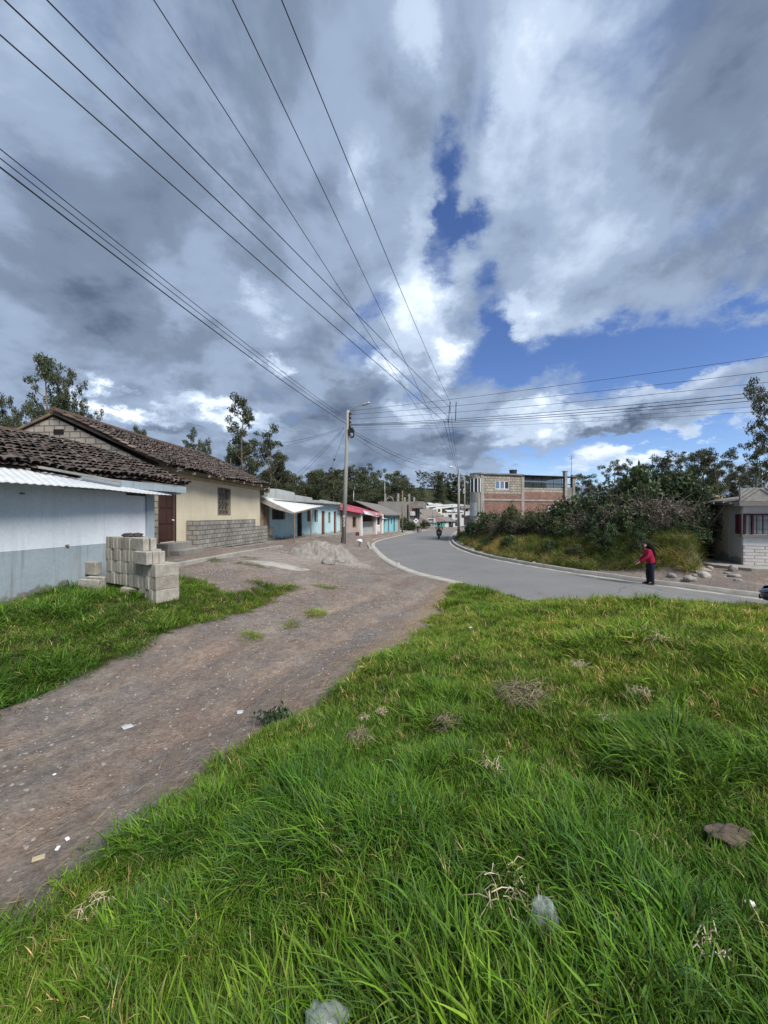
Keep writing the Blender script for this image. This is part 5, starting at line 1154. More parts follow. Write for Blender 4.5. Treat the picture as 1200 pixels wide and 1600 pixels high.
# ------------------------------------------------------------------ person, motorcycle, vehicles
def skin(name, pts, edges, rad, mat, parent, root=0, sub=2):
    me = bpy.data.meshes.new(name); me.from_pydata([tuple(p) for p in pts], edges, []); me.update()
    o = bpy.data.objects.new(name, me); COL.objects.link(o); o.parent = parent
    md = o.modifiers.new('skin', 'SKIN'); md.use_smooth_shade = True
    sv = me.skin_vertices[0].data
    for i, r in enumerate(rad): sv[i].radius = (r, r) if not isinstance(r, tuple) else r; sv[i].use_root = (i == root)
    s = o.modifiers.new('sub', 'SUBSURF'); s.levels = sub; s.render_levels = sub
    me.materials.append(mat); return o
M['skin'] = plain('skin', (.30, .17, .115), .55, .1, 6, 0); M['hair'] = plain('black_hair', (.007, .006, .006), .85, .3, 20, .004, .08)
M['sweater'] = plain('crimson_knit', (.30, .018, .05), .9, .25, 8, .006, .1); M['jeans'] = plain('dark_navy_cloth', (.022, .026, .04), .9, .3, 6, .004, .1)
def fingers(pts, edges, rad, hand, d, side, up_):
    """five short chains from a hand vertex"""
    h = Vector(pts[hand]); d = Vector(d).normalized(); s = Vector(side).normalized(); u_ = Vector(up_)
    for k, (off, ln) in enumerate(((-.03, .065), (-.010, .08), (.010, .075), (.028, .058))):
        a = h+d*.055+s*off; i = len(pts); pts += [a, a+d*ln*.55-u_*.008, a+d*ln-u_*.03]; rad += [.010, .009, .007]; edges += [(hand, i), (i, i+1), (i+1, i+2)]
    i = len(pts); a = h+d*.02-s*.035; pts += [a, a+d*.04-s*.02]; rad += [.011, .009]; edges += [(hand, i), (i, i+1)]
def person_woman():
    g = Vector((9.96, 14.4, 0)); z0 = .018
    t = thing('person', 'person in a crimson sweater and dark trousers with long black hair walking at the kerb', 'person', (g.x, g.y, z0), R(-14))
    # local: faces -x, camera on the -y side
    P = [(.02, 0, .80), (.0, 0, .95), (-.03, 0, 1.12), (-.07, 0, 1.25), (-.10, 0, 1.335), (-.125, 0, 1.41), (-.14, 0, 1.49),
         (-.055, -.155, 1.235), (-.14, -.20, 1.03), (-.34, -.15, .86), (-.41, -.14, .81), (-.055, .155, 1.235), (-.10, .21, 1.02), (-.29, .17, .88), (-.35, .16, .84),
         (.02, -.085, .74), (.03, -.10, .42), (.06, -.10, .09), (-.07, -.11, .04), (.0, .085, .74), (-.05, .10, .42), (-.03, .10, .09), (-.16, .10, .04), (-.205, 0, 1.43)]
    E = [(0, 1), (1, 2), (2, 3), (3, 4), (4, 5), (5, 6), (3, 7), (7, 8), (8, 9), (9, 10), (3, 11), (11, 12), (12, 13), (13, 14), (0, 15), (15, 16), (16, 17), (17, 18), (0, 19), (19, 20), (20, 21), (21, 22), (5, 23)]
    r = [.09, .085, .10, .09, .05, .088, .075, .055, .042, .032, .028, .055, .042, .032, .028, .085, .055, .038, .03, .085, .055, .038, .03, .018]
    P = [Vector(p) for p in P]
    fingers(P, E, r, 10, (-1, 0, -.45), (0, 1, 0), (0, 0, 1)); fingers(P, E, r, 14, (-1, 0, -.5), (0, 1, 0), (0, 0, 1))
    skin('body', P, E, r, M['skin'], t)
    sw = [(.035, 0, .70), (.03, 0, .90), (-.02, 0, 1.10), (-.065, 0, 1.235), (-.09, 0, 1.30), (-.05, -.165, 1.23), (-.13, -.215, 1.03), (-.37, -.15, .84), (-.05, .165, 1.23), (-.095, .22, 1.02), (-.30, .172, .875)]
    skin('sweater', sw, [(0, 1), (1, 2), (2, 3), (3, 4), (3, 5), (5, 6), (6, 7), (3, 8), (8, 9), (9, 10)], [.160, .150, .155, .12, .07, .082, .068, .046, .082, .068, .046], M['sweater'], t)
    tr = [(.03, 0, .90), (.04, -.07, .70), (.04, -.09, .42), (.065, -.09, .02), (.03, .07, .70), (-.03, .075, .42), (.0, .08, .02)]
    skin('trousers', tr, [(0, 1), (1, 2), (2, 3), (0, 4), (4, 5), (5, 6)], [.14, .125, .080, .066, .125, .080, .066], M['jeans'], t)
    hr = [(-.105, 0, 1.475), (-.06, 0, 1.44), (.02, 0, 1.34), (.085, 0, 1.21), (.125, 0, 1.06), (.13, 0, .96)]
    skin('hair', hr, [(i, i+1) for i in range(5)], [.125, .14, .12, .115, .09, .04], M['hair'], t)
    for s, x in ((-1, .03), (1, -.06)): b = MB(); y = .10*s; b.prism([(x+.09, 0), (x+.09, .07), (x+.02, .10), (x-.09, .05), (x-.15, .03), (x-.15, 0)], y-.045, y+.045, 'y'); b.build('shoe', M['black'], t, .015)
    for s in (-1, 1): b = MB(); b.tube([(-.205, s*.033, 1.445), (-.212, s*.033, 1.445)], .012, 8); b.build('eye', M['hair'], t)
    b = MB(); b.tube([(-.205, -.025, 1.385), (-.212, 0, 1.382), (-.205, .025, 1.385)], .007, 6); b.build('mouth', M['redframe'], t)
person_woman()
def wheel(parent, c, r, w, axis='x', rimr=.62, mat=None):
    c = Vector(c); ax = Vector((1, 0, 0)) if axis == 'x' else Vector((0, 1, 0)); b = MB()
    b.tube([c-ax*w/2, c-ax*w*.36, c+ax*w*.36, c+ax*w/2], [r*.90, r, r, r*.90], 24); t = b.build('tyre', M['rubber'], parent, smooth=False)
    b = MB(); b.tube([c-ax*(w/2+.012), c+ax*(w/2+.012)], r*rimr, 16)
    for k in range(5):
        a = k*2*math.pi/5; o = Vector((0, math.cos(a), math.sin(a))) if axis == 'x' else Vector((math.cos(a), 0, math.sin(a)))
        b.bar(c-ax*(w/2+.02), c-ax*(w/2+.02)+o*r*rimr, .05)
    b.build('rim', M['steel'], t); return t
def motorcycle():
    x, y = 6.05, 42.2; t = thing('motorcycle', 'dark red motorcycle seen from behind, ridden up the road', 'motorcycle', (x, y, .02), R(-12))
    wheel(t, (0, -.62, .30), .30, .11, 'x', .5); wheel(t, (0, .68, .30), .30, .09, 'x', .5)
    mr_ = plain('dark_red_paint', (.16, .015, .025), .3, .1, 5, 0, .5)
    b = MB(); b.prism([(-.80, .78), (-.55, .70), (-.1, .66), (.28, .72), (.40, .92), (.10, .95), (-.1, .84), (-.78, .88)], -.14, .14, 'x'); b.build('bodywork', mr_, t, .03)
    b = MB(); b.prism([(-.72, .885), (.02, .86), (.02, .92), (-.72, .94)], -.13, .13, 'x'); b.build('seat', M['black'], t, .02)
    b = MB(); b.box(-.17, .17, -.15, .25, .30, .62); b.tube([(.14, .1, .35), (.17, -.3, .36), (.18, -.75, .45)], [.03, .05, .05], 8); b.build('engine', M['iron'], t, .03)
    b = MB(); b.box(-.08, .08, -.83, -.80, .76, .84); b.build('tail_light', plain('tail_lens', (.35, .02, .02), .3), t)
    b = MB(); b.box(-.11, .11, -.79, -.77, .56, .70); b.build('licence_plate', M['white'], t)
    b = MB(); b.prism([(-.85, .55), (-.72, .78), (-.70, .78), (-.82, .52)], -.09, .09, 'x'); b.build('mudguard', M['black'], t)
    b = MB(); b.tube([(-.36, .30, 1.02), (-.12, .42, 1.04), (.12, .42, 1.04), (.36, .30, 1.02)], .018, 6); b.build('handlebar', M['iron'], t)
    for s in (-1, 1):
        b = MB(); b.tube([(s*.25, .36, 1.05), (s*.36, .34, 1.22)], .010, 5); b.tube([(s*.38, .34, 1.24), (s*.38, .325, 1.24)], .06, 10); b.build('mirror', M['black'], t)
        b = MB(); b.tube([(s*.07, .68, .30), (s*.09, .46, .98)], .03, 6); b.build('fork', M['steel'], t)
    p = thing('person', 'person in a black helmet and grey vest with pale sleeves riding the motorcycle away', 'person', (x, y, .02), R(-12))
    J_ = [(0, -.35, .98), (0, -.30, 1.15), (0, -.22, 1.33), (0, -.17, 1.43), (0, -.13, 1.52), (0, -.10, 1.60)]
    P = [Vector(v) for v in J_]; E = [(0, 1), (1, 2), (2, 3), (3, 4), (4, 5)]; r = [.14, .13, .13, .06, .085, .075]
    for s in (-1, 1):
        i = len(P); P += [Vector((s*.17, -.2, 1.36)), Vector((s*.32, -.05, 1.17)), Vector((s*.36, .22, 1.06)), Vector((s*.355, .30, 1.04))]; r += [.06, .048, .036, .032]; E += [(2, i), (i, i+1), (i+1, i+2), (i+2, i+3)]
        fingers(P, E, r, i+3, (0, 1, -.5), (s, 0, 0), (0, 0, 1))
        i = len(P); P += [Vector((s*.12, -.28, .95)), Vector((s*.25, .12, .80)), Vector((s*.20, -.08, .42)), Vector((s*.20, .05, .36))]; r += [.09, .07, .05, .035]; E += [(0, i), (i, i+1), (i+1, i+2), (i+2, i+3)]
    skin('body', P, E, r, M['skin'], p)
    skin('vest', [(0, -.36, .96), (0, -.30, 1.15), (0, -.22, 1.33), (0, -.175, 1.42)], [(0, 1), (1, 2), (2, 3)], [.19, .18, .18, .09], plain('grey_vest', (.10, .115, .115), .9), p)
    for s in (-1, 1):
        skin('sleeve', [(s*.12, -.21, 1.37), (s*.22, -.17, 1.33), (s*.33, -.05, 1.17), (s*.36, .19, 1.07)], [(0, 1), (1, 2), (2, 3)], [.075, .08, .068, .05], plain('pale_sleeve', (.50, .52, .52), .9), p)
        skin('trouser_leg', [(s*.08, -.32, .95), (s*.25, .11, .81), (s*.205, -.07, .46)], [(0, 1), (1, 2)], [.12, .09, .07], M['jeans'], p)
        b = MB(); b.prism([(-.14, .33), (.12, .33), (.12, .38), (-.02, .46), (-.14, .46)], s*.2-.05, s*.2+.05, 'x'); b.build('boot', M['black'], p, .02)
    o = lump('helmet', .145, 2, M['black'], p, (.95, 1.1, 1.05), .02, 3, (0, -.11, 1.58))
motorcycle()
def pickup():
    c = at(674, 828, 100); t = thing('pickup_truck', 'white pickup truck seen from behind at the left of the road', 'truck', (c.x, c.y, .02), R(-18)); wm = plain('white_car_paint', (.70, .71, .71), .25, .04, 3, 0, .5)
    b = MB(); b.prism([(-2.5, .55), (-2.5, 1.05), (-.4, 1.05), (-.2, 1.72), (1.0, 1.72), (1.5, 1.1), (2.5, 1.0), (2.6, .5)], -.86, .86, 'x'); b.build('body', wm, t, .06)
    b = MB(); b.box(-.78, .78, -2.53, -2.505, .62, 1.0); b.build('tailgate', wm, t, .01)
    b = MB(); b.box(-.88, .88, -2.62, -2.5, .42, .60); b.build('bumper', M['black'], t, .02)
    b = MB(); b.prism([(-.42, 1.15), (-.26, 1.62), (-.255, 1.62), (-.415, 1.15)], -.70, .70, 'x'); b.build('rear_window', M['glass'], t)
    for s in (-1, 1):
        b = MB(); b.box(s*.79-.07, s*.79+.07, -2.535, -2.5, .66, .98); b.build('tail_light', plain('red_lens', (.3, .02, .02), .3), t)
        for yy in (-1.6, 1.6): wheel(t, (s*.74, yy, .36), .36, .24, 'x')
    b = MB(); b.box(-.26, .26, -2.64, -2.622, .44, .56); b.build('licence_plate', M['white'], t)
pickup()
def car():
    d = Vector((-.60, .80)); a = math.atan2(d.y, d.x); fl = Vector((9.80, 10.10)); rt = Vector((.80, .60)); c = fl+rt*.82-d*2.0
    t = thing('parked_car', 'front of a glossy black car entering at the right edge of the road', 'car', (c.x, c.y, .02), a); pm = Mat('black_car_paint', .12, .6); pm.color((.008, .011, .016)); pm.p.inputs['Coat Weight'].default_value = 1.0; pm.p.inputs['Coat Roughness'].default_value = .04
    hm = Mat('pale_hood_paint', .18, .6); hm.color((.62, .66, .66)); hm.p.inputs['Coat Weight'].default_value = .6
    # x forward, y left
    def sec(x, w, zl, zh, rr): return [(x, -w, zl), (x, -w, zh-rr), (x, -w+rr, zh), (x, w-rr, zh), (x, w, zh-rr), (x, w, zl)]
    S = [sec(2.0, .55, .32, .60, .08), sec(1.93, .74, .26, .70, .10), sec(1.6, .84, .24, .80, .10), sec(.9, .86, .24, .90, .08), sec(.0, .86, .24, .94, .06), sec(-1.2, .86, .24, .96, .06), sec(-1.9, .80, .3, .92, .1), sec(-2.05, .6, .36, .8, .1)]
    b = MB(); k = 6; b.add([p for s in S for p in s], [(i*k+j, i*k+(j+1) % k, (i+1)*k+(j+1) % k, (i+1)*k+j) for i in range(len(S)-1) for j in range(k)]+[tuple(range(k)), tuple(range(len(S)*k-1, len(S)*k-k-1, -1))])
    o = b.build('body', pm.m, t, fix=True, smooth=True); o.modifiers.new('sub', 'SUBSURF').render_levels = 2
    S2_ = [sec(.75, .66, .90, .93, .02), sec(.1, .68, .9, 1.38, .12), sec(-.9, .68, .9, 1.44, .12), sec(-1.7, .66, .9, 1.02, .06)]
    b = MB(); b.add([p for s in S2_ for p in s], [(i*k+j, i*k+(j+1) % k, (i+1)*k+(j+1) % k, (i+1)*k+j) for i in range(3) for j in range(k)]+[tuple(range(k)), tuple(range(4*k-1, 3*k-1, -1))]); b.build('cabin', M['glass'], t, fix=True)
    b = MB(); b.add([(1.90, -.64, .72), (1.90, .64, .72), (1.5, .80, .85), (.85, .82, .94), (.85, -.82, .94), (1.5, -.80, .85), (1.90, -.64, .66), (1.90, .64, .66), (.85, .82, .86), (.85, -.82, .86)], [(0, 1, 2, 5), (5, 2, 3, 4), (0, 6, 7, 1), (3, 8, 9, 4)]); b.build('hood', hm.m, t, smooth=True)
    for s in (-1, 1):
        b = MB(); b.prism([(1.94, .55), (1.97, .62), (1.66, .74), (1.62, .66)], s*.80-.06, s*.80+.05, 'y'); b.build('headlight', M['glassblue'], t, .02)
        for x in (1.28, -1.3): wheel(t, (x, s*.78, .30), .30, .19, 'y')
    b = MB(); b.box(1.96, 2.02, -.45, .45, .34, .46); b.build('grille', M['iron'], t, .01); b = MB(); b.box(2.022, 2.03, -.22, .22, .42, .52); b.build('licence_plate', M['white'], t)
car()
# ------------------------------------------------------------------ hills
xs_ = np.arange(-420, 421, 6.0); ys_ = np.arange(62, 420, 6.0); hx, hy = np.meshgrid(xs_, ys_)
def hillz(x, y):
    a = np.asarray(x)/np.maximum(np.asarray(y), 1)*F+600                       # bearing as a picture column
    left = sstep(770, 690, a); 
    return -5.0+left*(21*sstep(140, 225, y)+5*fbm(x*.02, y*.02)*sstep(150, 190, y))+(5.5-left*3.0)*sstep(105, 175, y)
m = Mat('hillside', .95, .1); f = m.noise(.06, 7, .62); g = m.noise(.5, 6, .65)
m.color(m.mix(m.ramp(g, [(.45, 0), (.65, .5)]), m.ramp(f, [(.46, (.030, .038, .02)), (.70, (.085, .075, .042))]), (.045, .055, .024)))
ii = np.arange(hx.size).reshape(hx.shape)
tag(np_mesh('hills', np.c_[hx.ravel(), hy.ravel(), hillz(hx.ravel(), hy.ravel())], np.stack([ii[:-1, :-1], ii[:-1, 1:], ii[1:, 1:], ii[1:, :-1]], -1).reshape(-1, 4), m.m, smooth=True), kind='structure')
# ------------------------------------------------------------------ trees
def leafmat(name, trans=.25, rough=.55):
    m = Mat(name, rough, .25); t = m.attr('tint'); n = m.noise(.35, 3)
    c = m.mix(1.0, t, m.ramp(n, [(.3, .8), (.7, 1.2)]), 'MULTIPLY'); m.color(c)
    tr = m.n('ShaderNodeBsdfTranslucent'); m.l(c, tr.inputs['Color']); mx = m.n('ShaderNodeMixShader'); mx.inputs[0].default_value = trans
    out = [x for x in m.t.nodes if x.type == 'OUTPUT_MATERIAL'][0]; m.l(m.p.outputs[0], mx.inputs[1]); m.l(tr.outputs[0], mx.inputs[2]); m.l(mx.outputs[0], out.inputs['Surface']); return m.m
M['leaf'] = leafmat('foliage'); M['bark'] = plain('pale_bark', (.20, .17, .135), .9, .4, 2, .01)
def leaf_quads(C, rg, ln, wd, col, colv=.25, droop=.5, nrm=None):
    """rhombic leaves at centres C (n,3); returns verts, quads, tints"""
    n = len(C); d = rg.normal(size=(n, 3)); d[:, 2] -= droop; d /= np.linalg.norm(d, axis=1)[:, None]
    u = rg.normal(size=(n, 3)); u -= d*(u*d).sum(1)[:, None]; u /= np.linalg.norm(u, axis=1)[:, None]
    L_ = (ln*rg.uniform(.6, 1.3, n))[:, None]; W_ = (wd*rg.uniform(.6, 1.3, n))[:, None]
    V = np.stack([C-d*L_/2, C+u*W_/2, C+d*L_/2, C-u*W_/2], 1).reshape(-1, 3)
    t = np.asarray(col)*(1+rg.uniform(-colv, colv, (n, 1)))*(1+rg.uniform(-.08, .08, (n, 3)))
    return V, np.arange(4*n).reshape(n, 4), np.repeat(np.clip(t, .004, 1), 4, 0)
def make_tree(seed, kind):
    """12 m tall prototype at the origin"""
    rg = np.random.default_rng(seed); Ht = 12.0; b = MB(); n = 10
    bend = rg.normal(0, .35, 2); tp = [Vector((bend[0]*(i/n)**2+.12*math.sin(i*1.1+seed), bend[1]*(i/n)**2, Ht*.97*i/n-.3)) for i in range(n+1)]
    b.tube(tp, [.17*(1-.85*i/n)+.012 for i in range(n+1)], 7)
    cl = []
    cfg = {'tall': (20, .20, 1.9, .62, 130), 'bushy': (28, .10, 2.9, .80, 155), 'loose': (15, .42, 2.7, .70, 150), 'dense': (36, .06, 2.3, .85, 210)}[kind]
    nl, z0, reach, cr, per = cfg
    for k in range(nl):
        f = z0+(1-z0)*(k+rg.uniform(0, .8))/nl; f = min(f, .985); i = min(int(f*n), n-1); base = tp[i].lerp(tp[i+1], f*n-i)
        a = k*2.4+rg.normal(0, .4)
        shape = {'tall': .45+.55*math.sin(math.pi*min(1, (1-f)*1.25)), 'bushy': math.sqrt(max(.08, 1-(f*1.6-.75)**2/.9)), 'loose': .5+.7*(1-abs(f-.72)*1.4), 'dense': .25+.9*(1-f)}[kind]
        rr = reach*shape*rg.uniform(.6, 1.1); rise = {'tall': .75, 'bushy': .45, 'loose': .9, 'dense': .2}[kind]*rr
        end = base+Vector((math.cos(a)*rr, math.sin(a)*rr, rise)); end.z = min(end.z, Ht*1.0)
        mid = base.lerp(end, .5)+Vector((0, 0, -.1*rr)); b.tube([base, mid, end], [.05, .03, .012], 5, False)
        for q in range(3):
            p = base.lerp(end, .55+.25*q)+Vector(rg.normal(0, .28, 3)); cl.append((p, cr*rg.uniform(.55, 1.1)))
            b.tube([base.lerp(end, .4+.2*q), p], [.02, .008], 4, False)
    cl.append((tp[-1]+Vector((0, 0, -.1)), cr*.7)); cl.append((tp[-2], cr*.7))
    Cs = []; cols = []
    for p, r in cl:
        m_ = int(per*r*r*1.3)+20; v = rg.normal(size=(m_, 3)); v /= np.linalg.norm(v, axis=1)[:, None]; v *= (rg.random((m_, 1))**.45)*r*np.array([1, 1, .72]); Cs.append(np.array(p)+v)
        lum = rg.uniform(.7, 1.35); hue = np.array([rg.uniform(.9, 1.2), 1, rg.uniform(.8, 1.15)])
        cols.append(np.tile(np.array([.068, .086, .046]) * lum * hue, (m_, 1)))
    V, Q, T = leaf_quads(np.concatenate(Cs), rg, .30, .115, np.concatenate(cols), .3, .55)
    tr = b.build('trunk', M['bark'], smooth=True); cr_ = np_mesh('crown', V, Q, M['leaf'], tint=T)
    return tr, cr_
PROTO = {}
for kind, seeds in (('tall', (1, 2)), ('bushy', (3, 4)), ('loose', (5, 6)), ('dense', (8,))):
    PROTO[kind] = [make_tree(s, kind) for s in seeds]
used = set()
def tree(px, ytop, Yd, kind, label, group, wide=1.0, v=None, gz=None, rot=0):
    p = at(px, ytop, Yd); g0 = (float(hillz(np.array(p.x), np.array(p.y))) if Yd > 85 else h1(p.x, p.y)) if gz is None else gz
    pr = PROTO[kind]; k = (v if v is not None else int(px*7+Yd)) % len(pr); s = max(.25, (p.z-g0)/12.0)
    t = thing({'tall': 'eucalyptus_tree', 'loose': 'eucalyptus_tree', 'bushy': 'broadleaf_tree', 'dense': 'conifer_tree'}[kind], label, 'tree', (p.x, p.y, g0), (px*1.7+rot) % 6.28, group)
    t.scale = (s*wide, s*wide, s)
    for src in pr[k]:
        o = src if (kind, k, src.name) not in used else src.copy()
        if o is not src: COL.objects.link(o)
        used.add((kind, k, src.name)); o.parent = t
    return t
GLT = 'trees behind the near houses'
for px, yt, Yd, kind, wd, v, lab in ((75, 545, 42, 'tall', .62, 0, 'tallest slender eucalyptus behind the dark tile roofs at the far left'), (106, 586, 44, 'loose', .36, 1, 'small topped eucalyptus just right of the tallest one at the left'), (45, 632, 40, 'bushy', .55, 0, 'bushy green tree at the foot of the tallest eucalyptus'), (92, 622, 43, 'bushy', .5, 1, 'second bushy green tree behind the gable peak'), (-6, 612, 38, 'bushy', .45, 1, 'tree crown cut by the left edge above the near roof'), (20, 628, 41, 'tall', .5, 1, 'thin crowned tree between the left edge and the tallest eucalyptus'), (133, 638, 46, 'loose', .5, 0, 'small tree tip showing right of the gable peak'), (212, 667, 60, 'bushy', .5, 0, 'little tree tip showing above the cream house ridge'), (299, 674, 62, 'tall', .6, 1, 'narrow tree tip above the middle of the cream house roof'), (317, 686, 62, 'bushy', .5, 1, 'lower rounded tree tip above the cream house roof'),
    (379, 618, 58, 'tall', .8, 0, 'tall eucalyptus with a narrow top right of the cream house'), (424, 670, 60, 'tall', 1.0, 1, 'shorter clumpy eucalyptus right of the tall narrow one'), (398, 688, 62, 'bushy', .9, 0, 'dark tree filling between the two eucalypts right of the cream house'), (365, 700, 60, 'bushy', .7, 1, 'dark low tree left of the tall narrow eucalyptus'), (440, 708, 66, 'dense', .8, 0, 'dark pointed tree behind the turquoise house')):
    tree(px, yt, Yd, kind, lab, GLT, wd, v)
SKY_X = [430, 440, 460, 480, 500, 520, 535, 548, 562, 575, 590, 603, 612, 620, 636, 646, 658, 672, 684, 700, 720, 735, 742]
SKY_Y = [722, 731, 741, 736, 734, 743, 735, 728, 738, 732, 750, 757, 752, 738, 744, 745, 737, 741, 736, 739, 741, 744, 752]
rt_ = random.Random(21); GF = 'trees on the wooded hillside'
lf = {'bushy': 'dark broad crowned tree in the wooded hillside behind the houses', 'tall': 'slender eucalyptus in the wooded hillside behind the houses', 'loose': 'open crowned eucalyptus on the hillside skyline', 'dense': 'dark pointed conifer in the wooded hillside behind the houses'}
for px, kind in ((545, 'bushy'), (576, 'loose'), (620, 'bushy'), (633, 'tall'), (657, 'loose'), (668, 'loose'), (683, 'bushy'), (692, 'bushy'), (703, 'bushy'), (716, 'bushy'), (728, 'bushy'), (733, 'tall'), (462, 'tall'), (482, 'dense'), (499, 'bushy'), (510, 'tall'), (527, 'bushy'), (449, 'bushy'), (560, 'tall'), (592, 'bushy')):
    tree(px, np.interp(px, SKY_X, SKY_Y), (118 if px < 632 else 180)+(px*13) % 30, kind, lf[kind], GF, 1.0)
for i in range(66):
    px = rt_.uniform(425, 736); Yd = rt_.uniform(92, 165) if px < 632 else rt_.uniform(174, 215); kind = rt_.choice(['bushy', 'bushy', 'dense', 'tall', 'bushy'])
    if 636 < px < 705 and rt_.random() < .35: continue
    yt = np.interp(px, SKY_X, SKY_Y)+rt_.uniform(4, 26); tree(px, yt, Yd, kind, lf[kind], GF, rt_.uniform(.9, 1.25))
GRT = 'trees behind the overgrown bank'
for px, yt, Yd, kind, wd, v, lab in ((905, 741, 58, 'bushy', .9, 0, 'dark tree right beside the brick building end'), (922, 752, 55, 'tall', .8, 1, 'low slender tree right of the brick building'), (936, 757, 58, 'bushy', .8, 1, 'low rounded tree in the gap right of the brick building'), (958, 726, 52, 'loose', .8, 0, 'open flat topped eucalyptus left of the bank top'), (985, 730, 54, 'loose', .7, 1, 'open eucalyptus beside the flat topped one above the bank'), (1004, 726, 50, 'bushy', .7, 0, 'dark tree behind the bank shrubs, left of the skyline crest'), (1035, 713, 48, 'bushy', .8, 1, 'dark dense tree at the left of the right skyline crest'), (1066, 711, 46, 'loose', .9, 0, 'wide open crowned tree in the middle of the right skyline'), (1100, 703, 46, 'bushy', .75, 0, 'tallest dark tree of the right skyline'), (1124, 708, 44, 'loose', .9, 1, 'spreading eucalyptus right of the tallest dark one'), (1148, 724, 46, 'tall', .9, 0, 'slender tree near the pale house roof'), (1080, 728, 50, 'bushy', .9, 1, 'dark tree low in the middle of the right skyline'), (1118, 735, 50, 'dense', .9, 0, 'dark pointed tree behind the yellow flowering bush'), (1052, 735, 52, 'dense', 1.0, 0, 'dark pointed tree behind the bank crest'), (1150, 742, 50, 'bushy', .9, 0, 'low dark tree behind the pale house roof'), (975, 748, 60, 'bushy', .9, 1, 'low dark tree behind the bank left'), (1012, 745, 60, 'dense', .9, 0, 'low pointed tree behind the bank centre'), (1184, 682, 32, 'tall', .8, 1, 'slender tree above the slat parapet at the right edge'), (1206, 602, 24, 'loose', .55, 0, 'high leafy branches cut by the right edge'), (1178, 730, 44, 'bushy', .8, 1, 'dark tree directly behind the slat parapet')):
    tree(px, yt, Yd, kind, lab, GRT, wd, v)

# ------------------------------------------------------------------ shrubs
def make_shrub(seed, kind):
    """about 1 m radius prototype"""
    rg = np.random.default_rng(seed); b = MB(); Cs = []; cols = []
    pal = {'dark': (.052, .078, .032), 'broad': (.07, .10, .045), 'olive': (.10, .11, .05), 'dry': (.15, .13, .105), 'yellow': (.12, .14, .04)}[kind]
    ncl = 26
    for k in range(ncl):
        a = rg.uniform(0, 6.28); f = rg.uniform(0, 1); r = math.sqrt(f)*.85; z = .25+.95*rg.random()*math.sqrt(max(.05, 1-f*.8)); p = Vector((math.cos(a)*r, math.sin(a)*r, z))
        b.tube([(p.x*.15, p.y*.15, -.1), (p.x*.7, p.y*.7, z*.55), tuple(p)], [.022, .013, .006], 4, False)
        m_ = {'dark': 95, 'broad': 60, 'olive': 90, 'dry': 34, 'yellow': 80}[kind]; cr = rg.uniform(.2, .42); v = rg.normal(size=(m_, 3)); v /= np.linalg.norm(v, axis=1)[:, None]; v *= (rg.random((m_, 1))**.5)*cr; Cs.append(np.array(p)+v); cols.append(np.tile(np.array(pal)*rg.uniform(.65, 1.4), (m_, 1)))
    if kind == 'dry':
        for k in range(90):
            a = rg.uniform(0, 6.28); r = rg.uniform(.1, .9); p = Vector((math.cos(a)*r, math.sin(a)*r, rg.uniform(.1, .9))); q = p+Vector(rg.normal(0, .32, 3))+Vector((0, 0, .12)); b.tube([p, (p+q)/2+Vector(rg.normal(0, .06, 3)), q], [.008, .007, .004], 3, False)
    ln, wd = {'dark': (.11, .06), 'broad': (.16, .11), 'olive': (.13, .05), 'dry': (.10, .05), 'yellow': (.10, .06)}[kind]
    V, Q, T = leaf_quads(np.concatenate(Cs), rg, ln, wd, np.concatenate(cols), .35, .1)
    parts = [b.build('stems', plain('shrub_stem_'+kind, (.17, .135, .115) if kind == 'dry' else (.09, .07, .05), .9, .3, 3, 0)), np_mesh('foliage', V, Q, M['leaf'], tint=T)]
    if kind == 'yellow':
        Cf = np.concatenate(Cs); Cf = Cf[(Cf[:, 2] > .75)]; Cf = Cf[rg.random(len(Cf)) < .8]; V, Q, T = leaf_quads(Cf+rg.normal(0, .05, Cf.shape), rg, .12, .10, (.62, .42, .03), .25, 0); parts.append(np_mesh('flowers', V, Q, M['leaf'], tint=T))
    return parts
SHR = {k: make_shrub(50+i, k) for i, k in enumerate(('dark', 'broad', 'olive', 'dry', 'yellow'))}
sused = set()
def shrub(x, y, kind, s, sz, label, group, dz=0.0, rot=None):
    z = h1(x, y); t = thing({'yellow': 'flowering_bush', 'dry': 'dry_bush'}.get(kind, 'bush'), label, 'bush', (x, y, z-.05+dz), (x*3.1+y*1.7) % 6.28 if rot is None else rot, group); t.scale = (s, s, s*sz)
    for src in SHR[kind]:
        o = src if (kind, src.name) not in sused else src.copy()
        if o is not src: COL.objects.link(o)
        sused.add((kind, src.name)); o.parent = t
    return t
GS = 'bushes overgrowing the roadside bank'
LS_ = {'dark': 'dark green small leaved bush on the overgrown bank', 'broad': 'broad leaved green bush on the overgrown bank', 'olive': 'olive green loose bush on the overgrown bank', 'dry': 'bare greyish purple twiggy bush on the overgrown bank'}
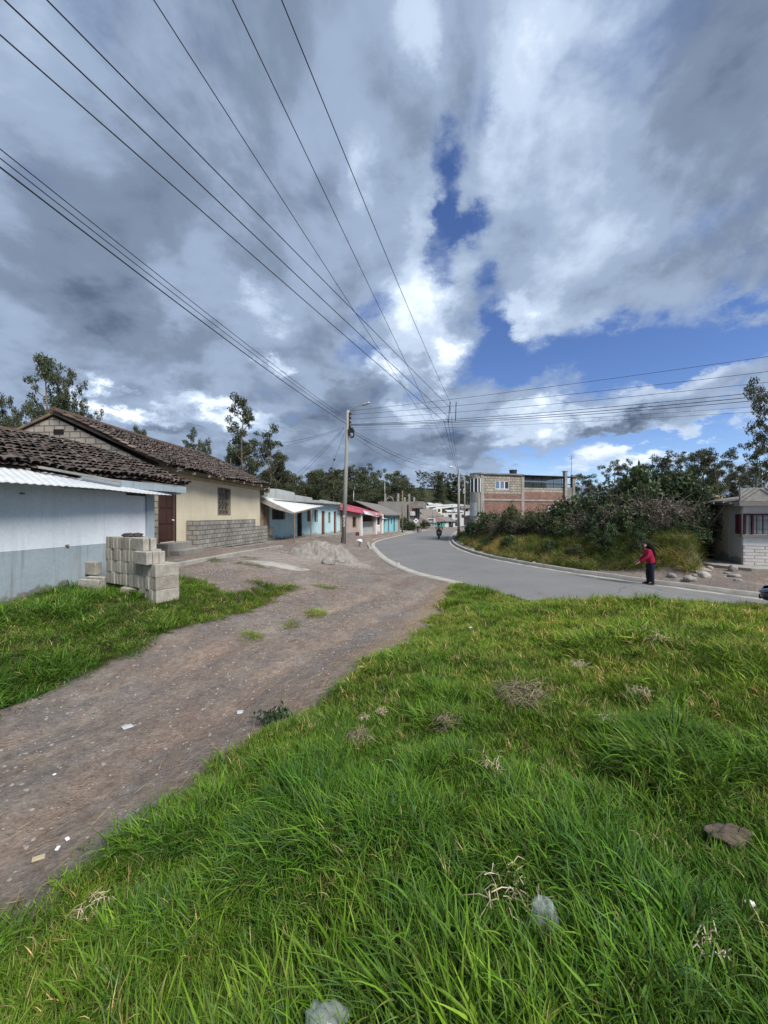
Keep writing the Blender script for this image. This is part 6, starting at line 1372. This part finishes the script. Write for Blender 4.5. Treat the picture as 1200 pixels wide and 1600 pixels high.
# crest bushes: picture column, picture height of the top, depth
for px, yt, Yd, kind, wd in ((742, 816, 38, 'broad', 1.0), (756, 806, 34, 'broad', .9), (768, 803, 32, 'dark', 1.0), (782, 808, 30, 'dry', 1.0), (800, 789, 28, 'olive', .55), (806, 800, 29, 'broad', .9), (818, 811, 27, 'dry', 1.0), (834, 800, 27, 'dark', 1.0), (850, 794, 26, 'olive', 1.0), (866, 792, 25, 'dark', 1.0), (884, 783, 25, 'dark', 1.0), (900, 785, 24, 'broad', 1.0), (918, 780, 23, 'dark', 1.0), (930, 776, 24, 'olive', .9), (946, 772, 22, 'dark', 1.0), (962, 768, 22, 'dry', 1.0), (974, 758, 22, 'dark', 1.1), (992, 752, 21, 'dark', 1.1), (1008, 748, 21, 'broad', 1.0), (1024, 745, 21, 'dark', 1.2), (1042, 744, 21, 'dark', 1.2), (1058, 752, 20.5, 'dark', 1.1), (1074, 762, 20.5, 'dark', 1.0), (1086, 775, 20, 'broad', .9), (1094, 790, 19.6, 'dark', .7),
    (1000, 775, 19.3, 'dry', 1.0), (1022, 778, 19, 'dry', 1.0), (1044, 782, 18.8, 'dry', 1.0), (1064, 784, 18.6, 'dry', 1.0), (984, 783, 19.6, 'broad', .9), (1010, 768, 19.8, 'broad', .8), (1080, 792, 18.4, 'dark', .8), (964, 790, 20, 'dry', .9), (940, 796, 20.5, 'broad', .8), (975, 800, 19, 'broad', .7), (1034, 800, 18, 'dry', .8), (1056, 802, 17.8, 'dark', .8), (950, 824, 18.6, 'broad', .6), (932, 830, 19.6, 'broad', .6), (1084, 812, 17.8, 'dark', .7), (912, 800, 22, 'dry', .9), (890, 806, 23, 'olive', .9), (872, 812, 23.5, 'broad', .7), (856, 806, 25, 'dry', .8), (1006, 812, 17.6, 'dark', .7), (1000, 838, 17.2, 'broad', .45)):
    p = at(px, yt, Yd); z = h1(p.x, p.y); hgt = max(.7, p.z-z); sw = min(max(hgt/1.3, .7), 1.35)*wd; shrub(p.x, p.y, kind, sw*1.12, hgt/1.12/sw/1.12, LS_[kind], GS)
rsl = random.Random(77); n_low = 0
while n_low < 30:
    sx, sy = rsl.uniform(6, 17), rsl.uniform(16.5, 38); w_, a__, win_, dr_ = bank_w(np.array([sx]), np.array([sy]))
    if win_[0] < .5 or not 1.7 < dr_[0] < 3.6: continue
    kind = rsl.choice(['broad', 'dark', 'dark', 'olive', 'dry']); s_ = rsl.uniform(.32, .72); shrub(sx, sy, kind, s_, rsl.uniform(.8, 1.15), LS_[kind], GS); n_low += 1
p = at(1105, 770, 22.5); z = h1(p.x, p.y); shrub(p.x, p.y, 'yellow', 1.25, (p.z-z)/1.35/1.25, 'bush covered with yellow flowers beside the pale house roof', None)
for px, py, s, kind, lab in ((640, 832, .9, 'dark', 'dark bush growing at the foot of the brick corner block'), (634, 831, 1.1, 'broad', 'green bush beside the thin wooden pole'), (646, 833, .6, 'dark', 'low bush left of the road sign')):
    g = at(px, py, 60); shrub(g.x, g.y, kind, s*1.3, 1.0, lab, 'bushes by the brick corner block', dz=.1)
g = at(664, 829, 76); shrub(g.x, g.y, 'dark', 1.3, 1.1, 'dark bush in front of the low cream tiled house', None)
# ------------------------------------------------------------------ grass, pebbles, litter
def blade_tuft(name, seed, n, rad, l0, l1, w, curl, pal, spread=.5, segs=4, mat=None):
    rg = np.random.default_rng(seed); V = []; Q = []; T = []; k = 0
    for i in range(n):
        a = rg.uniform(0, 6.283); r = rad*math.sqrt(rg.random()); x, y = r*math.cos(a), r*math.sin(a)
        da = a+rg.normal(0, .8); ln = rg.uniform(l0, l1); th = abs(rg.normal(0, spread))*.6+.08; c = rg.uniform(.4, 1.3)*curl; ww = w*rg.uniform(.6, 1.25)
        col = np.array(pal[rg.integers(len(pal))])*rg.uniform(.75, 1.3); px, pz, ps = 0.0, 0.0, 0.0; sx, sy = -math.sin(da), math.cos(da); tw = rg.normal(0, .5)
        for j in range(segs+1):
            t = j/segs; wj = ww*(1-t**2.2)*(.75+.25*math.sin(math.pi*min(t*1.5, 1)))+.0002
            ca, sa = math.cos(tw*t), math.sin(tw*t); ox, oy, oz = sx*ca*wj/2, sy*ca*wj/2, sa*wj/2
            bx, by = x+math.cos(da)*px, y+math.sin(da)*px
            V += [(bx-ox, by-oy, pz-oz), (bx+ox, by+oy, pz+oz)]; T += [col, col]
            th2 = th+c*t; px += math.sin(th2)*ln/segs; pz += math.cos(th2)*ln/segs
        for j in range(segs): Q.append((k+2*j, k+2*j+1, k+2*j+3, k+2*j+2))
        k += 2*(segs+1)
    o = np_mesh(name, V, Q, mat or M['grass'], tint=np.array(T)); COL.objects.unlink(o); return o
m = Mat('grass_blade', .6, .14); t = m.attr('tint'); pt_ = m.attr('patch', 'INSTANCER', 'Fac'); oi = m.n('ShaderNodeObjectInfo')
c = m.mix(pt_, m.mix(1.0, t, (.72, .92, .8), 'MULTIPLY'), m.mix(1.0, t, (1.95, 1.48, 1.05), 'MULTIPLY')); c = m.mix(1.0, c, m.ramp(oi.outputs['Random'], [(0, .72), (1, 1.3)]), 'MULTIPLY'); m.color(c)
tr = m.n('ShaderNodeBsdfTranslucent'); m.l(c, tr.inputs['Color']); mx = m.n('ShaderNodeMixShader'); mx.inputs[0].default_value = .24
out = [x for x in m.t.nodes if x.type == 'OUTPUT_MATERIAL'][0]; m.l(m.p.outputs[0], mx.inputs[1]); m.l(tr.outputs[0], mx.inputs[2]); m.l(mx.outputs[0], out.inputs['Surface']); M['grass'] = m.m
GRN = [(.068, .150, .016), (.090, .185, .022), (.054, .120, .016), (.118, .215, .030), (.078, .145, .028), (.062, .142, .012), (.13, .15, .05)]
BLU = [(.054, .120, .036), (.066, .138, .044), (.08, .152, .052)]
DRY = [(.34, .27, .15), (.28, .22, .12), (.40, .33, .2)]
BNK = [(.070, .110, .026), (.095, .130, .038), (.135, .140, .058), (.056, .094, .022), (.175, .150, .080)]
def collect(name, objs):
    c = bpy.data.collections.new(name)
    for o in objs: c.objects.link(o)
    return c
def scatter(name, pts, rot, scl, idx, patch, coll, label=None, cat=None):
    me = bpy.data.meshes.new(name); n = len(pts); me.vertices.add(n); me.vertices.foreach_set('co', np.asarray(pts, np.float32).ravel())
    for nm, ty, d in (('rot', 'FLOAT_VECTOR', rot), ('scl', 'FLOAT_VECTOR', scl), ('idx', 'INT', idx), ('patch', 'FLOAT', patch)):
        at_ = me.attributes.new(nm, ty, 'POINT'); at_.data.foreach_set('vector' if ty == 'FLOAT_VECTOR' else 'value', np.asarray(d, np.int32 if ty == 'INT' else np.float32).ravel())
    o = bpy.data.objects.new(name, me); COL.objects.link(o); o['kind'] = 'stuff'
    if label: o['label'] = label; o['category'] = cat
    ng = bpy.data.node_groups.new(name, 'GeometryNodeTree'); ng.interface.new_socket('Geometry', in_out='INPUT', socket_type='NodeSocketGeometry'); ng.interface.new_socket('Geometry', in_out='OUTPUT', socket_type='NodeSocketGeometry')
    N = ng.nodes; gi = N.new('NodeGroupInput'); go = N.new('NodeGroupOutput'); ip = N.new('GeometryNodeInstanceOnPoints'); ci = N.new('GeometryNodeCollectionInfo')
    ci.inputs['Collection'].default_value = coll; ci.inputs['Separate Children'].default_value = True; ci.inputs['Reset Children'].default_value = True
    ip.inputs['Pick Instance'].default_value = True
    def na(nm, ty): a = N.new('GeometryNodeInputNamedAttribute'); a.data_type = ty; a.inputs['Name'].default_value = nm; return a.outputs['Attribute']
    e = N.new('FunctionNodeEulerToRotation'); K = ng.links; K.new(na('rot', 'FLOAT_VECTOR'), e.inputs[0]); K.new(e.outputs[0], ip.inputs['Rotation']); K.new(na('scl', 'FLOAT_VECTOR'), ip.inputs['Scale']); K.new(na('idx', 'INT'), ip.inputs['Instance Index'])
    K.new(gi.outputs[0], ip.inputs['Points']); K.new(ci.outputs[0], ip.inputs['Instance']); K.new(ip.outputs[0], go.inputs[0])
    md = o.modifiers.new('scatter', 'NODES'); md.node_group = ng; return o
T_ = [blade_tuft('tuft_a', 1, 30, .08, .04, .09, .0055, .9, GRN, .8), blade_tuft('tuft_b', 2, 30, .08, .035, .08, .006, 1.2, GRN, 1.1), blade_tuft('tuft_c', 3, 26, .07, .07, .16, .0068, 1.0, GRN, .8, 4), blade_tuft('tuft_d', 4, 26, .08, .09, .19, .0072, 1.5, GRN+BLU, .9, 5), blade_tuft('tuft_e', 5, 30, .07, .13, .29, .0078, 2.2, BLU+GRN, .75, 6), blade_tuft('tuft_f', 6, 24, .07, .12, .25, .0075, 1.4, GRN, .6, 6), blade_tuft('tuft_g', 7, 11, .06, .06, .17, .0042, 2.2, DRY, 1.4, 4)]
CT = collect('grass_tufts', T_)
rg = np.random.default_rng(99)
def lawn(n, x0, x1, y0, y1, dens):
    x = rg.uniform(x0, x1, n); y = rg.uniform(y0, y1, n); d = np.hypot(x, y); gm_ = grass_mask(x, y)
    inview = (np.abs(x) < y*1.12+.6) & (y > .3)
    keep = (gm_ > rg.uniform(.12, .75, n)) & (rg.random(n) < dens(d)) & inview & ~inside(x, y, ROADP); return x[keep], y[keep]
# candidate density per m2 = n/area ; dens() thins with distance
A_n = [(30000, -4.2, 5.5, .4, 4.2, lambda d: np.clip(2.4/np.maximum(d, .5), .5, 1)), (90000, -9.3, 14, 3.8, 15.2, lambda d: np.clip(4.6/d, .3, 1))]
PX, PY = [], []
for a_ in A_n: x, y = lawn(*a_); PX.append(x); PY.append(y)
gx_, gy_ = np.concatenate(PX), np.concatenate(PY); n = len(gx_); gz_ = H(gx_, gy_); d = np.hypot(gx_, gy_)
nz = fbm(gx_*1.7+40, gy_*1.7, 3)*2; nz2 = fbm(gx_*.35+11, gy_*.35+3, 3)*2; nz3 = fbm(gx_*3.5, gy_*3.5, 2)*2
near = sstep(4.6, 2.0, d); leftb = sstep(-2.5, -4.0, gx_)
tall = .52 * near + .12 * leftb + 1.0 * nz - .10 + rg.normal(0, .12, n)
idx = np.where(tall > .78, rg.integers(4, 6, n), np.where(tall > .38, rg.integers(2, 4, n), rg.integers(0, 2, n)))
idx = np.where(rg.random(n) < .07 + .05 * (d > 3.5) + .06 * (nz3 > .5), 6, idx)
sc = rg.uniform(.75, 1.25, n)*(1+.35*np.clip(nz, -.5, .6))*np.where(d > 5, 1.15+.05*np.minimum(d, 12), 1); scz = sc*np.where(d > 5, .72, 1.0)
edge_ = sstep(.15, .8, grass_mask(gx_, gy_)); scz *= .55+.45*edge_
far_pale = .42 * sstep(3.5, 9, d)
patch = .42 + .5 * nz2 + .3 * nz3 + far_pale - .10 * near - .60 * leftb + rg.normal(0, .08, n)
patch = np.clip(patch, 0, 1)
eps = .05; sx_ = (H(gx_+eps, gy_)-gz_)/eps; sy_ = (H(gx_, gy_+eps)-gz_)/eps
lean = fbm(gx_*2.2+70, gy_*2.2, 2)*.5
tilt_x = .3 * sy_ + .6 * lean + rg.normal(0, .22, n); tilt_y = lean - .3 * sx_ + rg.normal(0, .22, n)
scatter('grass', np.c_[gx_, gy_, gz_-.006], np.c_[tilt_x, tilt_y, rg.uniform(0, 6.28, n)], np.c_[sc, sc, scz], idx, patch, CT, 'uneven bright green grass with dry straws on the mounds either side of the dirt track', 'grass')
# long grass on the bank
TB = [blade_tuft('bank_tuft_a', 11, 46, .16, .35, .75, .013, 1.7, BNK, .6, 6), blade_tuft('bank_tuft_b', 12, 46, .18, .30, .6, .012, 2.1, BNK+GRN, .8, 6), blade_tuft('bank_tuft_c', 13, 34, .14, .35, .8, .011, 2.2, DRY+BNK, .9, 6)]
CB = collect('bank_tufts', TB); N_ = 30000
x = rg.uniform(5, 21, N_); y = rg.uniform(14, 47, N_); w, a_, win, dr = bank_w(x, y); dry = fbm(x*.5, y*.5, 3)*2
keep = (win > .3) & (dr > 1.0+.5*dry+.55*sstep(.5, .75, a_)) & (dr < 6.0) & (rg.random(N_) < np.where(dr < 3.2, .8, .22)); x, y, dry, dr = x[keep], y[keep], dry[keep], dr[keep]; n = len(x)
idx = np.where(rg.random(n) < .25+.4*dry+.25*(dr < 1.7), 2, rg.integers(0, 2, n)); s = rg.uniform(.6, 1.15, n)
scatter('bank_grass', np.c_[x, y, H(x, y)-.03], np.c_[rg.normal(.25, .2, n), rg.normal(-.35, .25, n), rg.uniform(0, 6.28, n)], np.c_[s, s, s], idx, np.clip(.45+.6*dry+rg.normal(0, .1, n), 0, 1), CB, 'long hanging yellow green grass covering the roadside bank', 'grass')
# creepers and fallen stalks over the bank
# pebbles and straw on the dirt
M['grit'] = stone_mat('grit', (.24, .215, .19), (.34, .31, .285)); pebs = []
for i in range(5): o = lump('pebble', .012, 60+i, M['stone'] if i % 2 else M['grit'], None, (1.2, .9, .6), .3, 1); COL.objects.unlink(o); pebs.append(o)
straw = [blade_tuft('straw_a', 21, 5, .05, .06, .16, .0035, .4, DRY, 2.6, 3), blade_tuft('straw_b', 22, 4, .08, .08, .2, .003, .8, [(.16, .12, .09), (.24, .2, .15)], 2.6, 3)]
CP_ = collect('pebbles_and_straw', pebs+straw); N_ = 40000
x = np.r_[rg.uniform(-6, 3.2, N_), rg.uniform(-6.5, 1.2, 9000), rg.uniform(-3.2, .4, 3500), rg.uniform(8, 18, 5000)]; y = np.r_[rg.uniform(1.4, 13, N_), rg.uniform(11, 26, 9000), rg.uniform(16.2, 19.5, 3500), rg.uniform(12.5, 22, 5000)]
hp = np.exp(-((x+1.3)/.75)**2-((y-17.6)/.8)**2)
gm_ = grass_mask(x, y); ok = (gm_ < .3) & ~inside(x, y, ROADP) & (seg_dist(x, y, RIGHT) > .3) & (rg.random(len(x)) < .30+.9*np.clip(fbm(x*1.2, y*1.2, 3)*2, 0, 1)+1.2*hp) & ~((x > 3.5) & (bank_w(x, y)[0] > .5)); x, y, hp = x[ok], y[ok], hp[ok]; n = len(x)
s = np.clip(rg.gamma(1.6, .42, n), .15, 2.2)*np.clip(.6+.06*y, .7, 1.6)*(1+1.5*hp); edge_ = np.clip(1-np.abs(sdist(x, y, GP)+.25)/.45, 0, 1)
idx = np.where(rg.random(n) < .10+.75*edge_, rg.integers(5, 7, n), rg.integers(0, 5, n)); s = np.where(idx >= 5, rg.uniform(.5, 1.2, n), s)
z_ = H(x, y); 
scatter('pebbles', np.c_[x, y, z_+.001], np.c_[np.where(idx >= 5, 1.45, 0)+rg.normal(0, .15, n), rg.normal(0, .15, n), rg.uniform(0, 6.28, n)], np.c_[s, s, s], idx, np.full(n, .5), CP_, 'loose pebbles and dry straw strewn over the dirt track', 'gravel')

# ------------------------------------------------------------------ dry clumps and litter lying in the grass
def straw_clump(px, py, w, label, seed, flat=.35, col=((.22, .17, .125), (.32, .26, .19), (.13, .10, .08)), n=130, group='dry plant clumps in the grass'):
    g = hit(px, py); r = w/F*g.y/2; rg_ = random.Random(seed); b = MB(); 
    for i in range(n):
        a = rg_.uniform(0, 6.28); rr = r*math.sqrt(rg_.random()); p = Vector((math.cos(a)*rr, math.sin(a)*rr, .02+rg_.random()*r*flat)); d = Vector((rg_.gauss(0, 1), rg_.gauss(0, 1), rg_.gauss(0, .35))).normalized()*r*rg_.uniform(.3, .85); b.cur = col[rg_.randrange(len(col))]
        q = p+d*.5+Vector((0, 0, rg_.uniform(0, .03))); b.tube([p, q, p + d * 1.25], [.0022, .0022, .0012], 3, False)
    o = b.build('dry_clump', M['straw'], loc=(g.x, g.y, g.z+.035)); return tag(o, label, 'dry grass', group)
m = Mat('straw', .85, .15); m.color(m.attr('tint')); M['straw'] = m.m
PALE = ((.45, .38, .26), (.55, .48, .36), (.36, .29, .2))
straw_clump(812, 1100, 72, 'largest grey brown clump of dead stalks in the lawn', 1, .35, n=230)
straw_clump(699, 1150, 38, 'upright brown clump of dead stalks left of the largest clump', 2, .9, n=150)
straw_clump(596, 1128, 16, 'small pale tuft of roots at the left of the lawn', 3, .6, PALE, 60)
straw_clump(570, 1135, 18, 'pale curled stalk pair beside the small root tuft', 4, .5, PALE, 40)
straw_clump(560, 1170, 40, 'thin brownish dead patch near the blue scrap', 5, .5, n=90)
straw_clump(490, 1262, 14, 'small pale straw knot low in the left lawn', 6, .6, PALE, 50)
straw_clump(145, 1450, 46, 'pale branching root lying on the grass at the lower left', 7, .25, PALE, 36)
straw_clump(770, 1225, 34, 'long pale dead stalk in the middle of the lawn', 8, .4, PALE, 26)
straw_clump(800, 1440, 90, 'pale creeping straw stems next to the clear plastic bag', 9, .25, PALE, 40)
straw_clump(1000, 1095, 34, 'pale straw patch right of the largest clump', 10, .3, PALE, 60)
straw_clump(905, 1050, 26, 'short pale straw wisp near the far lawn crest', 11, .3, PALE, 40)
straw_clump(1110, 1530, 50, 'pale broken straw at the lower right of the lawn', 12, .3, PALE, 30)
straw_clump(950, 1145, 30, 'faint straw wisp in the right middle lawn', 13, .3, PALE, 30)
straw_clump(1030, 1010, 26, 'pale straw line high on the right lawn', 14, .3, PALE, 30)
mp = Mat('clear_plastic', .12, .5); mp.color((.60, .66, .66)); mp.p.inputs['Alpha'].default_value = .24; M['plastic'] = mp.m
def crumpled(px, py, w, label, name, mat, seed, sc=(1, 1, .6), lift=.06, cat='litter'):
    g = hit(px, py); r = w/F*g.y/2; o = lump(name, r, seed, mat, None, sc, .42, 4, (g.x, g.y, g.z+lift), 1.5); return tag(o, label, cat)
crumpled(850, 1478, 46, 'crumpled clear plastic bag caught in the tall grass', 'plastic_bag', M['plastic'], 3, (.8, .8, 1.2), .07)
crumpled(508, 1690, 74, 'clear plastic tub lying in the grass at the bottom edge', 'plastic_tub', M['plastic'], 5, (1, .8, .8), .13)
crumpled(1172, 1470, 14, 'small white plastic scrap in the grass at the right edge', 'plastic_scrap', M['white'], 6, (1, .6, .5), .07)
crumpled(1140, 1328, 62, 'flat brown clod of earth in the right of the lawn', 'earth_clod', plain('brown_earth', (.125, .10, .078), .95, .35, 12, .01, .1), 7, (1, .6, .38), .05, 'clod')
crumpled(508, 1175, 8, 'tiny light blue scrap in the left of the lawn', 'plastic_scrap', M['glassblue'], 8, (1, .8, .5), .05)
crumpled(85, 0+1215, 5, 'tiny white scrap on the middle of the dirt track', 'plastic_scrap', M['white'], 9, (1, .8, .3), .01)
crumpled(735, 985, 5, 'tiny white scrap near the left end of the far lawn', 'plastic_scrap', M['white'], 10, (1, .8, .5), .05)
for px, py, w, h_, yaw, mt, lab in ((60, 1354, 16, 5, .6, 'wood_p', 'short pale wood chip on the track near the lower left lawn edge'), (199, 1138, 14, 6, .9, 'curtain', 'flat pale shard lying in the middle of the dirt track'), (375, 1117, 9, 5, .3, 'curtain', 'torn pale scrap on the track near the weed'), (90, 1330, 5, 4, .2, 'white', 'small white chip on the lower left of the track'), (105, 1318, 5, 4, 1.0, 'white', 'small white chip a little farther up the track')):
    g = hit(px, py); k = g.y/F; b = MB(); b.box(-w*k/2, w*k/2, -h_*k*.9, h_*k*.9, 0, .012); o = b.build('litter_chip', M[mt], bevel=.004, loc=(g.x, g.y, g.z+.003)); o.rotation_euler = (.05, .08, yaw); tag(o, lab, 'litter')
# weed with a dry stalk at the lawn edge
g = hit(430, 1138); wd_ = thing('weed', 'dark leafy weed with thin dry stalks at the lawn edge beside the track', 'plant', g); rgw = np.random.default_rng(3)
C_w = rgw.normal(0, 1, (150, 3))*np.array([.10, .08, .045])+np.array([0, 0, .09]); V, Q, T = leaf_quads(C_w, rgw, .09, .035, (.04, .075, .03), .3, -.3); np_mesh('leaves', V, Q, M['leaf'], wd_, tint=T)
b = MB()
for i in range(5): a = rgw.uniform(-.15, .15, 2); b.tube([(a[0]*.2, 0, 0), (a[0]*.6-.01, a[1]*.5, .2), (a[0]-.03, a[1], .33+.05*i)], [.004, .003, .0015], 4, False)
b.build('stalks', M['wood'], wd_)
# tall weeds against the blue wall
for i, (px, py) in enumerate(((112, 920), (133, 896), (120, 925), (188, 900))):
    g = hit(px, py); o = T_[4].copy(); o.name = 'wall_weed'; COL.objects.link(o); o.location = g; o.scale = (2.0, 2.0, 1.9 if i < 2 else 1.3); tag(o, ['spiky weed at the left end of the loose blocks', 'spiky weed rising against the blue dado', 'low weed in front of the loose blocks', 'weed between the loose blocks and the tall stack'][i], 'weed', 'weeds against the blue wall')
